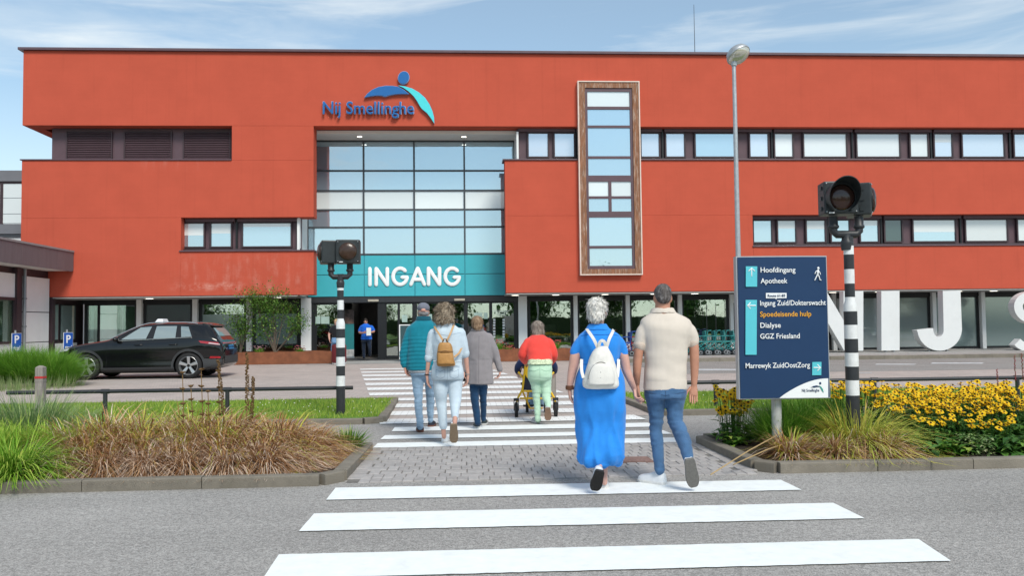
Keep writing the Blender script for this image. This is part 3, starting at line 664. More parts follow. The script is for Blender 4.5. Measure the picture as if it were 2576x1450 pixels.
for i, (a, b2) in enumerate(zip(ls[:-1], ls[1:])):
    x0, x1 = at(a, 820, PY).x+.12, at(b2, 820, PY).x-.12
    f = MB(); f.box((x0, PY-.03, .12), (x0+.12, PY+.1, 2.42)); f.box((x1-.12, PY-.03, .12), (x1, PY+.1, 2.42)); f.box((x0+.06, PY-.021, 2.36), (x1-.06, PY+.091, 2.42)); f.box((x0+.06, PY-.022, .12), (x1-.06, PY+.092, .17))
    if i >= 2: f.box((x0+.12, PY-.02, .62), (x1-.12, PY+.09, .67))
    o = f.build('shop_window', m_dark, hosp); MB().box((x0+.12, PY+.03, .12), (x1-.12, PY+.045, 2.42)).build('pane', g_ground, o)
    if i >= 2: MB().box((x0+.121, PY+.015, .7), (x1-.121, PY+.025, 1.95)).build('frosted_film', g_frost, o)
    if i == 0: MB().box((x0+.5, PY+.02, .12), (x0+.6, PY+.06, 2.42)).build('door_stile', m_dark, o)
# directory icons and posters on the entrance glass
ic = MB(); yg = GY+.075
for px in (1243.3, 1267):
    for py in (805.5, 812.5, 819, 826, 834, 841, 848):
        q = at(px, py, yg); ic.box((q.x-.045, yg-.004, q.z-.04), (q.x+.045, yg, q.z+.04))
for px, w_ in ((1262, .5), (1262, .42), (1260, .46), (1262, .3)):
    pass
for k, py in enumerate((782, 786, 790, 794)): q = at(1262, py, yg); ic.box((q.x-.35+.05*k, yg-.003, q.z-.008), (q.x+.35-.07*k, yg, q.z+.008))
ic.build('directory_print', M('print_white', (.7, .72, .72), .6), hosp)
for px, py, w_, h_ in ((1065, 803, .34, .42), (1080, 803, .22, .4), (1203, 795, .34, .26), (1222, 795, .16, .26), (1018, 802, .22, .3), (818, 806, .34, .3), (800, 806, .2, .3)):
    q = at(px, py, yg); MB().box((q.x-w_/2, yg-.004, q.z-h_/2), (q.x+w_/2, yg, q.z+h_/2)).build('paper_notice', M('notice_paper', (.34, .46, .42), .7), hosp)
# --- lettering on the entrance fascia: rounded strokes
def strokes(name, segs, mat, parent, Y, r, flat=.35):
    mb = MB()
    for sg in segs: mb.tube([at(px, py, Y) for px, py in sg], r, 12, dome=True)
    o_ = len(mb.v)//max(1, len(segs))
    for v in mb.v: v.y = Y + (v.y-Y)*flat
    return mb.build(name, mat, parent, True)
def arc(cx, cy, rx, ry, a0, a1, n=16): return [(cx+rx*math.cos(R_(a0+(a1-a0)*i/n)), cy-ry*math.sin(R_(a0+(a1-a0)*i/n))) for i in range(n+1)]
LYY = GY-.03
ing = thing('entrance_lettering', at(1042, 722, LYY), 'big white rounded INGANG lettering on the turquoise fascia above the doors', 'lettering')
m_ltr = M('letter_white', (.82, .85, .85), .5, var=.02)
zx = lambda x: (1150+x/2.9)/1.4899; zy = lambda y: (880+y/2.9)/1.4899
def Z(pts): return [(zx(a), zy(b)) for a, b in pts]
def GG(x0): cx, cy = x0+92, 455; return [Z(arc(cx, cy, 78, 88, 42, 360, 26) + [(cx+78, cy+24)])[:-1] + Z([(cx+78, 462), (cx+28, 462)])]
def G_(cx): return [Z([(p[0], p[1]) for p in arc(cx, 455, 76, 88, 45, 345, 26)] + [(cx+76, 465)]), Z([(cx+74, 465), (cx+24, 465)])]
letters = [[Z([(685, 372), (685, 545)])], [Z([(753, 545), (753, 372)]), Z([(757, 374), (870, 543)]), Z([(874, 545), (874, 372)])], G_(1013), [Z([(1132, 541), (1204, 368)]), Z([(1206, 368), (1276, 541)]), Z([(1158, 488), (1250, 488)])],
           [Z([(1322, 541), (1322, 368)]), Z([(1326, 370), (1438, 539)]), Z([(1442, 541), (1442, 368)])], G_(1580)]
for k, l_ in enumerate(letters): strokes('letter', l_, m_ltr, ing, LYY, .078)
# --- lettering and emblem on the facade
lg = thing('facade_logo', at(950, 300, FY-.1), 'blue and turquoise logo of a diving figure above raised blue lettering on the red wall', 'logo sign')
m_blue = M('logo_blue', (.012, .12, .36), .35, var=.03); m_turq = M('logo_turquoise', (.07, .62, .66), .35, var=.03); m_rim = M('logo_rim', (.24, .36, .58), .4)
def plate(name, pts, mat, Y0, Y1, grow=.018):
    P = [at(px, py, Y0) for px, py in pts]; cx = sum(p.x for p in P)/len(P); cz = sum(p.z for p in P)/len(P)
    o = MB().prism([(p.x, p.z) for p in P], Y0, Y1).build(name, mat, lg)
    rim = []
    for p in P:
        dd = Vector((p.x-cx, 0, p.z-cz)); dd.normalize(); rim.append((p.x+dd.x*grow, p.z+dd.z*grow))
    MB().prism(rim, Y0+.02, Y1+.03).build('rim', m_rim, o)
lx = lambda x: (1150+x/1.9331)/1.4899; ly = lambda y: (200+y/1.9331)/1.4899
def LZ(pts): return [(lx(a), ly(b)) for a, b in pts]
plate('emblem_head', LZ([(701+39*math.cos(a*.2618)+4*math.sin(a*.2618), 174-44*math.sin(a*.2618)) for a in range(24)]), m_blue, FY-.14, FY-.04)
plate('emblem_wing', LZ([(418, 318), (440, 290), (475, 262), (520, 243), (570, 235), (620, 235), (660, 241), (700, 262), (738, 293), (690, 292), (640, 294), (600, 300), (566, 310), (540, 303), (500, 303), (460, 309)]), m_blue, FY-.14, FY-.04)
plate('emblem_body', LZ([(664, 232), (710, 238), (765, 255), (815, 285), (855, 322), (885, 365), (908, 415), (920, 460), (922, 505), (900, 470), (870, 430), (835, 402), (822, 385), (800, 345), (775, 310), (735, 272), (700, 248)]), m_turq, FY-.14, FY-.04)
zb = (200+438/1.9331)/1.4899
pl, pr = at(lx(120), zb, FY-.12), at(lx(774), zb, FY-.12)
pl.y = pr.y = FY-.13; pr.z = pl.z
text_on('Nij Smellinghe', 'letters', m_blue, lg, pl, pr, .47, .06, .002)
pl2, pr2 = pl.copy(), pr.copy(); pl2.y = pr2.y = FY-.085; pl2 += Vector((-.03, 0, 0)); pr2 += Vector((.03, 0, 0))
text_on('Nij Smellinghe', 'letters_rim', m_rim, lg, pl2, pr2, .49, .03, .017)
for px in (850, 950, 1030): q = at(px, 285, FY-.05); MB().box((q.x-.02, FY-.09, q.z-.02), (q.x+.02, FY+.01, q.z+.02)).build('bracket', m_dark, lg)
# --- roof mast
q = at(1748, 134, 42); an = MB().tube([(q.x, 42, 11.5), (q.x, 42, at(1746.5, 11, 42).z)], [.03, .012], 6).build('roof_mast', m_mull)
MB().box((q.x-.1, 41.9, 11.5), (q.x+.1, 42.1, 11.9)).build('mast_foot', m_mull, an)
tag(an, 'thin grey lightning rod standing on the roof', 'antenna')
# --- rear building at the far left
rb = thing('rear_building', (-22, 39, 0), 'white panelled building with grey bands behind the red wall corner', 'building')
ry = 39; rz = lambda y: at(20, y, ry).z
m_gband = M('grey_band', (.16, .165, .185), .5, var=.06, scale=2)
xr_ = at(66, 500, ry).x; xl_ = xr_-12
MB().box((xl_, ry, 0), (xr_, ry+6, rz(432))).build('wall', m_wpan, rb)
for a, b2, mm, dp in ((430, 457, m_gband, .12), (565, 589, m_gband, .1), (457, 462, m_plumdk, .06), (589, 598, M('band_dark', (.05, .055, .065), .4), .05)):
    MB().box((xl_, ry-dp, rz(b2)), (xr_, ry-.002, rz(a))).build('fascia', mm, rb)
for k in range(7):
    x1 = at(5, 500, ry).x - k*1.9
    MB().box((x1-.07, ry-.05, rz(564)), (x1+.07, ry-.003, rz(462))).build('mullion', m_plumdk, rb)
for k in range(6):
    x0 = at(8, 500, ry).x - k*1.9 if k else at(8, 500, ry).x; x0, x1 = (x0, at(60, 500, ry).x) if k == 0 else (x0, x0+1.7)
    MB().box((x0, ry-.03, rz(562)), (x1, ry-.004, rz(463))).build('panel', g_blind, rb)
for y in (498, 538): MB().box((xl_, ry-.04, rz(y+1)), (xr_, ry-.0305, rz(y))).build('panel_joint', m_gband, rb)
# --- white annex running towards the camera at the left edge
AX = at(134, 800, 33.2).x; CXA = at(183, 660, 32.9).x
ann = thing('annex', (AX, 30, 0), 'low white panelled annex with plum posts and a deep grey roof edge', 'building')
m_fas = M('fascia_zinc', (.125, .117, .13), .5, var=.12, scale=1.5, stretch=(1, 3, .3), dirt=((.08, .07, .075), .5, 2)); m_fasl = M('fascia_edge', (.25, .25, .26), .5)
A0, A1 = 18.0, 36
za, zb2 = 4.36, 3.62
MB().box((AX-8, A0, za-.15), (CXA-.02, 32.9, za-.02)).build('roof', MATS['roof_felt'], ann)
n = 12; seg = (32.9-A0)/n
for k in range(n): MB().box((CXA-.05, A0+k*seg+.004, zb2), (CXA, A0+(k+1)*seg-.004, za)).build('fascia_panel', m_fas, ann)
MB().box((CXA-.06, A0, za), (CXA+.03, 32.95, za+.07)).build('roof_edge', m_fasl, ann)
MB().box((AX-2, 32.9, zb2+.04), (CXA+.002, 32.96, za+.02)).build('end_fascia', m_fas, ann)
MB().box((AX-2, A0, zb2+.02), (CXA-.051, 32.89, zb2+.06)).build('soffit', m_soff, ann)
MB().box((AX-.4, A0, 0), (AX-.12, A1, 3.64)).build('wall', m_plumdk, ann)
ay = lambda px: AX/at(px, 820, 1).x
def apan(px0, px1, z0, z1, mm=m_wpan, name='panel', dx=.0, pa=None):
    y0, y1 = sorted((ay(px0), ay(px1))); return MB().box((AX-.12, y0, z0), (AX-.03+dx, y1, z1)).build(name, mm, pa or ann, bevel=.006 if name == 'panel' else 0)
for y0_, y1_ in ((.1, .92), (.95, 2.04), (2.07, 3.35)): apan(61, 125, y0_, y1_)
apan(-90, 40, 2.55, 3.4); apan(-90, 40, .1, .92)
wz0, wz1 = 1.0, 2.5
wf = MB(); ya, yb = ay(-90), ay(40)
for a, b2 in ((ya, ya+.1), (yb-.1, yb)): wf.box((AX-.12, a, wz0-.08), (AX+.01, b2, wz1+.05))
wf.box((AX-.12, ya+.1, wz0-.08), (AX+.012, yb-.1, wz0)); wf.box((AX-.12, ya+.1, wz1-.05), (AX+.012, yb-.1, wz1+.05))
wo = wf.build('window', m_plumdk, ann); MB().box((AX-.06, ya+.1, wz0), (AX-.05, yb-.1, wz1-.05)).build('pane', GLASS('annex_glass', (.62, .72, .66), .3, (.8, .9, .86), see=True), wo)
for k in range(26): y = yb-.14-k*.095; MB().box((AX-.11, y-.035, wz0), (AX-.085, y+.035, wz1-.05)).build('blind_slat', M('blind_cream', (.5, .52, .45), .8), wo)
# posts, and the recessed strip behind under the overhang
for px in (46, 131): y = ay(px); MB().box((AX-.11, y-.09 if px > 60 else y-.2, 0), (AX+.05, y+.14, 3.62)).build('post', m_plumdk, ann)
for px0, px1, wz in ((140, 151, 0), (157, 194, 1)):
    y0, y1 = sorted((ay(px0), ay(px1))); o = MB().box((AX-.12, y0, .95), (AX-.08, y1, 2.4)).build('window', m_dark, ann)
    MB().box((AX-.079, y0+.04, 1.0), (AX-.05, y1-.04, 2.36)).build('pane', g_frost, o)
    if wz: MB().box((AX-.049, y1-.34, 1.0), (AX-.03, y1-.2, 2.36)).build('blind', MATS['blind_cream'], o)
MB().box((AX-.11, ay(136)+.15, .1), (AX-.03, ay(196), .85)).build('panel', m_wpan, ann)
# drainpipe
y = ay(54); dp = MB().tube([(AX+.1, y, 0), (AX+.1, y, 3.6)], .055, 10).build('drainpipe', M('zinc_pipe', (.25, .26, .28), .45, .3, var=.1), ann, True)
for z in (1.5, 2.5): MB().lathe([(.075, 0), (.075, .05)], (AX+.1, y, z), 12).build('pipe_clip', m_gband, dp)
# ================================================================ STREET FURNITURE
m_galv = M('galvanised', (.42, .44, .46), .45, .55, var=.15, scale=14, bump=.1, bscale=60)
m_blk = M('pole_black', (.028, .03, .034), .45, var=.15, scale=20); m_pwh = M('pole_white', (.72, .73, .73), .5, var=.07, scale=15, dirt=((.4, .39, .37), .35, 8))
m_case = M('lantern_case', (.022, .027, .029), .42, var=.2, scale=12, bump=.15, bscale=120)
# --- beacon poles at the crossing
def beacon(px, py, Y, zb, r0_, r1_, bands, wid_py, label, boxes, lensmat):
    P0 = at(px, py, Y); X = P0.x
    root = thing('beacon_pole', (X, Y, zb), label, 'beacon pole', 'zebra crossing beacon poles')
    zz = lambda y: at(px, y, Y).z
    zw = zz(wid_py)
    for a, b_, kind in bands:
        za, zb_ = zz(b_), zz(a)
        prof = []
        for z in sorted({za, zb_} | ({zw-.03, zw+.03} if za < zw < zb_ else set())):
            prof.append((r0_ if z <= zw-.0299 else r1_, z))
        MB().lathe(prof, (X, Y, 0), 24, cap=(a == bands[0][0])).build('band', m_pwh if kind else m_blk, root, True)
    return root, X, zz
def box_lantern(root, cx, cy, cz, yaw, w_=.36, d_=.26, lens=None, hood=False, name='lantern'):
    """signal head: case, lens in its front (local -y), optional hood"""
    R = Matrix.Translation((cx, cy, cz)) @ Matrix.Rotation(yaw, 4, 'Z')
    mb = MB().box((-w_/2, -d_/2, -w_/2), (w_/2, d_/2, w_/2)); mb.v = [R @ v for v in mb.v]; o = mb.build(name, m_case, root, bevel=.018)
    def sub(mb, nm, mt, sm=True): mb.v = [R @ v for v in mb.v]; return mb.build(nm, mt, o, sm)
    sub(MB().lathe([(.158, 0), (.158, .012), (.138, .014), (.136, -.01)], (0, -d_/2+.004, 0), 32, 'y', cap=False), 'lens_rim', m_case)
    rg = [(.136*math.cos(a*.26), .012+.045*math.sin(a*.26)) for a in range(7)]
    sub(MB().lathe(rg, (0, -d_/2-.0, 0), 32, 'y'), 'lens', lens)
    for hz_ in (-.11, 0, .11): sub(MB().box((-w_/2-.012, -.05, hz_-.02), (-w_/2+.003, -.01, hz_+.02)), 'hinge', m_case, False)
    bo = MB()
    for sx in (-1, 1):
        for sz in (-1, 1): bo.ell((sx*.15, -d_/2-.004, sz*.15), (.008, .006, .008), 8, 4)
    sub(bo, 'screw', m_galv)
    sub(MB().box((-.13, -d_/2-.003, -.168), (-.075, -d_/2+.001, -.155)), 'label_plate', m_pwh, False)
    if hood:
        rg = []; n = 28; th_ = .006
        for t, (off) in enumerate((0, .5, 1.0)):
            ring = []
            for k in range(n+1):
                a = R_(-62+304*k/n); ln = .08+.15*max(0, (math.sin(a)+.75)/1.75)
                ring.append(Vector((.166*math.cos(a)*(1-.02*off), -d_/2-ln*off, .17*math.sin(a)*(1+.06*off)+.012*off)))
            rg.append(ring)
        mb = MB(); vs = [p for r in rg for p in r]; m_ = n+1; vs2 = []
        for r in rg:
            for p in r: vs2.append(Vector((p.x*.955, p.y-.0005, p.z*.955)))
        fs = []
        for i in range(2):
            for k in range(n): fs.append((i*m_+k, i*m_+k+1, (i+1)*m_+k+1, (i+1)*m_+k))
        nn = len(vs); fs2 = [tuple(i+nn for i in reversed(f)) for f in fs]; lip = [(2*m_+k, 2*m_+k+1, nn+2*m_+k+1, nn+2*m_+k) for k in range(n)]
        mb.add(vs+vs2, fs+fs2+lip); sub(mb, 'hood', m_case)
    return o
def yoke(root, X, Y, z0, z1, half, r=.045):
    mb = MB(); mb.lathe([(.055, z0-.17), (.062, z0-.1), (.062, z0-.08), (.05, z0-.06), (.047, z0)], (X, Y, 0), 20)
    pts = [Vector((X-half, Y, z1)), Vector((X-half, Y, z0+.03)), Vector((X-half+.035, Y, z0)), Vector((X+half-.035, Y, z0)), Vector((X+half, Y, z0+.03)), Vector((X+half, Y, z1))]
    mb.tube(pts, r, 14)
    for s_ in (-1, 1): mb.lathe([(r+.006, z1-.13), (r+.016, z1-.12), (r+.016, z1-.1), (r+.006, z1-.09), (r+.006, z1)], (X+s_*half, Y, 0), 18)
    mb.build('yoke', m_blk, root, True)
m_amb = M('amber_lens', (.045, .022, .013), .2, var=.3, scale=25, spec=.5, bump=.2, bscale=90); m_dlens = M('dark_lens', (.035, .016, .012), .15, var=.2, scale=10, spec=.5)
rt, X, zz = beacon(857, 960, 13.0, 0, .068, .05, [(690, 716, 0), (716, 731, 1), (731, 756, 0), (756, 780, 1), (780, 802, 0), (802, 828, 1), (828, 851, 0), (851, 875, 1), (875, 898.5, 0), (898.5, 921.5, 1), (921.5, 946, 0), (946, 972, 1), (972, 1056, 0)], 809,
     'banded beacon pole on the left lawn with a round amber lens in its lamp box', None, None)
yoke(rt, X, 13.0, zz(697), zz(663), .145, .042)
box_lantern(rt, at(877, 635, 13.0).x, 12.98, zz(635), R_(4), .365, .26, m_amb)
box_lantern(rt, at(826, 635, 13.0).x, 13.06, zz(635), R_(-76), .355, .25, m_amb)
rt, X, zz = beacon(2141, 850, 8.7, .06, .069, .052, [(596, 619, 0), (619, 641, 1), (641, 678, 0), (678, 714, 1), (714, 748, 0), (748, 784, 1), (784, 818, 0), (818, 853, 1), (853, 888, 0), (888, 922.5, 1), (922.5, 957, 0), (957, 995, 1), (995, 1135, 0)], 763,
     'banded beacon pole in the yellow flower bed with a deep hood on its lamp', None, None)
yoke(rt, X-.02, 8.7, zz(590), zz(545), .14, .042)
box_lantern(rt, at(2103, 502, 8.7).x, 8.66, zz(502), R_(-8), .35, .25, m_dlens, hood=True)
box_lantern(rt, at(2168, 503, 8.7).x, 8.78, zz(503), R_(66), .345, .25, m_dlens)
# --- street lamp
LYL = 14.4; X = at(1861, 815, LYL).x
sl_ = thing('street_lamp', (X, LYL, 0), 'tall galvanised street lamp with a tilted bowl head behind the blue sign', 'street lamp')
zt = at(1845, 160, LYL).z
MB().tube([(X, LYL, 0), (X, LYL, 1.2), (X, LYL, zt)], [.055, .05, .033], 16).build('pole', m_galv, sl_, True)
hd = at(1857, 137, LYL); rot = Matrix.Rotation(R_(-24), 3, 'Y') @ Matrix.Rotation(R_(-26), 3, 'X')
def headpart(prof, mat, nm):
    mb = MB().lathe(prof, (0, 0, 0), 28); mb.v = [rot @ Vector((v.x, v.y, v.z)) + Vector((X+.085, LYL, hd.z-.01)) for v in mb.v]; return mb.build(nm, mat, sl_, True)
headpart([(.215, -.02), (.222, .0), (.216, .03), (.19, .085), (.14, .125), (.07, .147), (.005, .152)], m_galv, 'lamp_hood')
headpart([(.005, -.125), (.08, -.115), (.15, -.085), (.195, -.04), (.208, -.012)], GLASS('lamp_bowl', (.5, .47, .38), .25), 'lamp_bowl')
MB().tube([(X, LYL, zt-.04), (X+.01, LYL, zt+.09)], [.05, .06], 14).build('collar', m_galv, sl_, True)
# --- direction board
SY = 8.6
sb = thing('direction_sign', (at(1965, 1124, SY).x, SY, .06), 'dark blue direction board with white lettering on a grey post among grasses', 'sign')
c = [at(*p, SY) for p in ((1860, 1003.5), (2082, 1000.5), (2083, 646.5), (1858.5, 648))]
x0, x1, z0, z1 = (c[0].x+c[3].x)/2, (c[1].x+c[2].x)/2, c[0].z, c[3].z
def bowed(px0, px1, pz0, pz1, y0, y1, n=14, bow=.02):
    f = lambda x: -bow*(1-((x-(x0+x1)/2)/((x1-x0)/2))**2)
    mb = MB(); rg = []
    for i in range(n+1):
        x = px0+(px1-px0)*i/n; rg.append([Vector((x, y0+f(x), pz0)), Vector((x, y1, pz0)), Vector((x, y1, pz1)), Vector((x, y0+f(x), pz1))])
    return mb.rings(rg)
m_navy = M('sign_navy', (.012, .04, .105), .45, var=.05, scale=3, spec=.3); m_alu = M('sign_aluminium', (.5, .51, .52), .4, .5, var=.05)
bd = bowed(x0-.012, x1+.012, z0-.012, z1+.012, SY+.012, SY+.1).build('board', m_alu, sb)
bowed(x0, x1, z0, z1, SY, SY+.02).build('face', m_navy, sb)
px_ = at(1965.5, 1060, SY).x
MB().lathe([(.052, .05), (.052, z0+.3)], (px_, SY+.13, 0), 20).build('post', M('post_grey', (.46, .46, .45), .5, .2, var=.1, scale=8), sb, True)
MB().box((px_-.09, SY+.09, z0+.25), (px_+.09, SY+.19, z0+.3)).build('bracket', m_alu, sb)
fb = lambda x: SY-.02*(1-((x-(x0+x1)/2)/((x1-x0)/2))**2)
m_sw = M('sign_white', (.8, .82, .83), .5, var=.02); m_so = M('sign_orange', (.75, .36, .03), .5, var=.02); m_st = M('sign_turquoise', (.09, .5, .58), .5, var=.02)
# pixel to point on the board, following zoom regions of the picture
def sp(px, py): q = at(px, py, SY); q.y = fb(q.x)-.002; return q
wl = lambda x: (2600+x/1.6115)/1.4899; wy = lambda y: (900+y/1.6115)/1.4899
def stext(body, xa, xb, yb, mat, cap=.052, wgt=.008):
    a, b2 = sp(wl(xa), wy(yb)), sp(wl(xb), wy(yb)); b2.z = a.z; yb_ = min(a.y, b2.y)-.004; a.y = b2.y = yb_
    text_on(body, 'text', mat, sb, a, b2, cap, .003, wgt)
stext('Hoofdingang', 399, 609, 197, m_sw); stext('Apotheek', 399, 560, 263, m_sw)
stext('Ingang Zuid/Dokterswacht', 397, 793, 397, m_sw); stext('Spoedeisende hulp', 397, 705, 464, m_so)
stext('Dialyse', 397, 520, 531, m_sw); stext('GGZ Friesland', 397, 635, 597, m_sw); stext('Marrewyk ZuidOostZorg', 310, 697, 775, m_sw)
def flat(name, pts, mat, lift=.003, th_=.002, pixf=None):
    P = [sp(wl(a), wy(b2)) for a, b2 in pts]; y = min(p.y for p in P)-lift
    return MB().prism([(p.x, p.z) for p in P], y-th_, y).build(name, mat, sb)
for q in ([(311, 160), (380, 160), (379, 283), (311, 283)], [(310, 363), (378, 363), (376, 694), (309, 694)], [(712, 738), (767, 737), (766, 817), (711, 818)]): flat('panel', q, m_st)
def arrow(cx, cy, dx, dy, L_=24, r=.006):
    a, b2 = (cx-dx*L_, cy-dy*L_), (cx+dx*L_, cy+dy*L_); px, py = -dy, dx
    h1 = (b2[0]-dx*17+px*17, b2[1]-dy*17+py*17); h2 = (b2[0]-dx*17-px*17, b2[1]-dy*17-py*17)
    mb = MB()
    for s_ in ([a, b2], [h1, b2, h2]):
        P = [sp(wl(u), wy(v)) for u, v in s_]; y = min(p.y for p in P)-.007
        for p in P: p.y = y
        mb.tube(P, r, 8, dome=True)
    mb.build('arrow', m_sw, sb, True)
arrow(346, 195, 0, -1); arrow(345, 397, -1, 0); arrow(741, 772, 1, 0, 20)
# walking figure
mb = MB()
for s_, r in (([(747, 186), (744, 207)], .011), ([(744, 207), (737, 222), (727, 243)], .0065), ([(745, 207), (753, 222), (757, 240), (764, 243)], .0065), ([(745, 184), (733, 192), (728, 204)], .005), ([(749, 185), (758, 198), (761, 208)], .005)):
    P = [sp(wl(u), wy(v)) for u, v in s_]; y = min(p.y for p in P)-.008
    for p in P: p.y = y
    mb.tube(P, r, 8, dome=True)
q = sp(wl(749), wy(171)); mb.ell((q.x, q.y-.006, q.z), (.013, .006, .014), 12, 7)
mb.build('walking_figure', m_sw, sb, True)
flat('route_tag', [(431, 321), (555, 321), (555, 352), (497, 353), (492, 360), (487, 353), (431, 353)], m_sw)
a, b2 = sp(wl(441), wy(345)), sp(wl(546), wy(345)); a.y = b2.y = min(a.y, b2.y)-.008; b2.z = a.z
text_on('Route 61-83', 'text', m_navy, sb, a, b2, .026, .002, .01)
arcp = [(512+(806-512)*t, 955-(955-836)*math.sin(t*math.pi/2)**.9) for t in [i/14 for i in range(15)]]
flat('corner_field', arcp+[(806, 952)], m_sw, .003)
a, b2 = sp(wl(647), wy(918)), sp(wl(752), wy(918)); a.y = b2.y = min(a.y, b2.y)-.008; b2.z = a.z
text_on('Nij Smellinghe', 'text', m_navy, sb, a, b2, .03, .002, .01)
m_gr = M('sign_green', (.02, .3, .24), .5)
flat('emblem', [(700, 890), (715, 882), (735, 878), (755, 886), (735, 888), (722, 891), (712, 889)], m_navy, .016); flat('emblem', [(757+7*math.cos(k*.52), 866-8*math.sin(k*.52)) for k in range(12)], m_navy, .016)
flat('emblem', [(748, 878), (762, 886), (772, 900), (778, 922), (768, 912), (764, 904), (758, 893)], m_gr, .02)
# --- tube rails
def rail(label, pxa, pxb, posts, Y=13.25, z=.455):
    a, b2 = at(pxa, 970, Y).x, at(pxb, 970, Y).x
    r = thing('tube_rail', (a, Y, 0), label, 'railing', 'low black tube rails along the lawns')
    MB().tube([(a, Y, z), (b2, Y, z)], .03, 14).build('bar', m_blk, r, True)
    for p in posts: x = at(p, 980, Y).x; MB().tube([(x, Y, 0), (x, Y, z-.02)], .033, 12).build('post', m_blk, r, True); MB().tube([(x-.06, Y, z), (x+.06, Y, z)], .037, 12).build('clamp', m_blk, r, True)
rail('low black tube rail behind the brown grasses and the left beacon pole', 18, 888, [265, 572]); rail('low black tube rail behind the yellow flowers on the right', 1728, 2750, [1800, 2200, 2560])
# --- timber bollards
m_tim = M('grey_timber', (.25, .225, .2), .9, var=.3, scale=9, stretch=(6, 6, .6), bump=.5, bscale=40)
def bollard(px, pyb, pyt, w_, Y, label, rings=(), tip=True, ringmat=None):
    q = at(px, pyb, Y); zt = at(px, pyt, Y).z
    r = thing('timber_bollard', (q.x, Y, 0), label, 'bollard', 'weathered timber bollards')
    h = w_/2; x = q.x; mb = MB(); s_ = [(x-h, Y-h), (x+h, Y-h), (x+h, Y+h), (x-h, Y+h)]
    rg = [[Vector((a, b_, z)) for a, b_ in s_] for z in (0, zt-h*.5)]
    if tip: rg.append([Vector((x+(a-x)*.35, Y+(b_-Y)*.35, zt)) for a, b_ in s_])
    else: rg.append([Vector((x+(a-x)*.95, Y+(b_-Y)*.95, zt)) for a, b_ in s_])
    mb.rings(rg).build('shaft', m_tim, r)
    for py, rm in rings:
        z = at(px, py, Y).z; MB().box((x-h-.003, Y-h-.003, z-.014), (x+h+.003, Y+h+.003, z+.014)).build('reflector', rm, r)
m_redr = M('reflector_red', (.45, .03, .03), .4)
bollard(101, 1050, 920.5, .1, 11.6, 'weathered square timber bollard with a red reflector in the grasses at the far left', [(950, m_redr), (959, m_tim)])
bollard(1391, 1004.5, 908.5, .115, 15.7, 'weathered timber bollard with two white bands behind the woman in the red jacket', [(926, m_pwh), (935, m_pwh)], False)
bollard(1742, 1010, 988, .06, 14.4, 'small grey stub post in the right lawn beside the walking man', (), False)
# --- parking signs
m_pblue = M('parking_blue', (.01, .09, .42), .4, var=.03)
for px0, px1, py0, py1, Y, lab in ((30.5, 51.5, 839, 888, 27.0, 'blue taxi parking sign in front of the white annex window, leftmost of the two'), (161, 181, 837, 888, 27.6, 'blue taxi parking sign beside the front of the black car')):
    a, b2, t_ = at(px0, py1-2, Y), at(px1, py1-2, Y), at(px0, py0, Y); cx = (a.x+b2.x)/2; cz = (a.z+t_.z)/2; hh = (t_.z-a.z)/2; hw = .21
    ps_ = thing('parking_sign', (cx, Y, 0), lab, 'sign', 'blue taxi parking signs')
    yw = R_(80 if px0 < 100 else 76); R = Matrix.Translation((cx, Y, cz)) @ Matrix.Rotation(yw, 4, 'Z')
    def sg(mb, nm, mt): mb.v = [R @ v for v in mb.v]; return mb.build(nm, mt, ps_)
    sg(MB().box((-hw, -.008, -hh), (hw, .008, hh)), 'plate', m_pwh); sg(MB().box((-hw+.011, -.012, -hh+.011), (hw-.011, -.0085, hh-.011)), 'face', m_pblue)
    for body, xa, xb, zb_, cap in (('P', -.1, .1, -.02, .24), ('taxi', -.15, .15, -.25, .15)):
        text_on(body, 'text', m_sw, ps_, R @ Vector((xa, -.014, zb_)), R @ Vector((xb, -.014, zb_)), cap, .004, .02)
    MB().tube([(cx-.05, Y+.02, 0), (cx-.05, Y+.02, cz+hh+.09)], .03, 10).build('pole', m_galv, ps_, True)
# --- litter bin
q = at(853, 917, 31.0); bn = thing('litter_bin', (q.x, 31.0, .01), 'dark red round litter bin beside the rusty planter at the entrance', 'bin')
zt = at(853, 867, 31).z; m_bin = M('bin_red', (.16, .025, .03), .5, var=.1)
MB().lathe([(.22, .06), (.25, .1), (.255, zt-.05), (.24, zt), (.2, zt), (.2, zt-.1)], (q.x, 31, 0), 24).build('body', m_bin, bn, True)
for k in range(20): a = k*.314; MB().box((-.006, -.012, .1), (.006, .004, zt-.06)).build('slat', m_bin, bn); o = bn.children[-1]; 
for o, k in zip([c_ for c_ in bn.children if c_.name.startswith('slat')], range(20)):
    a = k*.314; o.data.transform(Matrix.Translation(BASE[bn])); 
    for v in o.data.vertices: v.co = Matrix.Rotation(a, 3, 'Z') @ Vector((v.co.x, v.co.y-.255, v.co.z))
MB().lathe([(.24, .012), (.26, .05), (.24, .06)], (q.x, 31, 0), 20).build('foot', m_pwh, bn, True)
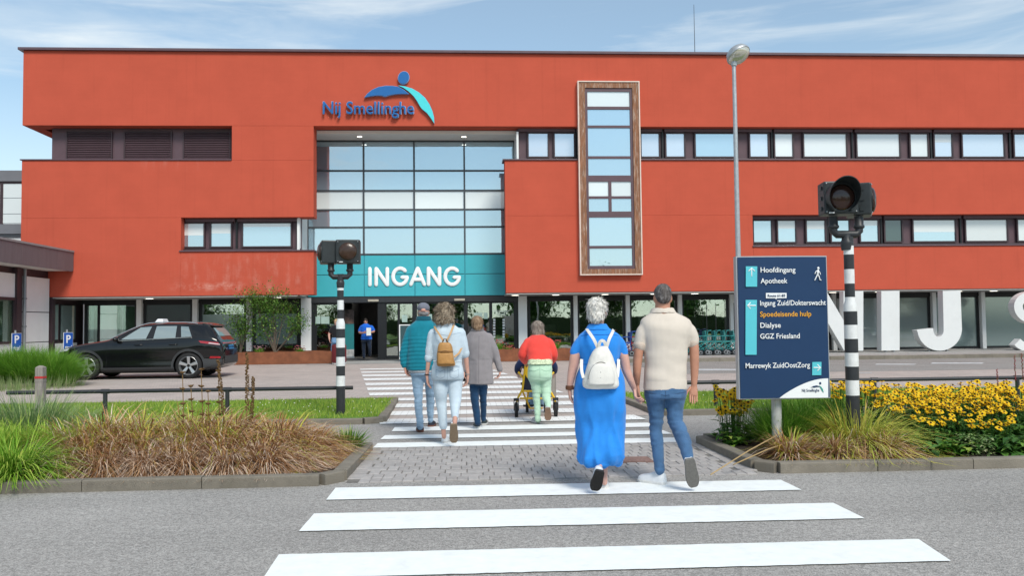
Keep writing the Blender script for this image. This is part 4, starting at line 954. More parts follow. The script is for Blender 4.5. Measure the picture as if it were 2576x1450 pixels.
# --- banner inside the doorway, A-board
q = at(875, 900, 35.6); bw_ = .26
rbn = thing('roll_up_banner', (q.x, 35.6, .06), 'teal roll up banner standing in the open doorway', 'banner')
MB().box((q.x-bw_, 35.6, .1), (q.x+bw_, 35.61, 2.1)).build('sheet', M('banner_teal', (.02, .2, .22), .5, var=.05), rbn); MB().box((q.x-bw_, 35.592, 1.5), (q.x+bw_, 35.599, 2.1)).build('picture', M('banner_photo', (.1, .06, .05), .5, var=.9, scale=4), rbn); MB().box((q.x-bw_-.03, 35.5, .06), (q.x+bw_+.03, 35.7, .11)).build('foot', m_galv, rbn)
MB().box((q.x-bw_, 35.592, .12), (q.x+bw_, 35.599, .42)).build('strip', M('banner_grey', (.45, .45, .45), .5, var=.3, scale=6), rbn)
q = at(1024, 900, 32.5); ab = thing('a_board', (q.x, 32.5, .01), 'white framed dark notice board standing behind the man in teal', 'notice board')
zt = at(1020, 817, 32.5).z; f = MB(); f.box((q.x-.3, 32.5, .1), (q.x-.26, 32.54, zt)); f.box((q.x+.26, 32.5, .1), (q.x+.3, 32.54, zt)); f.box((q.x-.26, 32.502, zt-.04), (q.x+.26, 32.538, zt)); f.box((q.x-.26, 32.502, .4), (q.x+.26, 32.538, .44))
f.build('frame', m_wpan, ab); MB().box((q.x-.26, 32.515, .44), (q.x+.26, 32.525, zt-.04)).build('face', M('board_dark', (.03, .07, .08), .5), ab)
# --- corten planters
m_cor = M('corten', (.21, .075, .035), .85, var=.25, scale=3, bump=.2, bscale=60, dirt=((.1, .035, .02), .6, 4))
def planter(x0, x1, y0, y1, h, lab):
    r = thing('planter', ((x0+x1)/2, y0, .01), lab, 'planter', 'long rusted steel planters'); t_ = .05
    MB().box((x0, y0, .01), (x1, y0+t_, h)).build('front_plate', m_cor, r, bevel=.006); MB().box((x0, y1-t_, .01), (x1, y1, h)).build('rear_plate', m_cor, r)
    for a in (x0, x1-t_): MB().box((a, y0+t_+.001, .011), (a+t_, y1-t_-.001, h-.002)).build('end_plate', m_cor, r)
    MB().box((x0+t_+.001, y0+t_+.001, .02), (x1-t_-.001, y1-t_-.001, h-.08)).build('soil', m_soil, r)
planter(at(520, 919, 31.7).x, at(833, 917, 31.7).x, 31.7, 33.0, .47, 'long rusted steel planter with two young trees left of the entrance')
planter(at(1240, 912, 31.4).x, at(1436, 911, 31.4).x, 31.4, 32.4, .47, 'long rusted steel planter with small flowers right of the entrance')
# --- big white letters on the pavement
m_big = M('letter_paint', (.68, .69, .69), .45, var=.04, scale=3, dirt=((.45, .44, .42), .25, 1.5))
LY = 32.3
def bigletter(ch, polys, lab):
    P = [[(at(px, py, LY).x, at(px, py, LY).z) for px, py in pl_] for pl_ in polys]; xs = [p[0] for pl_ in P for p in pl_]
    r = thing('giant_letter', ((min(xs)+max(xs))/2, LY, .14), lab, 'letter sculpture', 'giant white letters in front of the right wing')
    mb = MB()
    for pl_ in P: mb.prism(pl_, LY, LY+.38)
    mb.build('body', m_big, r, bevel=.01)
    zb = min(p[1] for pl_ in P for p in pl_)
    for f_ in (.3, .7):
        x = min(xs)+(max(xs)-min(xs))*f_; MB().box((x-.02, LY+.1, .14), (x+.02, LY+.28, zb+.03)).build('foot', m_galv, r)
T, B = 733, 883.5
bigletter('N', [[(2030, T+2), (2080, T+1.5), (2122, 806), (2122, T), (2172, T), (2172, B), (2124, B), (2080, 808), (2080, B+1), (2030, B+2)]], 'giant white letter N half hidden by the blue board and the banded pole')
bigletter('I', [[(2217, T), (2263, T-.5), (2263.5, B-1), (2217.5, B-.5)]], 'giant white letter I standing before the glass right of the banded pole')
jx = lambda x: (3000+x/3.074)/1.4899; jy = lambda y: (1050+y/3.074)/1.4899
J = [(jx(1640), jy(127)), (jx(1845), jy(122)), (jx(1862), jy(560))] + arc(jx(1605), jy(565), jx(1862)-jx(1605), jy(818)-jy(565), -5, -170, 18) + [(jx(1340), jy(578)), (jx(1530), jy(556))] + arc(jx(1592), jy(575), jx(1652)-jx(1592), jy(660)-jy(575), 178, 345, 8) + [(jx(1650), jy(540))]
bigletter('J', [J], 'giant white letter J with its round hook standing before the glass')
so_ = []
ctr = arc(2600, 771, 38, 27, 35, 180, 12)[:-1] + arc(2600, 771, 38, 33, 180, 262, 7) + arc(2596, 846, 42, 40, 82, 0, 8)[1:] + arc(2596, 846, 42, 30, 0, -150, 12)[1:]
hw = 11
L1, L2 = [], []
for i, p in enumerate(ctr):
    a, b2 = ctr[max(0, i-1)], ctr[min(len(ctr)-1, i+1)]; dx, dy = b2[0]-a[0], b2[1]-a[1]; l_ = math.hypot(dx, dy) or 1
    L1.append((p[0]-dy/l_*hw, p[1]+dx/l_*hw)); L2.append((p[0]+dy/l_*hw, p[1]-dx/l_*hw))
bigletter('S', [L1+L2[::-1]], 'giant white letter S cut off by the right edge of the picture')
# --- transport chairs parked on the pavement
def walker(frame_c, seat_c, name, lab, X, Y, grp=None, flag=True):
    mt = M('frame_'+frame_c[0], frame_c[1], .4, var=.05); ms = M('seat_'+seat_c[0], seat_c[1], .7, var=.1)
    r = thing(name, (0, 0, 0), lab, 'transport chair', grp); r['label'] = lab
    fr2 = MB()
    for y in (0, .5):
        fr2.tube([(-.42, y, .12), (-.32, y, .3), (-.1, y, .5), (.3, y, .52)], .016, 8); fr2.tube([(.33, y, .14), (.28, y, .5), (.36, y, .92), (.5, y, .95)], .016, 8)
        fr2.tube([(-.3, y, .22), (.3, y, .22)], .014, 8); fr2.tube([(-.12, y, .5), (-.16, y, .72), (.28, y, .74)], .015, 8); fr2.tube([(-.3, y, .22), (.26, y, .5)], .012, 8); fr2.tube([(-.1, y, .5), (.2, y, .22)], .012, 8)
    fr2.tube([(.47, 0, .95), (.47, .5, .95)], .016, 8); fr2.tube([(.3, 0, .35), (.3, .5, .35)], .014, 8); fr2.build('frame', mt, r, True)
    MB().box((-.12, .03, .5), (.28, .47, .545)).build('seat', ms, r, bevel=.01)
    mb = MB().box((.27, .03, .56), (.31, .47, .92)); mb.build('backrest', ms, r, bevel=.01)
    MB().box((-.45, .05, .11), (-.34, .45, .13)).build('footplate', m_blk, r)
    for y in (-.02, .52):
        for x, rr in ((.33, .12), (-.3, .1)):
            w_ = MB().lathe([(rr*.6, -.014), (rr, -.016), (rr, .016), (rr*.6, .014)], (x, y, rr), 18, 'y').build('wheel', m_blk, r, True)
            MB().lathe([(rr*.62, -.018), (rr*.5, -.02), (rr*.5, .02), (rr*.62, .018)], (x, y, rr), 14, 'y', cap=False).build('rim', m_galv, w_, True); MB().box((x-rr*.5, y-.012, rr-.012), (x+rr*.5, y+.012, rr+.012)).box((x-.012, y-.012, rr-rr*.5), (x+.012, y+.012, rr+rr*.5)).build('spoke', m_galv, w_)
    if flag: MB().tube([(.4, .25, .5), (.4, .25, 2.0)], .011, 6).build('theft_rod', m_blk, r, True)
    r.location = (X, Y, .14); return r
TQ = ('teal', (.02, .2, .2)); WY = 31.5
x0_ = at(1758, 870, WY).x; dx_ = at(1783, 870, WY).x-x0_
tw = walker(TQ, TQ, 'transport_chair', 'teal transport chair at the free left end of the nested row', x0_, WY, 'nested teal transport chairs')
for k in range(1, 6 if True else 0):
    if k < 5: o = copy_tree(tw); o.location = (x0_+k*dx_*.93, WY, .14); o['label'] = ['', 'teal transport chair, second from the left in the nested row', 'teal transport chair in the middle of the nested row', 'teal transport chair, second from the right in the teal row', 'teal transport chair next to the blue one ending the row'][k]
walker(('blue', (.01, .06, .28)), ('bl', (.01, .04, .2)), 'transport_chair', 'blue transport chair at the end of the teal row, against the blue board', x0_+5*dx_*.93, WY, 'transport chairs parked by the glass')
walker(('blue', (.01, .06, .28)), ('bl', (.01, .04, .2)), 'transport_chair', 'blue transport chair seen between the walking couple', at(1567, 870, 31.3).x, 31.3, 'transport chairs parked by the glass', False)
walker(('red', (.3, .02, .03)), ('dk', (.02, .02, .04)), 'transport_chair', 'dark transport chair with red frame half hidden behind the man in beige', at(1597, 870, 31.6).x, 31.6, 'transport chairs parked by the glass', False)
# ================================================================ TAXI
CXW, CYW = -10.45, 23.62            # front wheel, near side
car = thing('parked_car', (CXW+1.4, CYW+.93, 0), 'black taxi estate car parked in front of the left wing with a white roof sign', 'car')
m_paint = M('car_black', (.006, .0065, .0075), .12, 0, var=.05, spec=.25, coat=.55)
m_clad = M('car_cladding', (.035, .037, .04), .6, var=.06, scale=20); m_tyre = M('tyre', (.014, .014, .015), .8, var=.1, scale=20)
m_alloy = M('alloy', (.55, .56, .57), .3, .8, var=.05); m_cgl = GLASS('car_glass', (.2, .24, .235), .3, (.85, .95, .93), see=False); m_chrome = M('chrome', (.6, .61, .62), .2, .9, var=.02)
ST = [  # x, half width, bottom, belt half width, belt z, edge half width, edge z, top z
 (-.90, .52, .34, .50, .60, .46, .64, .66), (-.83, .72, .25, .68, .74, .6, .79, .81), (-.66, .84, .21, .8, .83, .7, .88, .90), (-.35, .905, .2, .87, .9, .74, .955, .975), (0, .925, .19, .885, .97, .76, 1.01, 1.035),
 (.4, .93, .19, .89, 1.03, .78, 1.065, 1.09), (.62, .93, .19, .885, 1.055, .80, 1.115, 1.16), (.95, .93, .19, .88, 1.07, .745, 1.285, 1.33), (1.3, .93, .19, .875, 1.085, .69, 1.445, 1.485), (1.6, .93, .19, .875, 1.095, .66, 1.51, 1.555),
 (2.0, .93, .19, .875, 1.105, .645, 1.53, 1.585), (2.4, .93, .19, .88, 1.12, .64, 1.525, 1.58), (2.8, .93, .2, .885, 1.135, .63, 1.52, 1.575), (3.05, .925, .21, .885, 1.15, .625, 1.51, 1.56), (3.22, .92, .22, .875, 1.15, .635, 1.485, 1.535),
 (3.38, .905, .24, .86, 1.13, .66, 1.33, 1.37), (3.52, .885, .27, .84, 1.09, .70, 1.14, 1.16), (3.6, .865, .3, .82, 1.0, .72, 1.05, 1.065), (3.66, .82, .36, .79, .86, .7, .93, .95), (3.69, .74, .44, .72, .72, .64, .78, .8)]
def section(s_):
    x, wd, zb, wb, zbelt, we, ze, zt = s_
    half = [(0, zb), (wd*.8, zb), (wd*.965, zb+.05), (wd*.99, zb+.14), (wd*.962, zb+.31), (wd*.975, zb+(zbelt-zb)*.5), (wd, zb+(zbelt-zb)*.66), (wd*.985, zb+(zbelt-zb)*.84), (wb+.012, zbelt-.05), (wb, zbelt), (wb*.45+we*.55, zbelt*.45+ze*.55+.01), (we+.01, ze-.025), (we-.06, ze+.018), (we*.5, zt-.01), (0, zt)]
    ring = [Vector((x, y, z)) for y, z in half] + [Vector((x, -y, z)) for y, z in half[-2:0:-1]]
    return ring
# denser stations
def cr(a, b_, c_, d_, t): return .5*((2*b_)+(-a+c_)*t+(2*a-5*b_+4*c_-d_)*t*t+(-a+3*b_-3*c_+d_)*t**3)
SS = []
for i in range(len(ST)-1):
    p0, p1, p2, p3 = ST[max(i-1, 0)], ST[i], ST[i+1], ST[min(i+2, len(ST)-1)]
    for t in (0, .5): SS.append(tuple(cr(a, b_, c_, d_, t) for a, b_, c_, d_ in zip(p0, p1, p2, p3)))
SS.append(ST[-1])
cb = MB().rings([section(s_) for s_ in SS])
me = cb.mesh('body')
ob = bpy.data.objects.new('tmp', me); col.objects.link(ob)
ssf = ob.modifiers.new('s', 'SUBSURF'); ssf.levels = 1
full = evalmesh(ob)
bvh = BVHTree.FromPolygons([v.co.copy() for v in full.vertices], [tuple(p.vertices) for p in full.polygons])
cut = []
for x in (0, 2.764):
    cm = MB().lathe([(.4, -2), (.4, 2)], (x, 0, .36), 40, 'y'); c_ = bpy.data.objects.new('cut', cm.mesh('cut')); col.objects.link(c_); cut.append(c_)
    # only the outer 26 cm on each side
    vs_ = c_.data.vertices
for c_ in cut:
    pass
bpy.data.objects.remove(cut[0]); bpy.data.objects.remove(cut[1]); cut = []
for x in (0, 2.764):
    for sgn in (-1, 1):
        cm = MB().lathe([(.405, .66*sgn), (.405, 1.2*sgn)] if sgn > 0 else [(.405, -1.2), (.405, -.66)], (x, 0, .362), 40, 'y'); c_ = bpy.data.objects.new('cut', cm.mesh('cut')); col.objects.link(c_); cut.append(c_)
        b2 = ob.modifiers.new('c', 'BOOLEAN'); b2.object = c_; b2.operation = 'DIFFERENCE'; b2.solver = 'EXACT'
body = evalmesh(ob)
for o in cut+[ob]: bpy.data.objects.remove(o)
OFF = Vector((CXW, CYW+.93, 0))
for mm in (body,): mm.transform(Matrix.Translation(OFF))
bm = bmesh.new(); bm.from_mesh(body)
bo = meshobj('body', body, m_paint, car)
body.set_sharp_from_angle(angle=R_(40)); bm.free()
def proj(x, z, side=-1, off=.006):
    h = bvh.ray_cast(Vector((x, side*3, z)), Vector((0, -side, 0)))
    if h[0] is None: h = bvh.find_nearest(Vector((x, side*.85, z)))
    return h[0] + h[1]*off + OFF
def top_(x, y, off=.005):
    h = bvh.ray_cast(Vector((x, y, 3)), Vector((0, 0, -1)))
    return (h[0]+h[1]*off if h[0] else Vector((x, y, 1))) + OFF
def quad_panel(c4, nu, nv, fn):
    """grid between four corners ((u,v) pairs, order bl br tr tl) mapped through fn"""
    mb = MB(); rows = []
    for j in range(nv+1):
        for i in range(nu+1):
            u, v = i/nu, j/nv
            a = [c4[0][k]*(1-u)+c4[1][k]*u for k in (0, 1)]; b_ = [c4[3][k]*(1-u)+c4[2][k]*u for k in (0, 1)]
            rows.append(fn(a[0]*(1-v)+b_[0]*v, a[1]*(1-v)+b_[1]*v))
    mb.add(rows, [(j*(nu+1)+i, j*(nu+1)+i+1, (j+1)*(nu+1)+i+1, (j+1)*(nu+1)+i) for j in range(nv) for i in range(nu)]); return mb
# zoomed picture to car coordinates on the near side
kx = lambda x: (x-825)/355.6; kz = lambda y: (1092-y)/355.6*1.0
m_cdark = M('car_trim_black', (.008, .008, .009), .25, var=.05, spec=.5)
for side in (-1, 1):
    fn = lambda x, z, s_=side: proj(x, z, s_, .008); fd = lambda x, z, s_=side: proj(x, z, s_, .005)
    quad_panel(((.80, 1.075), (2.93, 1.16), (2.72, 1.50), (1.42, 1.475)), 30, 8, fd).build('window_surround', m_cdark, car, True)
    for q in (((.93, 1.105), (1.60, 1.12), (1.70, 1.455), (1.40, 1.435)), ((1.80, 1.125), (2.40, 1.14), (2.38, 1.465), (1.83, 1.465)), ((2.56, 1.155), (2.84, 1.17), (2.70, 1.44), (2.49, 1.455))):
        quad_panel(q, 12, 8, fn).build('side_window', m_cgl, car, True)
    mb = MB().tube([proj(x, z, side, .01) for x, z in [(.75+.11*i, 1.062+.0045*i*1.0) for i in range(20)]], .013, 6); mb.build('window_trim', m_chrome, car, True)
    rp_ = [(x_, side*(we+.012), ze+.012+.035*max(0, min(1, (x_-1.3)*3, (2.95-x_)*4))) for x_, wd, zb, wb, zbelt, we, ze, zt in SS if .6 < x_ < 3.0]
    MB().tube([Vector(q)+OFF for q in rp_], .014, 8).build('roof_rail', m_chrome, car, True)
    quad_panel(((.40, .2), (2.38, .2), (2.38, .335), (.40, .335)), 24, 4, fn).build('sill_cladding', m_clad, car, True)
    for x, z0, z1 in ((.55, .34, 1.05), (1.66, .22, 1.09), (2.44, .62, 1.12)):
        mb = MB().tube([proj(x+(.0 if x != 2.44 else (.08*(z-.62))), z, side, .001) for z in [z0+(z1-z0)*i/10 for i in range(11)]], .0045, 5); mb.build('door_seam', m_cdark, car)
    for x in (1.42, 2.36):
        p = proj(x, .955, side, .0); h_ = MB(); h_.tube([p+Vector((-.11, side*.012, -.004)), p+Vector((-.06, side*.034, 0)), p+Vector((.06, side*.034, .004)), p+Vector((.11, side*.012, .006))], [.012, .016, .016, .012], 8, dome=True); h_.build('door_handle', m_paint, car, True)
    p = proj(.86, 1.1, side, 0); mr_ = MB().ell(p+Vector((-.02, side*.15, .02)), (.075, .115, .07), 14, 9); mr_.tube([p, p+Vector((-.01, side*.12, -.01))], .022, 8); mr_.build('wing_mirror', m_paint, car, True)
    for wx, nm in ((0, 'wheel_arch'), (2.764, 'wheel_arch')):
        mb = MB(); n = 26; vs_ = []; fs_ = []
        for k in range(n+1):
            a = R_(-8+196*k/n)
            for rr, of in ((.404, .0), (.408, .012), (.465, .012), (.47, .0)):
                x, z = wx+rr*math.cos(a), .362+rr*math.sin(a); vs_.append(proj(x, max(.2, z), side, of))
        for k in range(n):
            for j in range(3): fs_.append((k*4+j, k*4+j+1, (k+1)*4+j+1, (k+1)*4+j))
        mb.add(vs_, fs_); mb.build(nm, m_clad, car, True)
    # lamps
    quad_panel(((3.10, .99), (3.60, .92), (3.56, 1.0), (3.04, 1.055)), 12, 4, fn).build('tail_light', M('tail_red', (.32, .012, .02), .15, spec=.7, var=.1), car, True)
    quad_panel(((3.3, .975), (3.6, .93), (3.6, .95), (3.34, 1.0)), 8, 2, lambda x, z, s_=side: proj(x, z, s_, .011)).build('reverse_lens', M('lens_clear', (.55, .5, .5), .15), car, True)
    quad_panel(((3.33, .56), (3.62, .56), (3.62, .61), (3.36, .62)), 8, 2, fn).build('reflector', MATS['tail_red'], car, True)
    quad_panel(((-.82, .76), (-.5, .82), (-.47, .88), (-.8, .82)), 8, 3, fn).build('headlight', M('head_lens', (.5, .52, .55), .1, spec=.7), car, True)
    quad_panel(((3.16, .22), (3.66, .38), (3.66, .52), (3.2, .56)), 10, 5, fn).build('bumper_cladding', m_clad, car, True)
# rear face
def rearp(y, z, off=.008):
    h = bvh.ray_cast(Vector((6, y, z)), Vector((-1, 0, 0))); return (h[0]+h[1]*off if h[0] else Vector((3.69, y, z)))+OFF
quad_panel(((-.66, .4), (.66, .4), (.66, .62), (-.66, .62)), 14, 4, rearp).build('rear_bumper', m_clad, car, True)
quad_panel(((-.26, .8), (.26, .8), (.26, .91), (-.26, .91)), 4, 3, lambda y, z: rearp(y, z, .012)).build('number_plate', M('plate_blue', (.03, .25, .55), .4, var=.05), car)
quad_panel(((-.7, .955), (.7, .955), (.7, 1.0), (-.7, 1.0)), 14, 2, rearp).build('light_bar', MATS['tail_red'], car, True)
quad_panel(((-.6, 1.17), (.6, 1.17), (.54, 1.40), (-.54, 1.40)), 10, 6, rearp).build('rear_window', m_cgl, car, True)
quad_panel(((.72, -.68), (.72, .68), (1.36, .58), (1.36, -.58)), 8, 8, lambda x, y: top_(x, y, .008)).build('windscreen', m_cgl, car, True)
sp_ = MB().hexa([Vector(p)+OFF for p in ((3.05, -.6, 1.49), (3.34, -.55, 1.44), (3.34, .55, 1.44), (3.05, .6, 1.49), (3.05, -.6, 1.55), (3.36, -.55, 1.475), (3.36, .55, 1.475), (3.05, .6, 1.55))]); sp_.build('spoiler', m_cdark, car, bevel=.012)
tl = MB().hexa([Vector(p)+OFF for p in ((1.6, -.25, 1.57), (1.84, -.25, 1.575), (1.84, .25, 1.575), (1.6, .25, 1.57), (1.67, -.2, 1.68), (1.81, -.2, 1.68), (1.81, .2, 1.68), (1.67, .2, 1.68))]); tl.build('taxi_sign', M('taxi_white', (.75, .76, .78), .3), car, bevel=.02)
MB().tube([Vector((2.75, 0, 1.55))+OFF, Vector((2.85, 0, 1.64))+OFF], [.012, .006], 6).build('antenna', m_cdark, car)
for y in (-.2, -.07, .07, .2): q = rearp(y, .855, .016); MB().box((q.x-.003, q.y-.045, q.z-.03), (q.x+.003, q.y+.045, q.z+.03)).build('plate_mark', M('plate_ink', (.01, .05, .12), .5), car)
def wheel(x, side):
    cy = CYW+.93+side*.80; c_ = (CXW+x, cy, .366); sg = -side       # lathe h>0 points to -y
    T = [(.2, -.115), (.32, -.115), (.355, -.09), (.366, -.05), (.366, .05), (.355, .09), (.32, .115), (.262, .115)]
    w_ = MB().lathe([(r, h*1) for r, h in T], c_, 40, 'y', cap=False).build('wheel', m_tyre, car, True)
    f = sg
    rim = MB().lathe([(.264, f*.085), (.267, f*.105), (.253, f*.112), (.24, f*.085), (.235, -f*.04)], c_, 36, 'y', cap=False)
    rim.build('rim', m_alloy, w_, True)
    MB().lathe([(.001, -f*.02), (.236, -f*.02), (.236, -f*.03)] , c_, 24, 'y').build('brake_disc', m_cdark, w_, True)
    for k in range(5):
        a = 2*math.pi*k/5+math.pi/2; ca, sa = math.cos(a), math.sin(a)
        def P(r, t, h): return Vector(c_)+Vector((r*ca-t*sa, -f*h, r*sa+t*ca))
        MB().hexa([P(.03, -.038, .05), P(.25, -.052, .085), P(.25, .052, .085), P(.03, .038, .05), P(.03, -.026, .085), P(.25, -.04, .107), P(.25, .04, .107), P(.03, .026, .085)]).build('spoke', m_alloy, w_, bevel=.006)
    MB().lathe([(.001, f*.098), (.038, f*.096), (.045, f*.085), (.045, f*.04)], c_, 16, 'y').build('hub_cap', m_cdark, w_, True)
for x in (0, 2.764):
    for side in (-1, 1): wheel(x, side)
MB().box((CXW-.5, CYW+.25, .17), (CXW+2.5, CYW+1.6, .3)).build('underbody', m_cdark, car)
# ================================================================ PLANTS
m_sedge = TINT('sedge_blade', [(0, (.17, .07, .03)), (.25, (.36, .175, .07)), (.45, (.56, .35, .19)), (.68, (.78, .64, .53)), (.74, (.5, .32, .06)), (.85, (.54, .52, .1)), (1, (.32, .42, .06))], .75, .2)
m_green = TINT('green_blade', [(0, (.07, .19, .02)), (.5, (.16, .36, .035)), (.9, (.3, .52, .07)), (1, (.5, .54, .18))], .55, .3)
m_lime = TINT('lime_blade', [(0, (.09, .22, .014)), (.5, (.22, .42, .035)), (1, (.5, .6, .11))], .55, .3)
m_grey = TINT('blue_green_blade', [(0, (.1, .19, .07)), (.5, (.2, .32, .11)), (.85, (.34, .44, .18)), (1, (.52, .5, .3))], .6, .3)
m_leafd = TINT('dark_leaf', [(0, (.03, .1, .015)), (.6, (.08, .2, .03)), (1, (.2, .36, .06))], .45, .2, .4)
m_leafy = TINT('fresh_leaf', [(0, (.04, .12, .015)), (.6, (.12, .28, .03)), (1, (.35, .45, .08))], .5, .3)
m_birch = TINT('tree_leaf', [(0, (.05, .13, .02)), (.55, (.13, .27, .045)), (.9, (.26, .4, .09)), (1, (.5, .46, .16))], .5, .3)
m_dry = TINT('dry_stem', [(0, (.13, .075, .03)), (.6, (.3, .19, .08)), (1, (.42, .3, .15))], .85, 0)
m_bark = M('bark', (.13, .10, .075), .95, var=.3, scale=20, bump=.6, bscale=50)
m_petal = TINT('petal', [(0, (.8, .4, .004)), (.5, (.9, .6, .01)), (1, (.92, .7, .04))], .55, .25)
m_cone = M('flower_cone', (.022, .012, .008), .8, var=.3, scale=80)
rnd = random.Random(11)
def U(a, b_): return rnd.uniform(a, b_)
def blades(mb, n, r0_, L0, L1, e0, e1, droop, wd, tints, c=(0, 0, 0), segs=4, lean=0.):
    """tussock of arching blades: e = angle from the ground at the root, droop = sag of the tip in lengths"""
    for _ in range(n):
        a = U(0, 6.283); rr = r0_*math.sqrt(rnd.random()); bx_, by_ = c[0]+rr*math.cos(a), c[1]+rr*math.sin(a)
        az = a+U(-.7, .7); el = R_(U(e0, e1)); Ln = U(L0, L1); dr = droop*U(.5, 1.3); w_ = wd*U(.7, 1.3); tw = U(-.6, .6)
        dx, dy = math.cos(az), math.sin(az); sx, sy = -math.sin(az+tw), math.cos(az+tw)
        vs_ = []
        for k in range(segs+1):
            t = k/segs; o = Ln*(t*math.cos(el)+dr*.35*t*t); h = Ln*(t*math.sin(el)-dr*t**2.2); h = max(h, .01-.0*t)
            ww = w_*(1-t**1.7)*.5+.0004
            p = (bx_+dx*o+lean*t*Ln, by_+dy*o, c[2]+h); vs_ += [(p[0]-sx*ww, p[1]-sy*ww, p[2]), (p[0]+sx*ww, p[1]+sy*ww, p[2]+ww*.3)]
        mb.add(vs_, [(2*k, 2*k+1, 2*k+3, 2*k+2) for k in range(segs)], tints())
def clump(name, mat, loc, label, cat, group, **kw):
    mb = MB(); n = kw.pop('n'); blades(mb, n, **kw)
    root = thing(name, loc, label, cat, group); me = mb.mesh('blade_tuft'); me.materials.append(mat); o = link('blade_tuft', me, root); return root
# brown sedges in the left bed (a few tussock meshes shared)
def sedge_tint(green): return lambda: (U(.78, 1) if rnd.random() < green else min(1, max(0, rnd.gauss(.42, .2))))
SED = []
def mixt(*parts):
    def f():
        q = rnd.random()
        for w_, m_, sd_ in parts:
            if q < w_: return min(1, max(0, rnd.gauss(m_, sd_)))
            q -= w_
        return .5
    return f
# 0 front: bleached over dark; 1 second row: orange brown; 2 rear: brown shot with yellow green; 3 front, darker; 4 green
for tf, k_ in ((mixt((.5, .62, .06), (.3, .4, .1), (.2, .12, .1)), .94), (mixt((.6, .24, .12), (.25, .5, .12), (.15, .82, .08)), 1.0), (mixt((.4, .28, .14), (.2, .55, .1), (.4, .86, .08)), 1.1), (mixt((.35, .62, .06), (.4, .3, .12), (.25, .08, .08)), .9), (mixt((.2, .3, .2), (.8, .9, .1)), 1.1)):
    mb = MB(); blades(mb, 1150, .16, .34*k_, .74*k_, 16, 84, .74, .0115, tf)
    blades(mb, 380, .18, .22, .44, 10, 50, .45, .013, mixt((.6, .6, .07), (.4, .2, .15)))
    me = mb.mesh('blade_tuft'); me.materials.append(m_sedge); SED.append(me)
def sedge(px, py, Y, kind, scale, label, group):
    X = at(px, py, Y).x; r = thing('sedge_clump', (X, Y, .065), label, 'ornamental grass', group); o = link('blade_tuft', SED[kind], r); r.rotation_euler = (0, 0, U(0, 6.28)); r.scale = (scale, scale, scale*U(.92, 1.08)); return r
GL = 'dry brown sedge clumps massed in the left bed'
LB = 'dry brown sedge clump, one of the matted mass filling the kerbed left bed'
for px, Y, k, s_ in ((150, 8.05, 0, .95), (262, 8.0, 3, .9), (365, 8.02, 0, .95), (470, 8.0, 3, .9), (572, 8.03, 0, .95), (672, 8.02, 3, .95), (755, 8.1, 0, .85),
                     (230, 8.42, 1, 1), (340, 8.45, 1, 1), (450, 8.42, 0, 1.0), (555, 8.45, 1, 1.05), (655, 8.42, 1, 1), (752, 8.45, 1, 1), (786, 8.55, 3, .75),
                     (200, 8.85, 2, 1), (300, 8.9, 2, 1), (400, 8.85, 4, .9), (510, 8.9, 2, 1.0), (610, 8.9, 4, .85), (700, 8.9, 1, 1.0), (780, 8.9, 1, .98), (818, 9.0, 3, .7),
                     (260, 9.3, 2, 1), (360, 9.32, 2, 1.0), (470, 9.3, 2, 1.0), (580, 9.3, 1, 1.0), (690, 9.3, 1, .95), (775, 9.3, 1, .9)):
    s_ *= (.86 if Y < 8.2 else 1.0 if Y < 8.7 else 1.2 if Y < 9.1 else 1.28)*(.74 if px > 740 else 1)
    sedge(px, 1150, Y+(.14 if Y < 8.2 else .07 if Y < 9.1 else .0), k, s_, ('bleached brown sedge clump in the front row along the kerb of the left bed' if Y < 8.2 else 'rusty brown sedge clump in the second row of the left bed' if Y < 8.7 else 'yellow flecked sedge clump in the third row of the left bed' if Y < 9.1 else 'sedge clump with green blades in the rear row of the left bed'), GL)
clump('sedge_clump', m_lime, tuple(at(36, 1150, 7.98).xy)+(.065,), 'bright green arching sedge spilling over the kerb at the left edge', 'ornamental grass', None, n=1300, r0_=.18, L0=.4, L1=.74, e0=20, e1=82, droop=.6, wd=.011, tints=lambda: rnd.random())
clump('sedge_clump', m_lime, tuple(at(-40, 1150, 8.6).xy)+(.065,), 'yellow green tuft behind the bright green sedge at the left edge', 'ornamental grass', None, n=1100, r0_=.2, L0=.4, L1=.7, e0=35, e1=88, droop=.35, wd=.01, tints=lambda: U(.3, 1))
clump('sedge_clump', m_lime, tuple(at(120, 1150, 8.9).xy)+(.065,), 'yellowing green tuft between the bright green sedge and the brown mass', 'ornamental grass', None, n=900, r0_=.2, L0=.35, L1=.62, e0=35, e1=88, droop=.35, wd=.009, tints=lambda: U(.2, 1))
clump('daylily_clump', m_lime, tuple(at(55, 1150, 9.2).xy)+(.065,), 'low yellow leaved daylily clump at the rear of the left bed', 'plant', None, n=500, r0_=.2, L0=.4, L1=.65, e0=30, e1=80, droop=.35, wd=.018, tints=lambda: U(.5, 1))
clump('fountain_grass', m_grey, tuple(at(70, 1000, 10.0).xy)+(.03,), 'tall grey green fountain grass at the left edge before the tube rail', 'ornamental grass', None, n=1700, r0_=.32, L0=.5, L1=.98, e0=40, e1=88, droop=.3, wd=.009, tints=lambda: rnd.random())
clump('fountain_grass', m_grey, tuple(at(172, 1000, 9.75).xy)+(.03,), 'loose grey green grass tuft right of the timber bollard', 'ornamental grass', None, n=900, r0_=.25, L0=.4, L1=.82, e0=35, e1=85, droop=.35, wd=.007, tints=lambda: rnd.random())
clump('catmint_plant', m_leafy, tuple(at(872, 1100, 9.3).xy)+(.06,), 'small pale green plant at the path end of the left bed', 'plant', None, n=420, r0_=.1, L0=.12, L1=.34, e0=30, e1=88, droop=.15, wd=.016, tints=lambda: rnd.random())
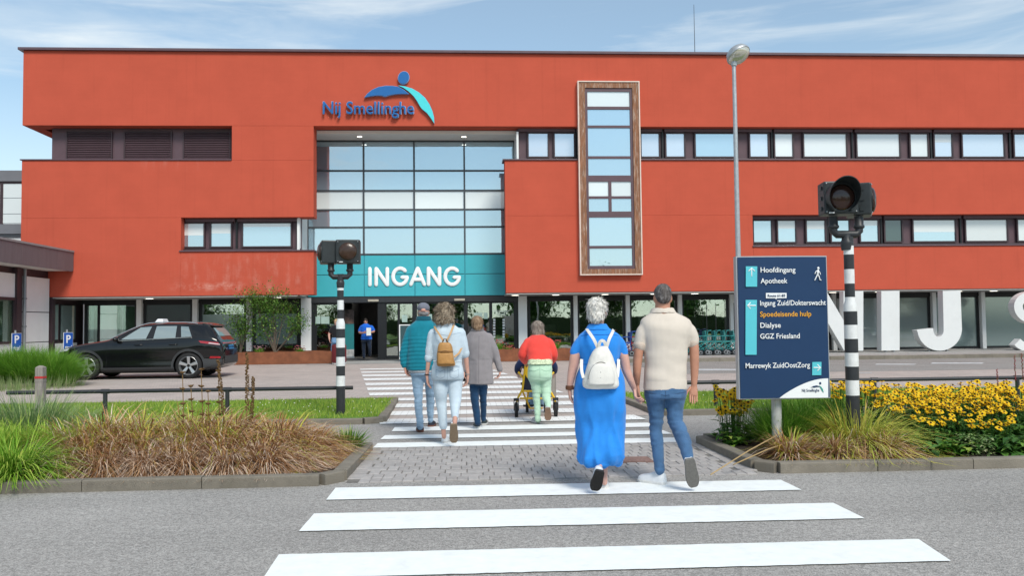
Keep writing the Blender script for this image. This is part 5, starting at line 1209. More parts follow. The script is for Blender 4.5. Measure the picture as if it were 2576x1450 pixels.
# fountain grasses on the island in front of the taxi
isl = struct(MB().slab([(-40, 20.7), (-11.2, 20.9), (-10.2, 21.6), (-10.15, 22.2), (-11.2, 22.75), (-40, 23.0)], 0, .07).build('island_bed', m_soil))
kerb('kerb', [Vector((-24, 20.62, 0)), Vector((-11.2, 20.78, 0)), Vector((-10.3, 21.25, 0)), Vector((-9.98, 21.9, 0)), Vector((-10.3, 22.5, 0)), Vector((-11.2, 22.9, 0))], hgt=.1, stone=.9)
FG = []
for k in range(2):
    mb = MB(); blades(mb, 1500, .3, .75, 1.3, 42, 88, .33, .011, lambda: min(1, abs(rnd.gauss(.4, .25)))); me = mb.mesh('blade_tuft'); me.materials.append(m_green); FG.append(me)
for i, (px, Y, s_) in enumerate(((-60, 21.6, 1), (-10, 21.4, 1), (28, 22.0, 1.05), (62, 21.4, 1), (95, 22.0, 1.02), (128, 21.4, .98), (150, 21.8, .85), (168, 21.3, .62), (-40, 22.4, 1), (50, 22.6, 1), (110, 22.5, 1))):
    X = at(px, 930, Y).x; r = thing('fountain_grass', (X, Y, .07), 'lush green fountain grass clump in the row before the taxi and annex', 'ornamental grass', 'green fountain grasses on the island'); link('blade_tuft', FG[i % 2], r); r.rotation_euler = (0, 0, U(0, 6)); r.scale = (s_,)*3
clump('fountain_grass', m_grey, tuple(at(60, 970, 20.9).xy)+(.0,), 'pale seeding grass fringe along the kerb under the green fountain grasses', 'ornamental grass', None, n=1500, r0_=1.3, L0=.25, L1=.5, e0=40, e1=88, droop=.25, wd=.008, tints=lambda: U(.5, 1))
# right bed
clump('fountain_grass', m_green, tuple(at(1962, 1100, 9.1).xy)+(.065,), 'fine bright green fountain grass behind the post of the blue board', 'ornamental grass', None, n=2400, r0_=.2, L0=.45, L1=.82, e0=35, e1=88, droop=.36, wd=.006, tints=lambda: rnd.random())
clump('fountain_grass', m_green, tuple(at(2035, 1080, 9.3).xy)+(.065,), 'dark green fountain grass under the right half of the blue board', 'ornamental grass', None, n=1800, r0_=.22, L0=.5, L1=.95, e0=35, e1=88, droop=.36, wd=.006, tints=lambda: U(0, .6))
def sedge_one(px, Y, sc_, green, lab, n=1500):
    clump('sedge_clump', m_sedge, tuple(at(px, 1120, Y).xy)+(.065,), lab, 'ornamental grass', None, n=n, r0_=.17*sc_, L0=.3*sc_, L1=.72*sc_, e0=14, e1=86, droop=.6, wd=.012, tints=sedge_tint(green))
sedge_one(2155, 8.55, 1.3, .95, 'large yellow green sedge clump at the foot of the banded pole on the right')
sedge_one(2100, 8.2, .62, .12, 'bleached straw sedge clump at the front of the right bed, left of two')
sedge_one(2220, 8.22, .68, .06, 'bleached brown sedge clump at the front of the right bed, next to the flowers')
sedge_one(1985, 8.3, .72, .2, 'small rusty sedge clump at the foot of the board post', 800)
# black-eyed daisies
pm = MB()
for k in range(13):
    a = 6.283*k/13+U(-.1, .1); ln = U(.036, .045); w_ = .0105; ca, sa = math.cos(a), math.sin(a); dz = U(-.010, -.001)
    q = [(.006*ca, .006*sa, 0), (ln*.55*ca-w_*sa, ln*.55*sa+w_*ca, .003+dz*.3), (ln*.55*ca+w_*sa, ln*.55*sa-w_*ca, .003+dz*.3), (ln*ca, ln*sa, dz)]
    pm.add(q, [(0, 2, 3, 1)], rnd.random())
pm.cur = 1; pm.lathe([(.009, -.004), (.011, .003), (.008, .01), (.002, .0125)], (0, 0, 0), 9); pm.t += [0.]*(len(pm.v)-len(pm.t))
FME = pm.mesh('flower'); FME.materials.append(m_petal); FME.materials.append(m_cone)
def leafcard(mb, p, az, el, ln, w_, tint, fold=.25):
    d = Vector((math.cos(az)*math.cos(el), math.sin(az)*math.cos(el), math.sin(el))); s_ = Vector((-math.sin(az), math.cos(az), 0)); n_ = d.cross(s_)
    p = Vector(p); a = p+d*ln*.45; b_ = p+d*ln-Vector((0, 0, ln*.22))
    mb.add([p, a+s_*w_-n_*w_*fold*-1, a, a-s_*w_+n_*w_*fold, b_], [(0, 2, 1), (0, 3, 2), (1, 2, 4), (2, 3, 4)], tint)
def daisy(X, Y, nst, h0, h1, rad, label, group, nleaf=150, front=False):
    nst = int(nst*1.65)
    r = thing('daisy_plant', (X, Y, .065), label, 'flowering plant', group)
    st = MB(); heads = []
    for _ in range(nst):
        a, rr = U(0, 6.283), rad*math.sqrt(rnd.random()); x, y, h = X+rr*math.cos(a), Y+rr*math.sin(a), U(h0, h1); bx_ = (X+(x-X)*.6, Y+(y-Y)*.6, .06)
        st.tube([bx_, ((bx_[0]+x)/2, (bx_[1]+y)/2, h*.6), (x, y, h)], [.004, .003, .0025], 4, cap=False); st.t += [U(.2, .6)]*(len(st.v)-len(st.t)); heads.append((x, y, h))
        for _k in range(2 if front else 5): t = U(.3, .6 if front else .8); leafcard(st, (bx_[0]+(x-bx_[0])*t, bx_[1]+(y-bx_[1])*t, .06+(h-.06)*t), U(0, 6.283), U(-.2, .6), U(.05, .09), U(.011, .018), U(.2, .8))
    for _ in range(nleaf):
        a, rr = U(0, 6.283), rad*1.1*math.sqrt(rnd.random()); z = .07+U(0, 1)**1.2*(h0-.16); leafcard(st, (X+rr*math.cos(a), Y+rr*math.sin(a), z), U(0, 6.283), U(-.5, .5), U(.09, .16), U(.024, .042), min(1, abs(rnd.gauss(.35, .25))))
    st.build('foliage', m_leafd, r)
    for x, y, h in heads:
        o = bpy.data.objects.new('flower', FME); col.objects.link(o); o.parent = r; o.location = Vector((x, y, h))-BASE[r]; o.rotation_euler = (U(.35, .95) if front else U(.0, .75), U(-.35, .35), U(-.5, .5)); s_ = U(1.0, 1.4) if front else U(.78, 1.08); o.scale = (s_, s_, s_)
GD = 'black eyed daisies massed behind the right kerb'; LD = 'black eyed daisy plant, one of the dense yellow mass in the right bed'
for px, Y, n_, h0, h1 in ((2100, 9.4, 28, .56, .74), (2180, 9.4, 30, .54, .72), (2275, 9.5, 26, .5, .68), (2360, 9.5, 26, .52, .68), (2445, 9.5, 26, .52, .7), (2530, 9.5, 26, .52, .68), (2615, 9.5, 20, .5, .68),
                          (2255, 9.1, 26, .46, .64), (2335, 9.1, 28, .5, .66), (2415, 9.1, 28, .5, .66), (2495, 9.1, 28, .5, .66), (2575, 9.1, 26, .5, .66), (2660, 9.1, 15, .5, .66),
                          (2300, 8.75, 24, .4, .58), (2372, 8.72, 26, .44, .6), (2450, 8.72, 26, .44, .6), (2525, 8.72, 26, .44, .6), (2600, 8.72, 20, .44, .6),
                          (2705, 9.3, 20, .5, .68), (2790, 9.4, 20, .5, .68), (2880, 9.2, 20, .5, .68), (2690, 8.75, 20, .46, .62), (2780, 8.75, 20, .46, .62), (2345, 8.42, 10, .34, .5), (2425, 8.38, 12, .32, .5), (2500, 8.38, 10, .3, .48), (2580, 8.38, 10, .3, .5)):
    daisy(at(px, 1050, Y).x, Y, n_, h0, h1, .24, LD, GD, 170)
daisy(at(1846, 1080, 9.25).x, 9.25, 34, .38, .7, .21, 'small clump of black eyed daisies at the path end of the right bed', None, 90, True)
def leafy(px, Y, n_, rad, h, mat, ln, lab, name='leafy_plant', cat='plant'):
    X = at(px, 1130, Y).x; r = thing(name, (X, Y, .065), lab, cat); mb = MB()
    for _ in range(n_):
        a, rr = U(0, 6.283), rad*math.sqrt(rnd.random()); leafcard(mb, (X+rr*math.cos(a), Y+rr*math.sin(a), .07+U(0, h)), U(0, 6.283), U(-.4, .6), ln*U(.7, 1.3), ln*U(.2, .32), rnd.random())
    mb.build('foliage', mat, r)
leafy(2330, 8.15, 60, .2, .12, m_leafd, .14, 'dark glossy leaved plant at the front foot of the daisies'); leafy(2395, 8.12, 55, .16, .12, m_leafy, .11, 'lime leaved plant at the front of the daisies')
leafy(2455, 8.15, 320, .17, .2, m_grey, .045, 'fine pale green mounded plant at the front of the right bed'); leafy(2535, 8.2, 70, .22, .14, m_leafd, .14, 'low dark leaved plant at the right picture edge before the daisies'); leafy(2290, 8.3, 60, .18, .16, m_leafd, .14, 'dark leaved plant between the bleached sedge and the daisies')
leafy(1845, 9.1, 70, .17, .14, m_leafy, .09, 'fresh green leafy plant at the kerb corner right of the path')
# dry seed spikes in the left bed
def spike(px, pyt, Y, pxb, kind, lab):
    a, b_ = at(pxb, 1060, Y), at(px, pyt, Y); r = thing('seed_stalk', (a.x, Y, .065), lab, 'dry stalk', 'dry seed stalks above the brown grasses'); mb = MB()
    def T(v): mb.t += [v]*(len(mb.v)-len(mb.t))
    p0 = Vector((a.x, Y, .07)); p1 = Vector((b_.x, Y, b_.z)); mid = p0.lerp(p1, .55)+Vector((U(-.01, .02), 0, 0)); mb.tube([p0, mid, p1], [.006, .005, .004], 5); T(.3)
    if kind == 'whorl':
        for t in (1.0, .8, .62, .47):
            q = p0.lerp(p1, t); mb.ell(q, (.026*(1.25-.3*t), .026*(1.25-.3*t), .014), 10, 5); T(U(.3, .9))
            for _k in range(10): an = U(0, 6.28); mb.tube([q, q+Vector((math.cos(an)*.032, math.sin(an)*.032, U(-.005, .015)))], .0035, 4); T(U(.4, 1))
    else:
        for k in range(150):
            t = .42+.58*k/150; q = p0.lerp(mid, t/.55) if t < .55 else mid.lerp(p1, (t-.55)/.45); an = U(0, 6.28); w_ = .018*(1.15-.6*t)+.004
            mb.ell(q+Vector((math.cos(an)*w_, math.sin(an)*w_, 0)), (.008, .008, .007), 5, 3); T(U(0, 1))
    mb.build('stalk', m_dry, r)
for px, pyt, Y, pxb, kd, lab in ((459, 938, 9.2, 462, 'whorl', 'dry stalk of round brown seed whorls, leftmost of the stalks'), (480, 972, 9.3, 486, 'whorl', 'shorter dry stalk of round seed whorls, second of the stalks'), (506, 930, 9.2, 510, 'whorl', 'tall dry stalk of round seed whorls in the middle of the stalks'), (550, 934, 9.25, 552, 'whorl', 'dry stalk of round seed whorls just left of the thick brown spike'), (523, 985, 9.2, 524, 'whorl', 'lowest dry stalk of round seed whorls'),
                             (548, 905, 9.1, 575, 'spike', 'thick brown seed spike leaning left in front of the rail'), (621, 886, 9.2, 618, 'spike', 'tall upright brown seed spike, rightmost of the stalks'), (637, 948, 9.25, 620, 'spike', 'thin brown side spike beside the tall upright one')): spike(px, pyt, Y, pxb, kd, lab)
def cane(p0, p1, lab): 
    r = thing('dry_cane', p0, lab, 'dry stalk'); mb = MB().tube([p0, (Vector(p0)+Vector(p1))/2+Vector((0, 0, .015)), p1], [.006, .006, .005], 6); mb.t = [.9]*len(mb.v); mb.build('stalk', m_dry, r, True)
a = gz(1788, 1195, .1); b_ = at(1968, 1089, 8.4); cane(a, b_, 'bent straw stalk leaning over the kerb below the blue board'); a = gz(1845, 1170, .1); b_ = at(2005, 1106, 8.35); cane(a, b_, 'second straw stalk leaning low beside the board post')
# red knotweed spikes at the right edge
for i, (px, pyt, Y) in enumerate(((2552, 895, 9.75), (2508, 930, 9.7), (2532, 955, 9.7), (2570, 890, 9.8))):
    a = at(px+8, 1040, Y); b_ = at(px, pyt, Y); r = thing('knotweed_spike', (a.x, Y, .065), ['tall red knotweed spike at the right edge above the daisies', 'short red flower spike left of the other red ones', 'small red flower spike between the taller red ones', 'red knotweed spike at the extreme right edge'][i], 'flower'); mb = MB().tube([(a.x, Y, .07), b_], [.004, .002], 5); mb.build('stem', m_green, r)
    mb = MB()
    for k in range(40): t = 1-.35*k/40; q = Vector((a.x, Y, .07)).lerp(b_, t); an = U(0, 6.28); mb.ell(q+Vector((math.cos(an)*.007, math.sin(an)*.007, 0)), (.006, .006, .006), 4, 3)
    mb.build('flower_spike', M('knotweed_red', (.32, .03, .06), .7), r)
# ---------------------------------------------------------------- trees
def tree(name, loc, lab, cat, group, h, crowns, nleaf, leaf, mat, tr=.03, stems=3, cards=True):
    """trunk with limbs and a crown of leaf clumps; crowns = list of (offset, radii)"""
    r = thing(name, loc, lab, cat, group); L0 = Vector(loc); tk = MB(); lf = MB(); tips = []
    for s_ in range(stems):
        for c, rad in crowns:
            c = Vector(c); nb = max(2, int(9/stems))
            base = L0+Vector((U(-tr, tr)*stems*.8, U(-tr, tr)*stems*.8, 0)); top = L0+c+Vector((U(-.3, .3)*rad[0], U(-.3, .3)*rad[1], U(-.2, .5)*rad[2]))
            m1 = base.lerp(top, .45)+Vector((U(-.1, .1), U(-.1, .1), 0))*h*.3; tk.tube([base, m1, top], [tr, tr*.6, tr*.15], 7)
            for b_ in range(nb):
                t = U(.3, .95); p = base.lerp(m1, t/.5) if t < .5 else m1.lerp(top, (t-.5)/.5)
                while True:
                    q = Vector((U(-1, 1), U(-1, 1), U(-1, 1)))
                    if q.length < 1: break
                e = L0+c+Vector((q.x*rad[0], q.y*rad[1], q.z*rad[2])); mm = p.lerp(e, .5)+Vector((0, 0, h*.03)); tk.tube([p, mm, e], [tr*.35, tr*.2, tr*.07], 5, cap=False); tips.append((p, mm, e))
    tk.build('trunk', m_bark, r, True)
    for _ in range(nleaf):
        p, mm, e = rnd.choice(tips); t = U(.25, 1.08); q = p.lerp(mm, t*2) if t < .5 else mm.lerp(e, (t-.5)*2); s_ = leaf*2.2
        q = q+Vector((rnd.gauss(0, s_), rnd.gauss(0, s_), rnd.gauss(0, s_*.8)))
        leafcard(lf, q, U(0, 6.283), U(-.9, .5), leaf*U(.8, 1.4), leaf*U(.3, .45), min(1, abs(rnd.gauss(.45, .25))), .15)
    lf.build('crown', mat, r); return r
P1 = at(606, 890, 32.35); P2 = at(691, 890, 32.35)
kx_ = 32.35/2100
tree('young_tree', (P1.x, 32.35, .4), 'young slender tree with an airy crown in the left planter, nearer the car', 'tree', 'young trees in the left planter', 2.4, [((-.1, 0, 1.5), (.75, .55, .55)), ((.15, 0, .95), (.55, .45, .4)), ((.35, .05, 2.15), (.4, .35, .5))], 2300, .072, m_birch, .02, 2)
tree('young_tree', (P2.x, 32.35, .4), 'taller young tree spreading over the planter beside the entrance', 'tree', 'young trees in the left planter', 3, [((.2, 0, 1.6), (1.15, .6, .55)), ((.1, 0, 2.3), (.55, .4, .6)), ((.95, .1, 1.1), (.55, .45, .5)), ((-.5, 0, 1.05), (.5, .4, .35)), ((-.75, 0, 2.2), (.4, .3, .45))], 3700, .072, m_birch, .022, 2)
for px, Y, hh, lab in ((652, 32.4, .3, 'small red flowered plant between the two young trees in the left planter'), (755, 32.3, .28, 'small red flowered plant at the entrance end of the left planter'), (1254, 31.9, .42, 'pink flowered tuft at the left end of the right planter'), (1398, 31.9, .38, 'green tuft with pink flowers right of the woman in red'), (1278, 31.9, .2, 'low reddish plant in the right planter')):
    X = at(px, 880, Y).x; r = thing('planter_flower', (X, Y, .39), lab, 'plant', 'small plants in the steel planters'); mb = MB(); blades(mb, 160, .1, hh*.5, hh*1.15, 45, 88, .2, .016, lambda: rnd.random(), c=(X, Y, .39)); mb.build('foliage', m_green, r)
    mb = MB()
    for _ in range(26): mb.ell((X+rnd.gauss(0, .12), Y+rnd.gauss(0, .08), .39+hh*U(.5, 1.05)), (.022, .022, .018), 5, 3)
    mb.build('blossom', M('blossom_%d' % (px % 3), [(.5, .12, .1), (.55, .3, .32), (.4, .1, .12)][px % 3], .7), r)
# trees and hedge standing behind the viewpoint: the ground-floor glass mirrors them
bigt = []
m_crown = TINT('park_leaf', [(0, (.03, .08, .014)), (.5, (.08, .17, .028)), (1, (.18, .29, .05))], .6, .2)
for k, (x, y, hh) in enumerate(((-34, -34, 7.5), (-24, -40, 8.5), (-13, -36, 7.2), (-3, -42, 8.2), (8, -35, 7.2), (18, -41, 8.8), (28, -36, 7.6), (40, -40, 8.6), (52, -36, 7.8), (64, -42, 8.5))):
    if k < 2:
        c_ = [((0, 0, hh*.62), (3.6, 3.2, hh*.3)), ((-2, 0, hh*.45), (2.6, 2.4, hh*.22)), ((2.2, .5, hh*.5), (2.6, 2.4, hh*.24)), ((0, 0, hh*.3), (3.8, 2, hh*.2))]
        t_ = tree('park_tree', (x, y, 0), 'broad green tree behind the viewpoint, mirrored in the ground floor glass', 'tree', 'trees mirrored in the glass', hh, c_, 6500, .36, m_crown, .16, 1); bigt.append(t_)
    else:
        t_ = copy_tree(bigt[k % 2]); t_.location = (x, y, 0); t_.rotation_euler = (0, 0, k*1.3); s_ = (hh+(4.5 if k in (4, 6, 8) else 0))/8; t_.scale = (1.1*max(1, s_*.8), 1, s_)
hd_ = MB()
for _ in range(7000): leafcard(hd_, (U(-45, 75), U(-30.8, -29.2), U(.1, 2.4)), U(0, 6.28), U(-.5, .6), .3, .12, rnd.random())
hdr = thing('hedge', (10, -30, 0), 'long clipped hedge behind the viewpoint, mirrored in the ground floor glass', 'hedge'); hd_.build('foliage', m_crown, hdr); MB().box((-45, -30.6, 0), (75, -29.4, 2.1)).build('inner_twigs', M('twigs', (.03, .045, .015), .95, var=.4), hdr)
struct(MB().sheet([(-60, -60), (90, -60), (90, -12), (-60, -12)], .004).build('park_grass', M('far_grass', (.1, .17, .03), .95, var=.2, scale=1)))
# far trees glimpsed at the left, behind the rear building
tree('distant_tree', (-36, 62, 0), 'distant green treetop above the rear building at the far left', 'tree', None, 11, [((0, 0, 8.6), (4, 3, 2.6))], 1200, .4, m_crown, .2, 1)
# ================================================================ PEOPLE
V = Vector
def cr3(pts, k=4):
    out = []
    for i in range(len(pts)-1):
        p0, p1, p2, p3 = pts[max(i-1, 0)], pts[i], pts[i+1], pts[min(i+2, len(pts)-1)]
        for t in range(k): out.append(tuple(cr(a, b_, c_, d_, t/k) for a, b_, c_, d_ in zip(p0, p1, p2, p3)))
    out.append(tuple(pts[-1])); return out
def displace(me, fn):
    me.update(); nn = [v.normal.copy() for v in me.vertices]
    for v, n in zip(me.vertices, nn): v.co += n*fn(v.co, n)
    me.update()
def wrinkle(a=.006, f=9., st=(1, 1, 1)):
    return lambda p, n: a*(noise.noise(V((p.x*f*st[0], p.y*f*st[1], p.z*f*st[2])))+.5*noise.noise(V((p.x*f*2.3*st[0], p.y*f*2.3*st[1], p.z*f*2.3*st[2]+7))))
SKIN = {}
def skin(k, c): return MATS['skin_'+k] if 'skin_'+k in MATS else M('skin_'+k, c, .5, var=.1, scale=14, bump=.1, bscale=150, spec=.35)
m_eye = M('eye_white', (.6, .58, .55), .2, var=.02); m_iris = M('eye_dark', (.03, .02, .015), .2); m_lip = M('lip', (.38, .13, .11), .5)
class Person:
    def __init__(s, Y, px, py, label, sk, face=1):
        s.Y = Y; s.s = Y/FPX; b_ = g(px, py); s.root = thing('person', (at(px, py, Y).x, Y, 0), label, 'person'); s.mb = MB(); s.sk = sk; s.face = face; s.extra = []; s.hands = []
    def j(s, px, py, dy=0): return at(px, py, s.Y+dy)
    def torso(s, mb, rings, grow=0., n=24, k=3, ex=2.3):
        rg = []
        for pl, pr, py, dy, rf in cr3([tuple(r) for r in rings], k):
            c = s.j((pl+pr)/2, py, dy); rx = (pr-pl)/2*s.s; ry = rx*rf+grow; rx += grow; ring = []
            for i in range(n):
                a = 2*math.pi*i/n; ca, sa = math.cos(a), math.sin(a)
                ring.append(c+V((rx*math.copysign(abs(ca)**(2/ex), ca), ry*math.copysign(abs(sa)**(2/ex), sa), 0)))
            rg.append(ring)
        mb.rings(rg[::-1]); return mb
    def limb(s, mb, pts, grow=0., k=4, n=14):
        P = cr3([tuple(p)+(0.,)*(4-len(p)) for p in pts], k)
        mb.tube([s.j(p[0], p[1], p[3]) for p in P], [max(.008, p[2]*s.s+grow) for p in P], n, dome=True); return mb
    def head(s, px, py, size=1., yaw=0., pitch=0., dy=0.):
        s.hc = s.j(px, py, dy); s.hs = size; s.hr = (Matrix.Rotation(yaw+(0 if s.face > 0 else math.pi), 3, 'Z') @ Matrix.Rotation(pitch, 3, 'X'))
        H = lambda c, r, n=16, m=11: s.mb.ell(s.hc+s.hr @ (V(c)*size), V(r)*size, n, m, s.hr)
        H((0, -.012, .028), (.074, .094, .088)); H((0, .02, -.03), (.06, .072, .08)); H((0, .05, -.085), (.036, .04, .03)); H((0, .098, -.018), (.011, .018, .024)); H((0, .09, .012), (.045, .014, .012))
        for q in (-1, 1): H((q*.074, -.005, -.012), (.01, .024, .033)); H((q*.03, .072, -.04), (.022, .02, .02))
        # parts of the face added after the surface is grown
        for q in (-1, 1): s.extra.append((1, V((q*.031, .084, .0)), V((.014, .009, .008)))); s.extra.append((2, V((q*.031, .0915, .0)), V((.006, .004, .006))))
        s.extra.append((3, V((0, .0905, -.062)), V((.022, .007, .006)))); s.extra += [(2, V((q*.031, .0935, .019)), V((.018, .005, .0035))) for q in (-1, 1)]
    def hand(s, W, tip, side, palm, sc_=1., curl=.5):
        W, tip, side, palm = V(W), V(tip), V(side).normalized(), V(palm).normalized(); d = (tip-W).normalized(); side = (side-d*side.dot(d)).normalized(); palm = d.cross(side)*(1 if d.cross(side).dot(palm) > 0 else -1)
        rg = []
        for t, w_, th_ in ((-.03, .026, .022), (0, .027, .02), (.03, .036, .018), (.065, .041, .0165), (.09, .04, .014), (.098, .034, .01)):
            c = W+d*t*sc_; rg.append([c+side*math.cos(2*math.pi*i/12)*w_*sc_+palm*math.sin(2*math.pi*i/12)*th_*sc_ for i in range(12)])
        s.mb.rings(rg); s.hands.append((W, d, side, palm, sc_, curl))
    def body(s, vox=.011):
        me = remeshed(s.mb, vox, 3); mb = MB(); mb.merge(me); bpy.data.meshes.remove(me)
        for W, d, side, palm, k, cu in s.hands:
            for o, ln in ((.029, .072), (.010, .081), (-.010, .076), (-.028, .06)):
                p = W+d*.085*k+side*o*k; P = [p-d*.02*k, p]; a = .15+o*1.5*0
                for q, f in enumerate((.45, .32, .23)):
                    a += cu*(.55, .75, .5)[q]; p = p+(d*math.cos(a)+palm*math.sin(a))*ln*f*k; P.append(p)
                mb.tube(P, [.0088*k, .009*k, .0085*k, .0078*k, .006*k], 8, dome=True)
            p = W+d*.025*k+side*.028*k; P = [p]
            for q, (a, f) in enumerate(((.75, .04), (.5, .034), (.3, .027))): p = p+(d*math.cos(a)+side*math.sin(a)*.8+palm*.35*(q > 0)*cu*1.6)*f*k; P.append(p)
            mb.tube(P, [.0125*k, .011*k, .0095*k, .007*k], 8, dome=True)
        for mi, c, r in s.extra: mb.cur = mi; mb.ell(s.hc+s.hr @ (c*s.hs), r*s.hs, 8, 6, s.hr)
        s.bd = mb.build('body', [s.sk, m_eye, m_iris, m_lip], s.root, True); return s.bd
    def wear(s, name, mb, mat, vox=.012, fn=None, smooth=3, parent=None):
        me = remeshed(mb, vox, smooth)
        if fn: displace(me, fn)
        return meshobj(name, me, mat, parent or s.root)
    def shoe(s, H, T, Uv, wd, upm, som, high=.085):
        H, T = V(H), V(T); d = T-H; ln = d.length; d.normalize(); Uv = V(Uv); Uv = (Uv-d*Uv.dot(d)).normalized(); sd_ = d.cross(Uv)
        prof = [(0, .5, .55), (.03, .68, .8), (.12, .8, 1), (.25, .82, 1.0), (.38, .86, .85), (.52, .95, .68), (.68, 1.0, .56), (.82, .93, .48), (.92, .75, .4), (.98, .5, .28), (1, .3, .15)]
        rg, sg = [], []
        for t, w_, h in prof:
            c = H+d*ln*t+Uv*.022; hw_ = wd/2*w_; ht = high*h*1.0
            ring = [c+sd_*hw_*x_+Uv*ht*z_ for x_, z_ in ((-1, 0), (-1, .3), (-.85, .7), (-.45, .97), (0, 1.05), (.45, .97), (.85, .7), (1, .3), (1, 0), (0, -.02))]
            rg.append(ring)
        for t, w_, h in prof:
            c = H+d*ln*(t*1.02-.01); hw_ = wd/2*w_+.005; sg.append([c-sd_*hw_, c+sd_*hw_, c+sd_*hw_+Uv*.026, c-sd_*hw_+Uv*.026])
        mb = MB().rings(rg[::-1]); o = mb.build('shoe', upm, s.root, True); MB().rings(sg).build('sole', som, o, bevel=.003); return o
    def step(s, px, py, yaw=0., ln=.27, z=.0):
        H = gz(px, py, z+.004); return H, H+V((math.sin(yaw), math.cos(yaw), 0))*ln*(1 if s.face > 0 else -1)
    def hair(s, blobs, mat, nst, L, vox=.009, lump=.004, lf=40., flare=.3, comb=(0, -.2, -1), wd=.005, tr=(.2, .8), curl=0., smooth=2, cut=None):
        mb = MB(); k = s.hs
        for c, r in blobs: mb.ell(s.hc+s.hr @ (V(c)*k), V(r)*k, 16, 11, s.hr)
        me = remeshed(mb, vox, smooth); displace(me, lambda p, n: lump*(noise.noise(p*lf)+.6*noise.noise(p*lf*2.1)))
        out = MB(); out.add([v.co for v in me.vertices], [tuple(p.vertices) for p in me.polygons], .3)
        out.t = [min(1, max(0, .5*(tr[0]+tr[1])+.5*(tr[1]-tr[0])*noise.noise(V((v.co.x*60, v.co.y*60, v.co.z*12)))*1.3)) for v in me.vertices]
        cmb = s.hr @ V(comb); P = list(me.polygons)
        for _ in range(nst):
            q = rnd.choice(P); n = q.normal; p = q.center-n*.003; t_ = cmb-n*cmb.dot(n); t_ = t_.normalized() if t_.length > .1 else V((U(-1, 1), U(-1, 1), 0)).normalized()
            t_ = (t_+V((U(-.5, .5), U(-.5, .5), U(-.3, .3)))*(.6+curl)).normalized(); sd_ = n.cross(t_).normalized(); ln = L*U(.6, 1.3)*k; vs_ = []
            for i in range(4):
                t = i/3; w_ = wd*(1-t**2*.85)*.5; c = p+t_*ln*t+n*(flare*ln*t*(1-.4*t)+.001)+(sd_*math.sin(t*5+U(0, .5))*curl*.015)
                vs_ += [c-sd_*w_, c+sd_*w_]
            out.add(vs_, [(2*i, 2*i+1, 2*i+3, 2*i+2) for i in range(3)], U(*tr))
        bpy.data.meshes.remove(me)
        return out.build('hair', mat, s.root, True)
def onto(p, ob):
    me = ob.data; b_ = BASE[p.root]; tree_ = BVHTree.FromPolygons([v.co+b_ for v in me.vertices], [tuple(q.vertices) for q in me.polygons])
    def f(px, py, off=.004):
        a = at(px, py, p.Y-1.2); d = (at(px, py, p.Y+1)-a).normalized(); h = tree_.ray_cast(a, d); return (h[0] if h[0] else at(px, py, p.Y))-d*off
    return f
def decal(p, ob, c4, mat, name, off=.004, nu=6, nv=6): return quad_panel(c4, nu, nv, lambda x, y, f=onto(p, ob): f(x, y, off)).build(name, mat, ob, True)
def seam(p, ob, lines, mat, r=.0028, name='seam'):
    f = onto(p, ob); mb = MB()
    for ln in lines:
        P = []
        for a, b_ in zip(ln[:-1], ln[1:]): P += [f(a[0]+(b_[0]-a[0])*i/8, a[1]+(b_[1]-a[1])*i/8, .0005) for i in range(8)]
        P.append(f(*ln[-1], .0005)); mb.tube(P, r, 5)
    return mb.build(name, mat, ob, True)
def cloth(name, c, rough=.85, var=.08, scale=30, bump=.35, bs=220, **k): return M(name, c, rough, var=var, scale=scale, bump=bump, bscale=bs, spec=.15, sheen=.15, **k)
m_white_sh = M('shoe_white', (.74, .75, .76), .5, var=.05, scale=30); m_sole_g = M('sole_grey', (.17, .165, .155), .8, var=.15, scale=60, bump=.6, bscale=120); m_sole_k = M('sole_black', (.02, .02, .02), .7, bump=.8, bscale=90); m_sole_b = M('sole_tan', (.24, .18, .12), .8, var=.15, scale=60, bump=.5, bscale=100); m_sole_w = M('sole_white', (.65, .64, .62), .6)
m_navysh = M('shoe_navy', (.015, .02, .035), .8, var=.2, scale=40); m_brownsole = M('sole_brown', (.15, .06, .04), .6)
def DENIM(name, c, fade=.5):
    m = cloth(name, c, .85, .26, 6, .4, 260); return m
# ---- man in beige polo
p = Person(7.29, 1662, 1221, 'man in a beige polo shirt and blue jeans walking away beside the woman in blue', skin('tan', (.46, .225, .15)))
TR = [(1642, 1691, 779, .02, .9), (1633, 1704, 789, .02, .7), (1613, 1736, 806, .02, .58), (1612, 1739, 828, .0, .62), (1620, 1731, 868, .0, .66), (1622, 1727, 905, .0, .66), (1621, 1727, 940, .0, .68), (1619, 1727, 982, .0, .7)]
p.head(1667, 749, 1.0, -.06); p.limb(p.mb, [(1667, 765, 19), (1667, 778, 20), (1667, 800, 24)])
p.torso(p.mb, TR, -.015)
AL = [(1632, 834, 10), (1611, 865, 12.5), (1604.5, 903, 12), (1602, 938, 10.5), (1602, 969, 7.6, .06)]; AR = [(1720, 832, 10), (1743, 862, 12.5), (1747, 899, 12), (1747, 936, 10.5), (1746, 968, 7.8)]
p.limb(p.mb, AL); p.limb(p.mb, AR)
p.hand(p.j(1602.5, 972, .06), p.j(1607, 1010, .02), (-.2, 1, 0), (1, .2, 0), 1, .55); p.hand(p.j(1746, 970), p.j(1743.5, 1012, -.02), (-1, .1, 0), (0, -1, .2), 1.02, .22)
p.body(.0105)
LG = lambda L_: [(a+b_) and ((a+b_)/2, y, (b_-a)/2, dy) for a, b_, y, dy in L_]
mb = MB(); p.torso(mb, [(1621, 1726, 972, 0, .72), (1620, 1727, 990, 0, .74), (1622, 1726, 1003, 0, .7)]); 
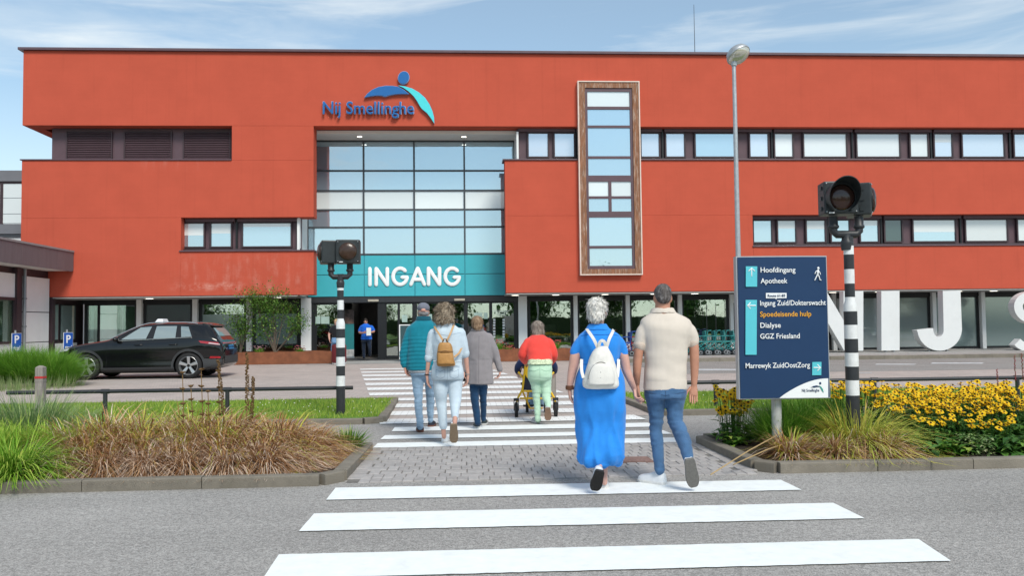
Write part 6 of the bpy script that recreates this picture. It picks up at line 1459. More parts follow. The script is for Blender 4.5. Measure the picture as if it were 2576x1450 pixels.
p.limb(mb, LG([(1622, 1675, 996, 0), (1627, 1672, 1023, .02), (1632, 1669, 1058, .04), (1634, 1667, 1083, .03), (1635, 1669, 1105, .0), (1639, 1670, 1132, .0), (1643, 1671, 1162, 0), (1646, 1672, 1184, 0)]))
p.limb(mb, LG([(1673, 1726, 996, 0), (1677, 1720, 1030, .0), (1679, 1719, 1058, -.02), (1686, 1725, 1076, -.06), (1697, 1734, 1097, -.14), (1707, 1741, 1122, -.23), (1714, 1743, 1145, -.3), (1718, 1744, 1156, -.33)]))
def knee(p_, n):
    k = 1 if .3 < p_.z < .66 or p_.z < .24 else .35
    w_ = noise.noise(V((p_.x*6+p_.z*2, p_.y*6, p_.z*30))); r_ = .45-abs(noise.noise(V((p_.x*9-p_.z*4, p_.y*8, p_.z*22+3))))
    return k*(.006*w_+.011*r_-.003)+.005*noise.noise(p_*10)
jn = p.wear('jeans', mb, DENIM('denim_mid', (.06, .135, .26)), .0105, knee)
for q in (((1635, 1012), (1661, 1016), (1663, 992), (1633, 992)), ((1686, 1016), (1712, 1012), (1714, 992), (1684, 992))): decal(p, jn, q, cloth('denim_pocket', (.075, .16, .3)), 'pocket', .004)
seam(p, jn, [[(1674, 985), (1674, 1000)], [(1622, 987), (1650, 992), (1674, 996), (1700, 992), (1726, 987)]], cloth('denim_seam', (.03, .07, .15)), .003)
mb = MB(); p.torso(mb, TR, .004); p.limb(mb, [(1633, 822, 17), (1619, 836, 18), (1611, 856, 16), (1609.5, 869, 15.4)], .002); p.limb(mb, [(1719, 820, 17), (1733, 834, 18), (1741, 850, 15.6), (1742, 862, 15)], .002)
fold = lambda p_, n: .0065*noise.noise(V((p_.x*5+p_.z*4, p_.y*5, p_.z*11)))*(1.4 if p_.z < 1.2 else .8)*(.25 if p_.z < .92 else 1)+.0012*noise.noise(p_*17)
sh = p.wear('polo_shirt', mb, M('polo_beige', (.61, .545, .475), .85, var=.04, scale=9, bump=.12, bscale=260, spec=.12), .0105, fold)
mb = MB(); p.torso(mb, [(1641, 1693, 775, .02, .92), (1637, 1697, 783, .02, .9), (1634, 1701, 788, .02, .85)], .004, k=2); p.wear('collar', mb, MATS['polo_beige'], .009, None, 1, sh)
for a, b_, y, tl in ((1594, 1625, 868, .2), (1728, 1757, 861, -.2)): mb = MB(); p.limb(mb, [((a+b_)/2, y-3, (b_-a)/2+.4), ((a+b_)/2-.3*tl, y+1.5, (b_-a)/2+.2)], .003, 1); mb.build('cuff', cloth('cuff_pink', (.6, .5, .42)), sh, True)
p.hair([((0, -.012, .034), (.078, .098, .09)), ((0, -.052, .002), (.068, .056, .058))], TINT('hair_grey', [(0, (.025, .02, .018)), (.5, (.12, .105, .1)), (1, (.42, .41, .42))], .6, 0), 900, .022, tr=(.1, .75), flare=.12, lump=.003)
H, T = p.step(1673, 1222, -.72, .28); p.shoe(H, T, (0, 0, 1), .105, m_white_sh, m_sole_w, .1)
p.shoe(p.j(1735, 1157, -.40), p.j(1746, 1227, -.33), (0, 1, .3), .1, m_white_sh, m_sole_g, .09)
# ---- woman in blue dress
p = Person(7.16, 1515, 1231, 'white haired woman in a long bright blue dress with a white backpack', skin('fair', (.56, .325, .265)))
TR = [(1481, 1524, 822, .0, .9), (1470, 1541, 832, .0, .68), (1455, 1560, 846, .0, .58), (1453, 1561, 866, -.01, .64), (1459, 1557, 890, -.01, .7), (1462, 1556, 917, .0, .72), (1454, 1563, 936, .0, .76), (1448, 1570, 956, 0, .78), (1444, 1573, 994, -.01, .8), (1446, 1572, 1033, -.01, .76), (1452, 1569, 1073, 0, .7), (1456, 1566, 1112, -.03, .76), (1457, 1564, 1150, -.05, .84), (1464, 1556, 1168, -.05, .82)]
p.head(1503, 786, .98, -.5); p.limb(p.mb, [(1504, 805, 16), (1503, 822, 17), (1503, 838, 22)])
p.torso(p.mb, TR[:-2], -.02)
AL = [(1470, 868, 10), (1449, 892, 13.5), (1443, 919, 12.5), (1437, 950, 10.5), (1432.5, 977, 7.4)]; AR = [(1546, 868, 10), (1567, 893, 13), (1575, 929, 11.6), (1586, 957, 9.6), (1596, 980, 7, .06)]
p.limb(p.mb, AL); p.limb(p.mb, AR)
p.hand(p.j(1432.5, 980), p.j(1437, 1020), (.15, 1, 0), (1, -.1, 0), .95, .4); p.hand(p.j(1596, 982, .06), p.j(1600, 1008, .0), (.3, 1, 0), (1, -.4, 0), .95, .95)
p.limb(p.mb, [(1521, 1120, 12), (1520.5, 1165, 10.5), (1520.5, 1195, 8), (1521, 1215, 8)]); p.limb(p.mb, [(1503, 1120, 11), (1505, 1155, 10, -.08), (1507, 1174, 8.5, -.17), (1508.5, 1188, 7.5, -.25)])
p.body(.0105)
mb = MB(); p.torso(mb, TR, .004, 36); p.limb(mb, [(1472, 856, 17), (1459, 869, 17), (1449, 882, 14), (1447, 889, 13.4)], .003); p.limb(mb, [(1545, 855, 17), (1557, 868, 17), (1566, 884, 13.5), (1567.5, 891, 13)], .003)
def dressf(p_, n):
    d = max(0, min(1, (1.0-p_.z)/.7)); a = .004*noise.noise(V((p_.x*8+p_.z*4, p_.y*6, p_.z*9)))
    return a+d*(.05*(.35-abs(noise.noise(V((p_.x*10+p_.z*2.2, p_.y*9, p_.z*1.0)))))+.020*noise.noise(V((p_.x*20-p_.z*3, p_.y*18, p_.z*2.2+4))))+(.012*noise.noise(V((p_.x*20, p_.y*20, .3))) if p_.z < .3 else 0)
dress = p.wear('dress', mb, cloth('dress_blue', (.025, .24, .72), .8, .1, 8), .0105, dressf)
seam(p, dress, [[(1462, 846), (1480, 842), (1510, 843), (1540, 842), (1556, 845)], [(1463, 917), (1485, 918), (1530, 918), (1555, 916)]], M('dress_seam', (.01, .12, .45), .8), .003)
mb = MB(); p.torso(mb, [(1482, 1524, 815, .0, .95), (1477, 1529, 823, .0, .92), (1472, 1535, 831, .0, .85)], .004, k=2); p.wear('collar', mb, MATS['dress_blue'], .009, None, 1, dress)
p.hair([((0, -.012, .036), (.094, .108, .1)), ((0, -.05, -.022), (.082, .066, .07))], TINT('hair_white', [(0, (.34, .32, .29)), (.5, (.62, .6, .56)), (1, (.82, .8, .77))], .55, 0), 1300, .032, lump=.012, lf=24, flare=.3, curl=.2, comb=(.25, -.35, -.8), tr=(.2, .95), wd=.009)
H, T = p.step(1520, 1231, .1, .25); m_pat = M('shoe_pattern', (.6, .62, .63), .5, var=.5, scale=45); p.shoe(H, T, (0, 0, 1), .09, m_pat, m_sole_w)
p.shoe(p.j(1510, 1187, -.31), p.j(1496, 1236, -.22), (0, 1, .3), .09, m_pat, m_sole_k)
mb = MB(); q = p.j(1433, 976); mb.lathe([(.034, -.018), (.037, 0), (.034, .018)], q, 16, cap=False); mb.build('bracelet', M('leather_brown', (.12, .045, .02), .5, var=.2), p.root, True)
# white backpack
def backpack(p, name, lab, mat, rings, dy, ry, straps, pocket=None, bits=(), sw=.013, strapm=None):
    c = p.j((rings[0][0]+rings[0][1])/2, rings[-1][2], dy); r = thing(name, c, lab, 'backpack'); mb = MB(); rg = [(a, b_, y, dy, ry/((b_-a)/2*p.s)*f) for a, b_, y, f in rings]
    p.torso(mb, rg, 0, 20, 3, 2.6); me = remeshed(mb, .01, 3); displace(me, wrinkle(.004, 14)); meshobj('bag', me, mat, r)
    for st in straps:
        q = [p.j(*a) for a in st]; q2 = [tuple(v) for v in q]; q = [V(v) for v in cr3(q2, 5)]; mb = MB(); rgs = []
        for i, v in enumerate(q):
            t = (q[min(i+1, len(q)-1)]-q[max(0, i-1)]).normalized(); sd_ = t.cross(V((0, 1, 0))).normalized(); nn = sd_.cross(t); rgs.append([v+sd_*sw*x_+nn*.005*z_ for x_, z_ in ((-1, -1), (1, -1), (1, 1), (-1, 1))])
        mb.rings(rgs); mb.build('strap', strapm or mat, r, bevel=.002)
    return r
m_bagw = M('bag_white', (.7, .68, .64), .6, var=.05, scale=20, bump=.25, bscale=90)
bp = backpack(p, 'backpack', 'white rounded backpack with three studs carried on the blue dress', m_bagw,
    [(1504, 1528, 871, .5), (1494, 1533, 881, .75), (1484, 1541, 898, .92), (1477, 1549, 923, 1), (1470, 1554, 947, 1.05), (1466, 1556, 961, 1.05), (1468, 1555, 973, 1), (1476, 1548, 979, .8)], -.185, .085,
    [[(1505, 878, -.2), (1494, 855, -.205), (1482, 837, -.16), (1476, 829, -.06)], [(1525, 878, -.2), (1532, 855, -.205), (1539, 840, -.16), (1543, 831, -.06)], [(1468, 952, -.2), (1463, 932, -.17), (1463, 905, -.1)], [(1553, 950, -.2), (1555, 930, -.17), (1556, 905, -.1)],
     [(1506, 876, -.21), (1509, 862, -.23), (1515, 858, -.235), (1521, 862, -.23), (1524, 876, -.21)]])
mb = MB(); P = [p.j(*q, -.285) for q in arc(1511.5, 962, 32, 50, 8, 172, 20)]; mb.tube(P, .004, 6); mb.build('zip', M('zip_metal', (.3, .29, .28), .4, .5), bp, True)
mb = MB(); p.torso(mb, [(1492, 1532, 915, -.245, .9), (1481, 1542, 930, -.245, .68), (1477, 1546, 950, -.245, .62), (1478, 1545, 968, -.245, .6)], 0, 20, 3, 2.6); me = remeshed(mb, .01, 2); meshobj('pocket', me, m_bagw, bp)
for y in (924, 938, 952): q = p.j(1512.5, y, -.345+.0); MB().ell((q.x, q.y+.045-(.0 if y > 930 else -.02), q.z), (.008, .02, .008), 10, 6).build('stud', MATS['zip_metal'], bp, True)
# ---- capped man in teal jacket
p = Person(11.2, 1070, 1085, 'man in a teal quilted jacket, grey cap and pale jeans walking away', skin('rosy', (.55, .275, .21)))
TR = [(1052, 1079, 800, .0, .95), (1046, 1086, 807, 0, .8), (1029, 1102, 822, 0, .58), (1027, 1103, 838, 0, .62), (1028, 1102, 862, -.01, .7), (1027, 1101, 890, -.01, .74), (1024, 1100, 931, 0, .74)]
p.head(1065, 786, .98, .05); p.limb(p.mb, [(1065, 795, 12.5), (1065, 806, 13)]); p.torso(p.mb, TR, -.02)
AL = [(1033, 832, 11), (1020, 878, 8), (1015, 905, 7), (1018, 922, 5)]; AR = [(1097, 832, 11), (1108, 878, 8), (1108, 905, 7), (1106, 922, 5)]
p.limb(p.mb, AL); p.limb(p.mb, AR); p.hand(p.j(1018, 923), p.j(1024, 945), (.3, 1, 0), (1, 0, 0), 1, .5); p.hand(p.j(1106, 923), p.j(1104, 945), (-.3, 1, 0), (-1, 0, 0), 1, .5); p.body(.012)
mb = MB(); p.torso(mb, [(1031, 1097, 928, 0, .75), (1032, 1098, 944, 0, .72)]); p.limb(mb, LG([(1033, 1067, 940, 0), (1037, 1065, 968, .0), (1041, 1064, 998, 0), (1043, 1063, 1024, -.02), (1047, 1065, 1062, -.05), (1048, 1066, 1074, -.05)])); p.limb(mb, LG([(1064, 1098, 940, 0), (1069, 1096, 968, .08), (1071, 1094, 998, .16), (1074, 1092, 1037, .2), (1075, 1091, 1058, .22)]))
p.wear('jeans', mb, DENIM('denim_pale', (.27, .39, .52)), .012, knee)
mb = MB(); p.torso(mb, [(1027, 1099, 920, 0, .74), (1028, 1098, 938, 0, .74)], .002, k=1); p.wear('shirt', mb, cloth('shirt_grey', (.4, .42, .45)), .012)
mb = MB(); p.torso(mb, TR, .006); p.limb(mb, AL[:1]+[(1018, 878, 9.5), (1015, 905, 8), (1017, 919, 7)], .008); p.limb(mb, AR[:1]+[(1110, 878, 9.5), (1108, 905, 8), (1106, 919, 7)], .008)
def quilt(p_, n): z = p_.z; return (.007*abs(math.sin((z+.03*math.cos((p_.x+.1)*6))*math.pi/.052))-.004 if z < 1.28 else 0)+.005*noise.noise(p_*9)
p.wear('jacket', mb, cloth('jacket_teal', (.006, .19, .26), .7, .08, 14), .0105, quilt, 3)
mb = MB(); p.torso(mb, [(1049, 1082, 796, .0, .95), (1046, 1086, 808, 0, .85)], .006, k=2); p.wear('collar', mb, cloth('collar_teal', (.01, .09, .13)), .011, None, 1)
p.hair([((0, -.02, -.01), (.077, .085, .05))], MATS['hair_grey'], 200, .02, tr=(.5, 1), lump=.002)
cp = MB(); [cp.ell(p.hc+p.hr @ (V(c_)*.98), V(r_), 20, 12, p.hr) for c_, r_ in (((0, -.012, .06), (.086, .105, .07)), ((0, .12, .045), (.06, .06, .012)))]; me = remeshed(cp, .009, 2); displace(me, wrinkle(.002, 20)); cpo = meshobj('cap', me, cloth('cap_grey', (.16, .17, .21)), p.root)
q = p.hc+p.hr @ V((0, -.107, .028)); MB().ell(q, (.03, .012, .022), 12, 8).build('cap_opening', p.sk, cpo, True)
H, T = p.step(1058, 1088, -.1); p.shoe(H, T, (0, 0, 1), .1, m_navysh, m_brownsole); H, T = p.step(1083, 1075.5, .1); p.shoe(H, T, (0, 0, 1), .1, m_navysh, m_brownsole)
# ---- woman in pale denim jumpsuit
p = Person(10.0, 1120, 1115, 'curly haired woman in a pale denim jumpsuit with a tan backpack', skin('light', (.52, .29, .225)))
TR = [(1104, 1138, 815, 0, .9), (1095, 1150, 824, 0, .65), (1083, 1163, 836, 0, .55), (1084, 1165, 856, 0, .6), (1089, 1164, 882, 0, .66), (1092, 1161, 907, 0, .68), (1088, 1163, 922, 0, .72), (1085, 1166, 940, -.01, .78), (1086, 1166, 955, 0, .72)]
p.head(1118, 791, .97, .08); p.limb(p.mb, [(1119, 805, 11), (1120, 822, 12)]); p.torso(p.mb, TR[:-1], -.02)
AL = [(1089, 846, 9), (1080, 893, 6.8), (1077, 918, 6), (1074, 944, 4.4)]; AR = [(1159, 844, 9), (1171, 892, 6.8), (1174, 918, 6), (1177, 943, 4.4)]
p.limb(p.mb, AL); p.limb(p.mb, AR); p.hand(p.j(1074, 946), p.j(1077, 980), (.1, 1, 0), (1, -.3, 0), .98, .3); p.hand(p.j(1177, 945), p.j(1174, 975), (-.2, 1, 0), (-1, -.3, 0), .95, .45)
p.limb(p.mb, [(1113, 1050, 8), (1115, 1075, 6.5), (1117, 1100, 6)]); p.limb(p.mb, [(1145, 1030, 8, -.1), (1145, 1050, 6.5, -.25), (1144, 1066, 6, -.32)]); p.body(.0115)
mb = MB(); p.torso(mb, TR, .004); p.limb(mb, [(1090, 841, 13), (1083, 872, 11), (1078.5, 903, 9)], .003); p.limb(mb, [(1158, 839, 13), (1166, 868, 11), (1170.5, 893, 9)], .003)
p.limb(mb, LG([(1086, 1126, 945, 0), (1089, 1125, 965, 0), (1091, 1126, 986, 0), (1096, 1124, 1011, .02), (1100, 1124, 1037, 0), (1104, 1126, 1072, 0)])); p.limb(mb, LG([(1125, 1166, 945, 0), (1126, 1164, 965, -.01), (1128, 1162, 986, -.03), (1131, 1160, 1011, -.08), (1134, 1155, 1035, -.18), (1136, 1154, 1049, -.24)]))
js = p.wear('jumpsuit', mb, cloth('denim_light', (.52, .62, .7), .85, .1, 9), .0105, lambda p_, n: fold(p_, n)*.9)
seam(p, js, [[(1125.5, 912), (1125.5, 955)], [(1097, 930), (1108, 936), (1119, 930), (1119, 948), (1108, 953), (1097, 948), (1097, 930)], [(1132, 930), (1143, 936), (1154, 930), (1154, 948), (1143, 953), (1132, 948), (1132, 930)], [(1088, 838), (1125, 845), (1160, 837)]], M('denim_stitch', (.3, .38, .47), .8), .0028)
mb = MB(); p.torso(mb, [(1106, 1137, 809, 0, .95), (1101, 1142, 820, 0, .85), (1098, 1146, 826, 0, .7)], .005, k=2); p.wear('collar', mb, cloth('denim_collar', (.4, .48, .56)), .01, None, 1, js)
for x, y in ((1078.5, 902), (1170.5, 892)): mb = MB(); p.limb(mb, [(x+.6, y-5, 9.4), (x, y+1.5, 9.2)], .004, 1); mb.build('cuff', MATS['denim_light'], js, True)
mb = MB().tube([p.j(1090, 909, -.155), p.j(1107, 911, -.17), p.j(1145, 911, -.17), p.j(1162, 909, -.155)], .008, 6); mb.build('belt_seam', MATS['denim_light'], js, True)
p.hair([((0, -.015, .04), (.115, .125, .105)), ((0, -.05, -.05), (.105, .08, .085)), ((-.07, -.02, -.05), (.05, .06, .07)), ((.07, -.02, -.05), (.05, .06, .07))], TINT('hair_curly', [(0, (.09, .065, .045)), (.5, (.26, .2, .14)), (1, (.52, .44, .34))], .6, 0), 1500, .05, lump=.016, lf=24, flare=.45, curl=.9, tr=(.05, .95), wd=.007)
H, T = p.step(1118, 1116, .05, .25); p.shoe(H, T, (0, 0, 1), .09, m_white_sh, m_sole_w); p.shoe(p.j(1141, 1069, -.36), p.j(1142, 1115, -.27), (0, 1, .3), .092, m_white_sh, m_sole_b)
MB().lathe([(.03, -.006), (.031, .006)], p.j(1074, 943), 14, cap=False).build('bracelet', m_dark, p.root, True); MB().lathe([(.03, -.004), (.031, .004)], p.j(1177, 942), 14, cap=False).build('bracelet', m_chrome, p.root, True)
m_bagt = M('bag_tan', (.42, .215, .065), .5, var=.12, scale=12, bump=.3, bscale=60)
bp = backpack(p, 'backpack', 'small tan leather backpack on the pale denim jumpsuit', m_bagt, [(1108, 1130, 862, .6), (1103, 1136, 868, .9), (1100, 1139, 885, 1), (1099, 1141, 900, 1.05), (1099, 1145, 915, 1.1), (1101, 1144, 922, .9)], -.19, .062,
    [[(1116, 860, -.2), (1106, 843, -.18), (1097, 830, -.13), (1093, 822, -.04)], [(1123, 860, -.2), (1132, 842, -.18), (1139, 825, -.13), (1142, 818, -.04)], [(1143, 899, -.2), (1149, 894, -.175), (1156, 887, -.125), (1162, 874, -.04)]], sw=.011, strapm=M('strap_tan', (.5, .3, .14), .6))
mb = MB(); p.torso(mb, [(1101, 1139, 889, -.235, .4), (1101, 1141, 900, -.24, .4), (1102, 1143, 917, -.24, .4)], 0, 16, 2, 3); me = remeshed(mb, .009, 2); displace(me, wrinkle(.003, 20)); meshobj('pocket', me, m_bagt, bp)
MB().tube([p.j(1101, 886, -.262), p.j(1120, 884, -.268), p.j(1140, 886, -.262)], .006, 6).build('zip', M('zip_brown', (.15, .08, .03), .5), bp, True); mb = MB().tube([p.j(1113, 862, -.21), p.j(1116, 854, -.215), p.j(1123, 854, -.215), p.j(1126, 862, -.21)], .007, 8); mb.build('handle', MATS['zip_brown'], bp, True)
# ---- woman in grey coat
p = Person(11.4, 1206, 1078, 'short haired woman in a grey coat and dark blue trousers walking away', skin('fair', None))
TR = [(1189, 1212, 829, 0, .95), (1183, 1221, 835, 0, .75), (1177, 1233, 845, 0, .6), (1176, 1237, 860, 0, .64), (1178, 1237, 884, 0, .7), (1178, 1238, 908, 0, .74), (1177, 1239, 934, 0, .76), (1177, 1241, 967, 0, .76)]
p.head(1200, 817, .93, .15); p.limb(p.mb, [(1201, 826, 9), (1201, 838, 10)]); p.torso(p.mb, TR[:-1], -.03); AR = [(1230, 852, 9), (1246, 890, 7), (1254, 913, 6), (1259, 933, 4.5)]; AL = [(1183, 852, 9), (1173, 890, 7), (1169, 913, 6), (1167, 933, 4.5)]
p.limb(p.mb, AR); p.limb(p.mb, AL); p.hand(p.j(1259, 934), p.j(1255, 951), (0, 1, 0), (-1, 0, 0), .9, .8); p.hand(p.j(1167, 934), p.j(1168, 951), (0, 1, 0), (1, 0, 0), .9, .8); p.body(.012)
mb = MB(); p.torso(mb, [(1180, 1228, 955, 0, .8), (1181, 1227, 970, 0, .75)]); p.limb(mb, LG([(1180, 1206, 965, 0), (1184, 1205, 1006, 0), (1189, 1208, 1035, 0), (1193, 1210, 1060, -.02), (1195, 1210, 1066, -.02)])); p.limb(mb, LG([(1204, 1228, 965, 0), (1207, 1225, 1006, .08), (1208, 1224, 1035, .14), (1209, 1223, 1055, .17)])); p.wear('trousers', mb, DENIM('denim_dark', (.014, .05, .115)), .012, knee)
mb = MB(); p.torso(mb, TR, .006); p.limb(mb, [(1229, 850, 11.5), (1245, 888, 9.5), (1253, 912, 8.5), (1258.5, 931, 7)], .004); p.limb(mb, [(1184, 850, 11.5), (1174, 888, 9.5), (1170, 912, 8.5), (1167.5, 931, 7)], .004)
ct = p.wear('coat', mb, cloth('coat_grey', (.255, .235, .245), .85, .08, 14), .0115, lambda p_, n: fold(p_, n)*.9+(.012*noise.noise(V((p_.x*14, p_.y*14, p_.z*1.5))) if p_.z < .95 else 0))
mb = MB(); p.torso(mb, [(1188, 1214, 826, 0, .98), (1184, 1218, 835, 0, .9)], .008, k=2); p.wear('collar', mb, cloth('collar_grey', (.15, .14, .15)), .011, None, 1, ct)
MB().tube([p.j(1205, 845, -.19), p.j(1204.5, 900, -.235), p.j(1204, 966, -.265)], .0035, 5).build('back_seam', MATS['collar_grey'], ct)
p.hair([((0, -.012, .036), (.09, .103, .094)), ((0, -.05, -.025), (.077, .062, .075))], TINT('hair_brown', [(0, (.1, .055, .03)), (.5, (.26, .165, .1)), (1, (.46, .33, .22))], .55, 0), 800, .04, lump=.004, flare=.25, tr=(.1, .9), wd=.006)
H, T = p.step(1202, 1079.5, -.1, .25); m_dsh = M('shoe_dark', (.03, .045, .05), .6, var=.5, scale=60); p.shoe(H, T, (0, 0, 1), .09, m_dsh, m_sole_w); H, T = p.step(1217, 1071, .1, .25); p.shoe(H, T, (0, 0, 1), .09, m_dsh, m_sole_w)
hb = thing('handbag', p.j(1170, 950, .05), 'black shoulder bag hanging beside the woman in the grey coat', 'bag'); mb = MB(); p.torso(mb, [(1163, 1176, 918, .05, .8), (1162, 1178, 935, .05, .9), (1163, 1178, 960, .05, .9)], 0, 16, 2, 3); me = remeshed(mb, .01, 2); meshobj('bag', me, M('leather_black', (.015, .015, .016), .5), hb); mb = MB().tube([p.j(1168, 920, .05), p.j(1176, 880, -.03), p.j(1184, 846, -.02)], .01, 6); mb.build('strap', MATS['leather_black'], hb, True)
# ---- woman in red jacket pushing the wheelchair
p = Person(11.9, 1362, 1066, 'woman in a coral red jacket and mint trousers bending to push a yellow wheelchair', skin('light', None))
TR = [(1339, 1366, 843, .28, .95), (1331, 1375, 849, .26, .85), (1323, 1383, 858, .22, .72), (1322, 1385, 872, .17, .75), (1326, 1387, 892, .09, .8), (1328, 1389, 909, .02, .8)]
p.head(1352, 830, 1.02, .1, -.12, .36); p.limb(p.mb, [(1352, 838, 9, .38), (1352, 850, 10, .28)]); p.torso(p.mb, TR, -.02); AL = [(1328, 863, 9, .2), (1316, 888, 7.5, .15), (1315, 900, 7, .2), (1322, 912, 5, .42)]; AR = [(1381, 863, 9, .2), (1392, 888, 7.5, .15), (1393, 901, 7, .2), (1386, 912, 5, .42)]
p.limb(p.mb, AL); p.limb(p.mb, AR); p.hand(p.j(1322, 912, .42), p.j(1324, 914, .6), (1, 0, .2), (0, 0, -1), .92, .9); p.hand(p.j(1386, 912, .42), p.j(1384, 914, .6), (-1, 0, .2), (0, 0, -1), .92, .9); p.body(.012)
mb = MB(); p.torso(mb, [(1329, 1388, 916, 0, .76), (1327, 1389, 932, -.01, .82), (1327, 1389, 948, -.01, .85), (1330, 1388, 958, 0, .75)]); p.limb(mb, LG([(1328, 1362, 948, 0), (1335, 1362, 972, .02), (1341, 1360, 1008, .04), (1344, 1361, 1040, .02), (1346, 1361, 1058, 0)])); p.limb(mb, LG([(1356, 1389, 948, 0), (1361, 1387, 972, .0), (1364, 1386, 1000, -.04), (1371, 1386, 1018, -.14), (1373, 1386, 1028, -.2)])); mt_ = p.wear('trousers', mb, cloth('trouser_mint', (.46, .66, .5), .85, .08, 10), .0115, lambda p_, n: knee(p_, n)*1.2); seam(p, mt_, [[(1358, 925), (1358.5, 950)], [(1331, 932), (1344, 935), (1356, 930)], [(1361, 930), (1374, 935), (1386, 932)]], M('mint_seam', (.25, .42, .3), .8), .003)
mb = MB(); p.torso(mb, [(1329, 1388, 904, .02, .8), (1328, 1389, 912, .01, .84), (1327, 1390, 917, .0, .86)], .006, k=2); p.wear('blouse', mb, M('blouse_print', (.55, .62, .42), .8, var=.5, scale=60), .0115, wrinkle(.006, 20))
mb = MB(); p.torso(mb, TR, .008); p.limb(mb, [(1329, 862, 11.5, .2), (1316, 885, 10.5, .14), (1315, 899, 9.5, .18), (1321, 910, 7.5, .38)], .004); p.limb(mb, [(1380, 862, 11.5, .2), (1392, 885, 10.5, .14), (1393, 900, 9.5, .18), (1387, 911, 7.5, .38)], .004); p.wear('jacket', mb, cloth('jacket_red', (.72, .065, .05), .75, .06, 14), .011, fold)
p.hair([((0, -.012, .036), (.096, .106, .096)), ((0, -.055, -.04), (.096, .06, .1)), ((-.055, -.03, -.1), (.045, .05, .05)), ((.055, -.03, -.1), (.045, .05, .05))], TINT('hair_ash', [(0, (.1, .075, .06)), (.5, (.22, .18, .15)), (1, (.4, .35, .3))], .55, 0), 800, .06, lump=.004, flare=.08, tr=(.1, .9), wd=.006)
H, T = p.step(1354, 1066, -.2, .25); m_gsh = M('shoe_grey', (.42, .44, .45), .6, var=.2, scale=30); p.shoe(H, T, (0, 0, 1), .09, m_gsh, m_sole_w); p.shoe(p.j(1378, 1028, -.28), p.j(1379, 1058.5, -.22), (0, 1, .3), .088, m_gsh, M('sole_rust', (.2, .12, .08), .8))
# wheelchair
m_yel = M('frame_yellow', (.72, .44, .012), .4, var=.05); WYc = 12.75
w = thing('wheelchair', (at(1349, 1000, WYc).x, WYc, 0), 'yellow framed transport wheelchair with black and yellow backrest', 'wheelchair')
W_ = lambda px, py, dy=0: at(px, py, WYc+dy)
mb = MB()
for a, sgn in ((1299, 1), (1398, -1)):
    e = 14*sgn
    mb.tube([W_(a+e+9*sgn, 912, -.12), W_(a+e+9*sgn, 918, .0), W_(a+e+5*sgn, 950, .02), W_(a+e+1*sgn, 982, .02), W_(a+5*sgn, 1000, -.0), W_(a+1*sgn, 1012, -.02)], .017, 10); mb.tube([W_(a+e+5*sgn, 955, .02), W_(a+e-8*sgn, 938, .2), W_(a+e-9*sgn, 940, .42)], .015, 8)
    mb.tube([W_(a+e+1*sgn, 984, .02), W_(a+e+14*sgn, 986, .1), W_(a+e+16*sgn, 988, .45), W_(a+e+12*sgn, 1012, .6)], .015, 8)
mb.tube([W_(1313, 985, .02), W_(1384, 985, .02)], .015, 8); mb.tube([W_(1308, 1003, .0), W_(1389, 1003, .0)], .014, 8); mb.tube([W_(1315, 986, .05), W_(1333, 1028, .3), W_(1365, 1028, .3)], .014, 8); mb.build('frame', m_yel, w, True)
bk = MB(); P = [W_(1322, 917, .03), W_(1376, 917, .03), W_(1380, 982, .03), W_(1317, 982, .03)]; bk.hexa([P[3], P[2], P[2]+V((0, .03, 0)), P[3]+V((0, .03, 0)), P[0], P[1], P[1]+V((0, .03, 0)), P[0]+V((0, .03, 0))]); bk.build('backrest', M('canvas_navy', (.012, .016, .035), .8), w)
c = W_(1349, 937, .015); MB().prism([(c.x+math.cos(k*.2618)*.17, c.z+math.sin(k*.2618)*.15) for k in range(24)], c.y, c.y+.008).build('back_panel', M('canvas_yellow', (.75, .5, .02), .7), w)
MB().box((c.x-.21, WYc+.06, .47), (c.x+.21, WYc+.5, .5)).build('seat', MATS['canvas_navy'], w)
for px, sgn in ((1299, -1), (1398, 1)):
    q = W_(px, 1031, -.02); R = .118
    wl_ = MB(); wl_.lathe([(R*.72, -.02), (R*.95, -.022), (R, -.012), (R, .012), (R*.95, .022), (R*.72, .02)], (q.x, q.y, R+.002), 24, 'x', cap=False); o = wl_.build('wheel', m_tyre, w, True); MB().lathe([(.012, -.016), (R*.72, -.014), (R*.72, .014), (.012, .016)], (q.x, q.y, R), 16, 'x').build('rim', M('rim_grey', (.1, .1, .105), .5), o, True)
    fk = MB(); [fk.box((q.x+d_-.005, q.y-.02, R-.01), (q.x+d_+.005, q.y+.02, 2*R+.04)) for d_ in (-.035, .035)]; fk.box((q.x-.04, q.y-.02, 2*R+.02), (q.x+.04, q.y+.02, 2*R+.06)); fk.build('fork', m_blk, w)
    q = W_(1349+sgn*23, 1022, .62); R = .09; MB().lathe([(R*.2, -.016), (R, -.018), (R, .018), (R*.2, .016)], (q.x, q.y, R), 20, 'x').build('wheel', m_tyre, w, True)
MB().box((c.x-.16, WYc+.62, .1), (c.x+.16, WYc+.78, .12)).build('footplate', m_blk, w)
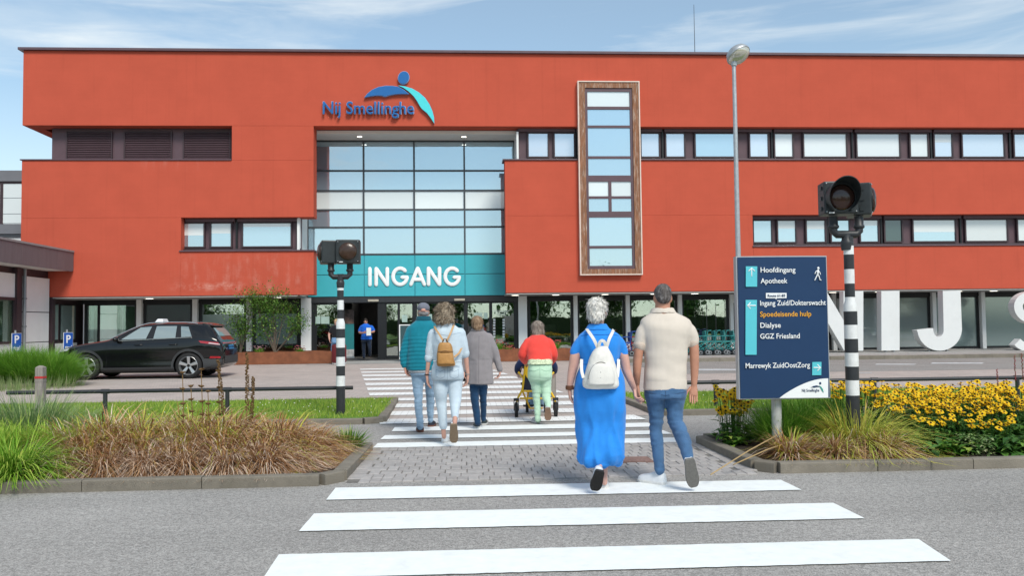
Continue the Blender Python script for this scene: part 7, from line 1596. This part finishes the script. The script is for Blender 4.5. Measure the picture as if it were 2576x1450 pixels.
# seated person
p = Person(13.05, 1340, 1030, 'person in navy sitting in the yellow wheelchair, mostly hidden behind the red jacket', skin('fair', None))
p.head(1350, 868, .95, .2); p.limb(p.mb, [(1350, 880, 9), (1350, 892, 10)]); TR = [(1334, 1366, 888, 0, .9), (1317, 1382, 900, 0, .6), (1318, 1382, 925, 0, .68), (1320, 1380, 955, 0, .75), (1322, 1378, 980, .05, .85)]; p.torso(p.mb, TR, -.02)
AL = [(1320, 905, 9), (1306, 925, 8, .02), (1303, 938, 6.5, .12), (1306, 944, 5, .34)]; AR = [(1380, 905, 9), (1392, 925, 8, .02), (1394, 938, 6.5, .12), (1391, 944, 5, .34)]; p.limb(p.mb, AL); p.limb(p.mb, AR); p.hand(p.j(1306, 944, .34), p.j(1307, 945, .5), (1, 0, 0), (0, 0, -1), .9, .6); p.hand(p.j(1391, 944, .34), p.j(1390, 945, .5), (-1, 0, 0), (0, 0, -1), .9, .6); p.body(.012)
mb = MB(); p.torso(mb, TR, .006); p.limb(mb, [(1321, 903, 10.5), (1305, 922, 9.5, .02), (1303, 934, 8.5, .08)], .004); p.limb(mb, [(1379, 903, 10.5), (1393, 922, 9.5, .02), (1394, 934, 8.5, .08)], .004); p.wear('jumper', mb, cloth('jumper_navy', (.012, .022, .075)), .012, fold)
mb = MB(); [p.limb(mb, [(1350+e, 975, 13, .05), (1350+e*1.05, 972, 12, .3), (1350+e*1.05, 978, 11, .5), (1350+e*.9, 1000, 9.5, .54), (1350+e*.9, 1018, 8, .54)]) for e in (-15, 15)]; p.wear('jeans', mb, MATS['denim_pale'], .013, knee)
for e in (-14, 14): q = p.j(1350+e, 1018, .5); p.shoe((q.x, q.y, .125), (q.x, q.y+.25, .125), (0, 0, 1), .09, m_navysh, m_sole_k)
p.hair([((0, -.012, .036), (.088, .1, .092)), ((0, -.05, -.02), (.076, .06, .075))], MATS['hair_white'], 400, .03)
# ---- man leaving the entrance
p = Person(34.3, 920, 905, 'man in a royal blue polo walking out of the entrance reading something', skin('tan', None), -1)
TR = [(915, 924.5, 815, 0, .95), (911, 929, 818, 0, .7), (907, 936, 822, 0, .6), (908, 936, 832, 0, .66), (909, 935, 842, 0, .7), (908.5, 935.5, 855, 0, .7)]
p.head(919.5, 809.5, 1, .0, -.25); p.limb(p.mb, [(920, 813, 3.6), (921, 818, 4)]); p.torso(p.mb, TR, -.02); AL = [(909, 824, 3.6), (904.5, 836, 3, -.02), (908, 838.5, 2.6, -.2), (914, 838, 2.1, -.32)]; AR = [(935, 824, 3.6), (940.5, 834, 3, -.02), (935, 836.5, 2.6, -.2), (929, 836, 2.1, -.32)]; p.limb(p.mb, AL); p.limb(p.mb, AR)
p.hand(p.j(914, 838, -.32), p.j(919, 837.5, -.36), (0, -.3, 1), (1, -.4, .2), 1, .7); p.hand(p.j(929, 836, -.32), p.j(924, 835, -.36), (0, -.3, 1), (-1, -.4, .2), 1, .7); p.body(.013)
mb = MB(); p.torso(mb, [(909, 935, 852, 0, .72), (909, 935, 861, 0, .72)]); p.limb(mb, [(915.5, 858, 6.2), (915, 878, 4.6), (915.5, 899, 3.8)]); p.limb(mb, [(928.5, 858, 6.2), (930, 876, 4.6, -.1), (930.5, 895, 3.8, .05)]); p.wear('trousers', mb, cloth('trouser_navy', (.012, .02, .04)), .014, knee)
mb = MB(); p.torso(mb, TR, .008); p.limb(mb, [(909.5, 823.5, 4.6), (905, 833, 4.2)], .004); p.limb(mb, [(934.5, 823.5, 4.6), (939.5, 832, 4.2)], .004); p.wear('polo_shirt', mb, cloth('polo_blue', (.012, .12, .56)), .013, fold)
p.hair([((0, -.018, .045), (.08, .097, .085)), ((0, -.05, -.0), (.07, .06, .07))], TINT('hair_dark', [(0, (.012, .009, .008)), (1, (.05, .035, .028))], .5, 0), 300, .025)
for px, py in ((915, 903), (931, 900.5)): H = gz(px, py, .02)+V((0, .14, 0)); H.y = max(H.y, p.Y-.1); p.shoe(H, H+V((0, -.27, 0)), (0, 0, 1), .1, M('shoe_brown', (.16, .08, .05), .5), m_sole_b)
lf_ = thing('leaflet', p.j(927.5, 836, -.42), 'white leaflet held by the man in the royal blue polo', 'leaflet'); q = p.j(927.5, 836, -.42); MB().box((q.x-.09, q.y-.004, q.z-.14), (q.x+.09, q.y+.004, q.z+.17)).build('sheet', M('paper', (.7, .7, .66), .8), lf_)
# ---- woman by the litter bin
p = Person(32.2, 846, 906, 'woman with long blond hair, black top and jeans standing behind the left beacon pole', skin('light', None), -1)
TR = [(841, 850, 818, 0, .95), (837, 855, 821, 0, .7), (833, 859, 825, 0, .6), (835, 857, 838, 0, .66), (837, 856, 850, 0, .68), (833, 859, 862, 0, .75)]
p.head(846, 811, .95, -.5, -.2); p.limb(p.mb, [(846, 815, 3.4), (846, 821, 3.6)]); p.torso(p.mb, TR, -.02); AL = [(835, 827, 3.6), (828, 842, 3), (829, 855, 2.2, -.12)]; AR = [(857, 827, 3.6), (864, 842, 3), (862, 855, 2.2, -.1)]; p.limb(p.mb, AL); p.limb(p.mb, AR); p.hand(p.j(829, 856, -.12), p.j(831, 865, -.14), (0, -1, 0), (1, 0, 0), .95, .5); p.hand(p.j(862, 856, -.1), p.j(860, 865, -.12), (0, -1, 0), (-1, 0, 0), .95, .5); p.body(.013)
mb = MB(); p.torso(mb, [(835, 857, 850, 0, .72), (833, 859, 864, 0, .78)]); p.limb(mb, [(839, 862, 6.4), (837, 884, 5), (838, 906, 4)]); p.limb(mb, [(853, 862, 6.4), (853, 884, 5), (853, 906, 4)]); p.wear('jeans', mb, DENIM('denim_blue', (.13, .24, .4)), .014, knee)
mb = MB(); p.torso(mb, TR[:-1]+[(836, 857, 853, 0, .72)], .008); p.limb(mb, [(836, 826, 4.6), (831, 836, 4)], .004); p.limb(mb, [(856, 826, 4.6), (861, 836, 4)], .004); p.wear('top', mb, cloth('top_black', (.015, .015, .018)), .013, fold)
p.hair([((0, -.015, .038), (.086, .1, .09)), ((0, -.06, -.08), (.085, .05, .15)), ((-.07, -.0, -.17), (.03, .05, .17)), ((.07, -.0, -.17), (.03, .05, .17))], TINT('hair_blond', [(0, (.28, .17, .08)), (1, (.62, .45, .26))], .5, 0), 500, .1, flare=.05)
for px in (838, 853): q = at(px, 908, 32.2); p.shoe((q.x, 32.3, .02), (q.x, 32.03, .02), (0, 0, 1), .095, m_white_sh, m_sole_w)
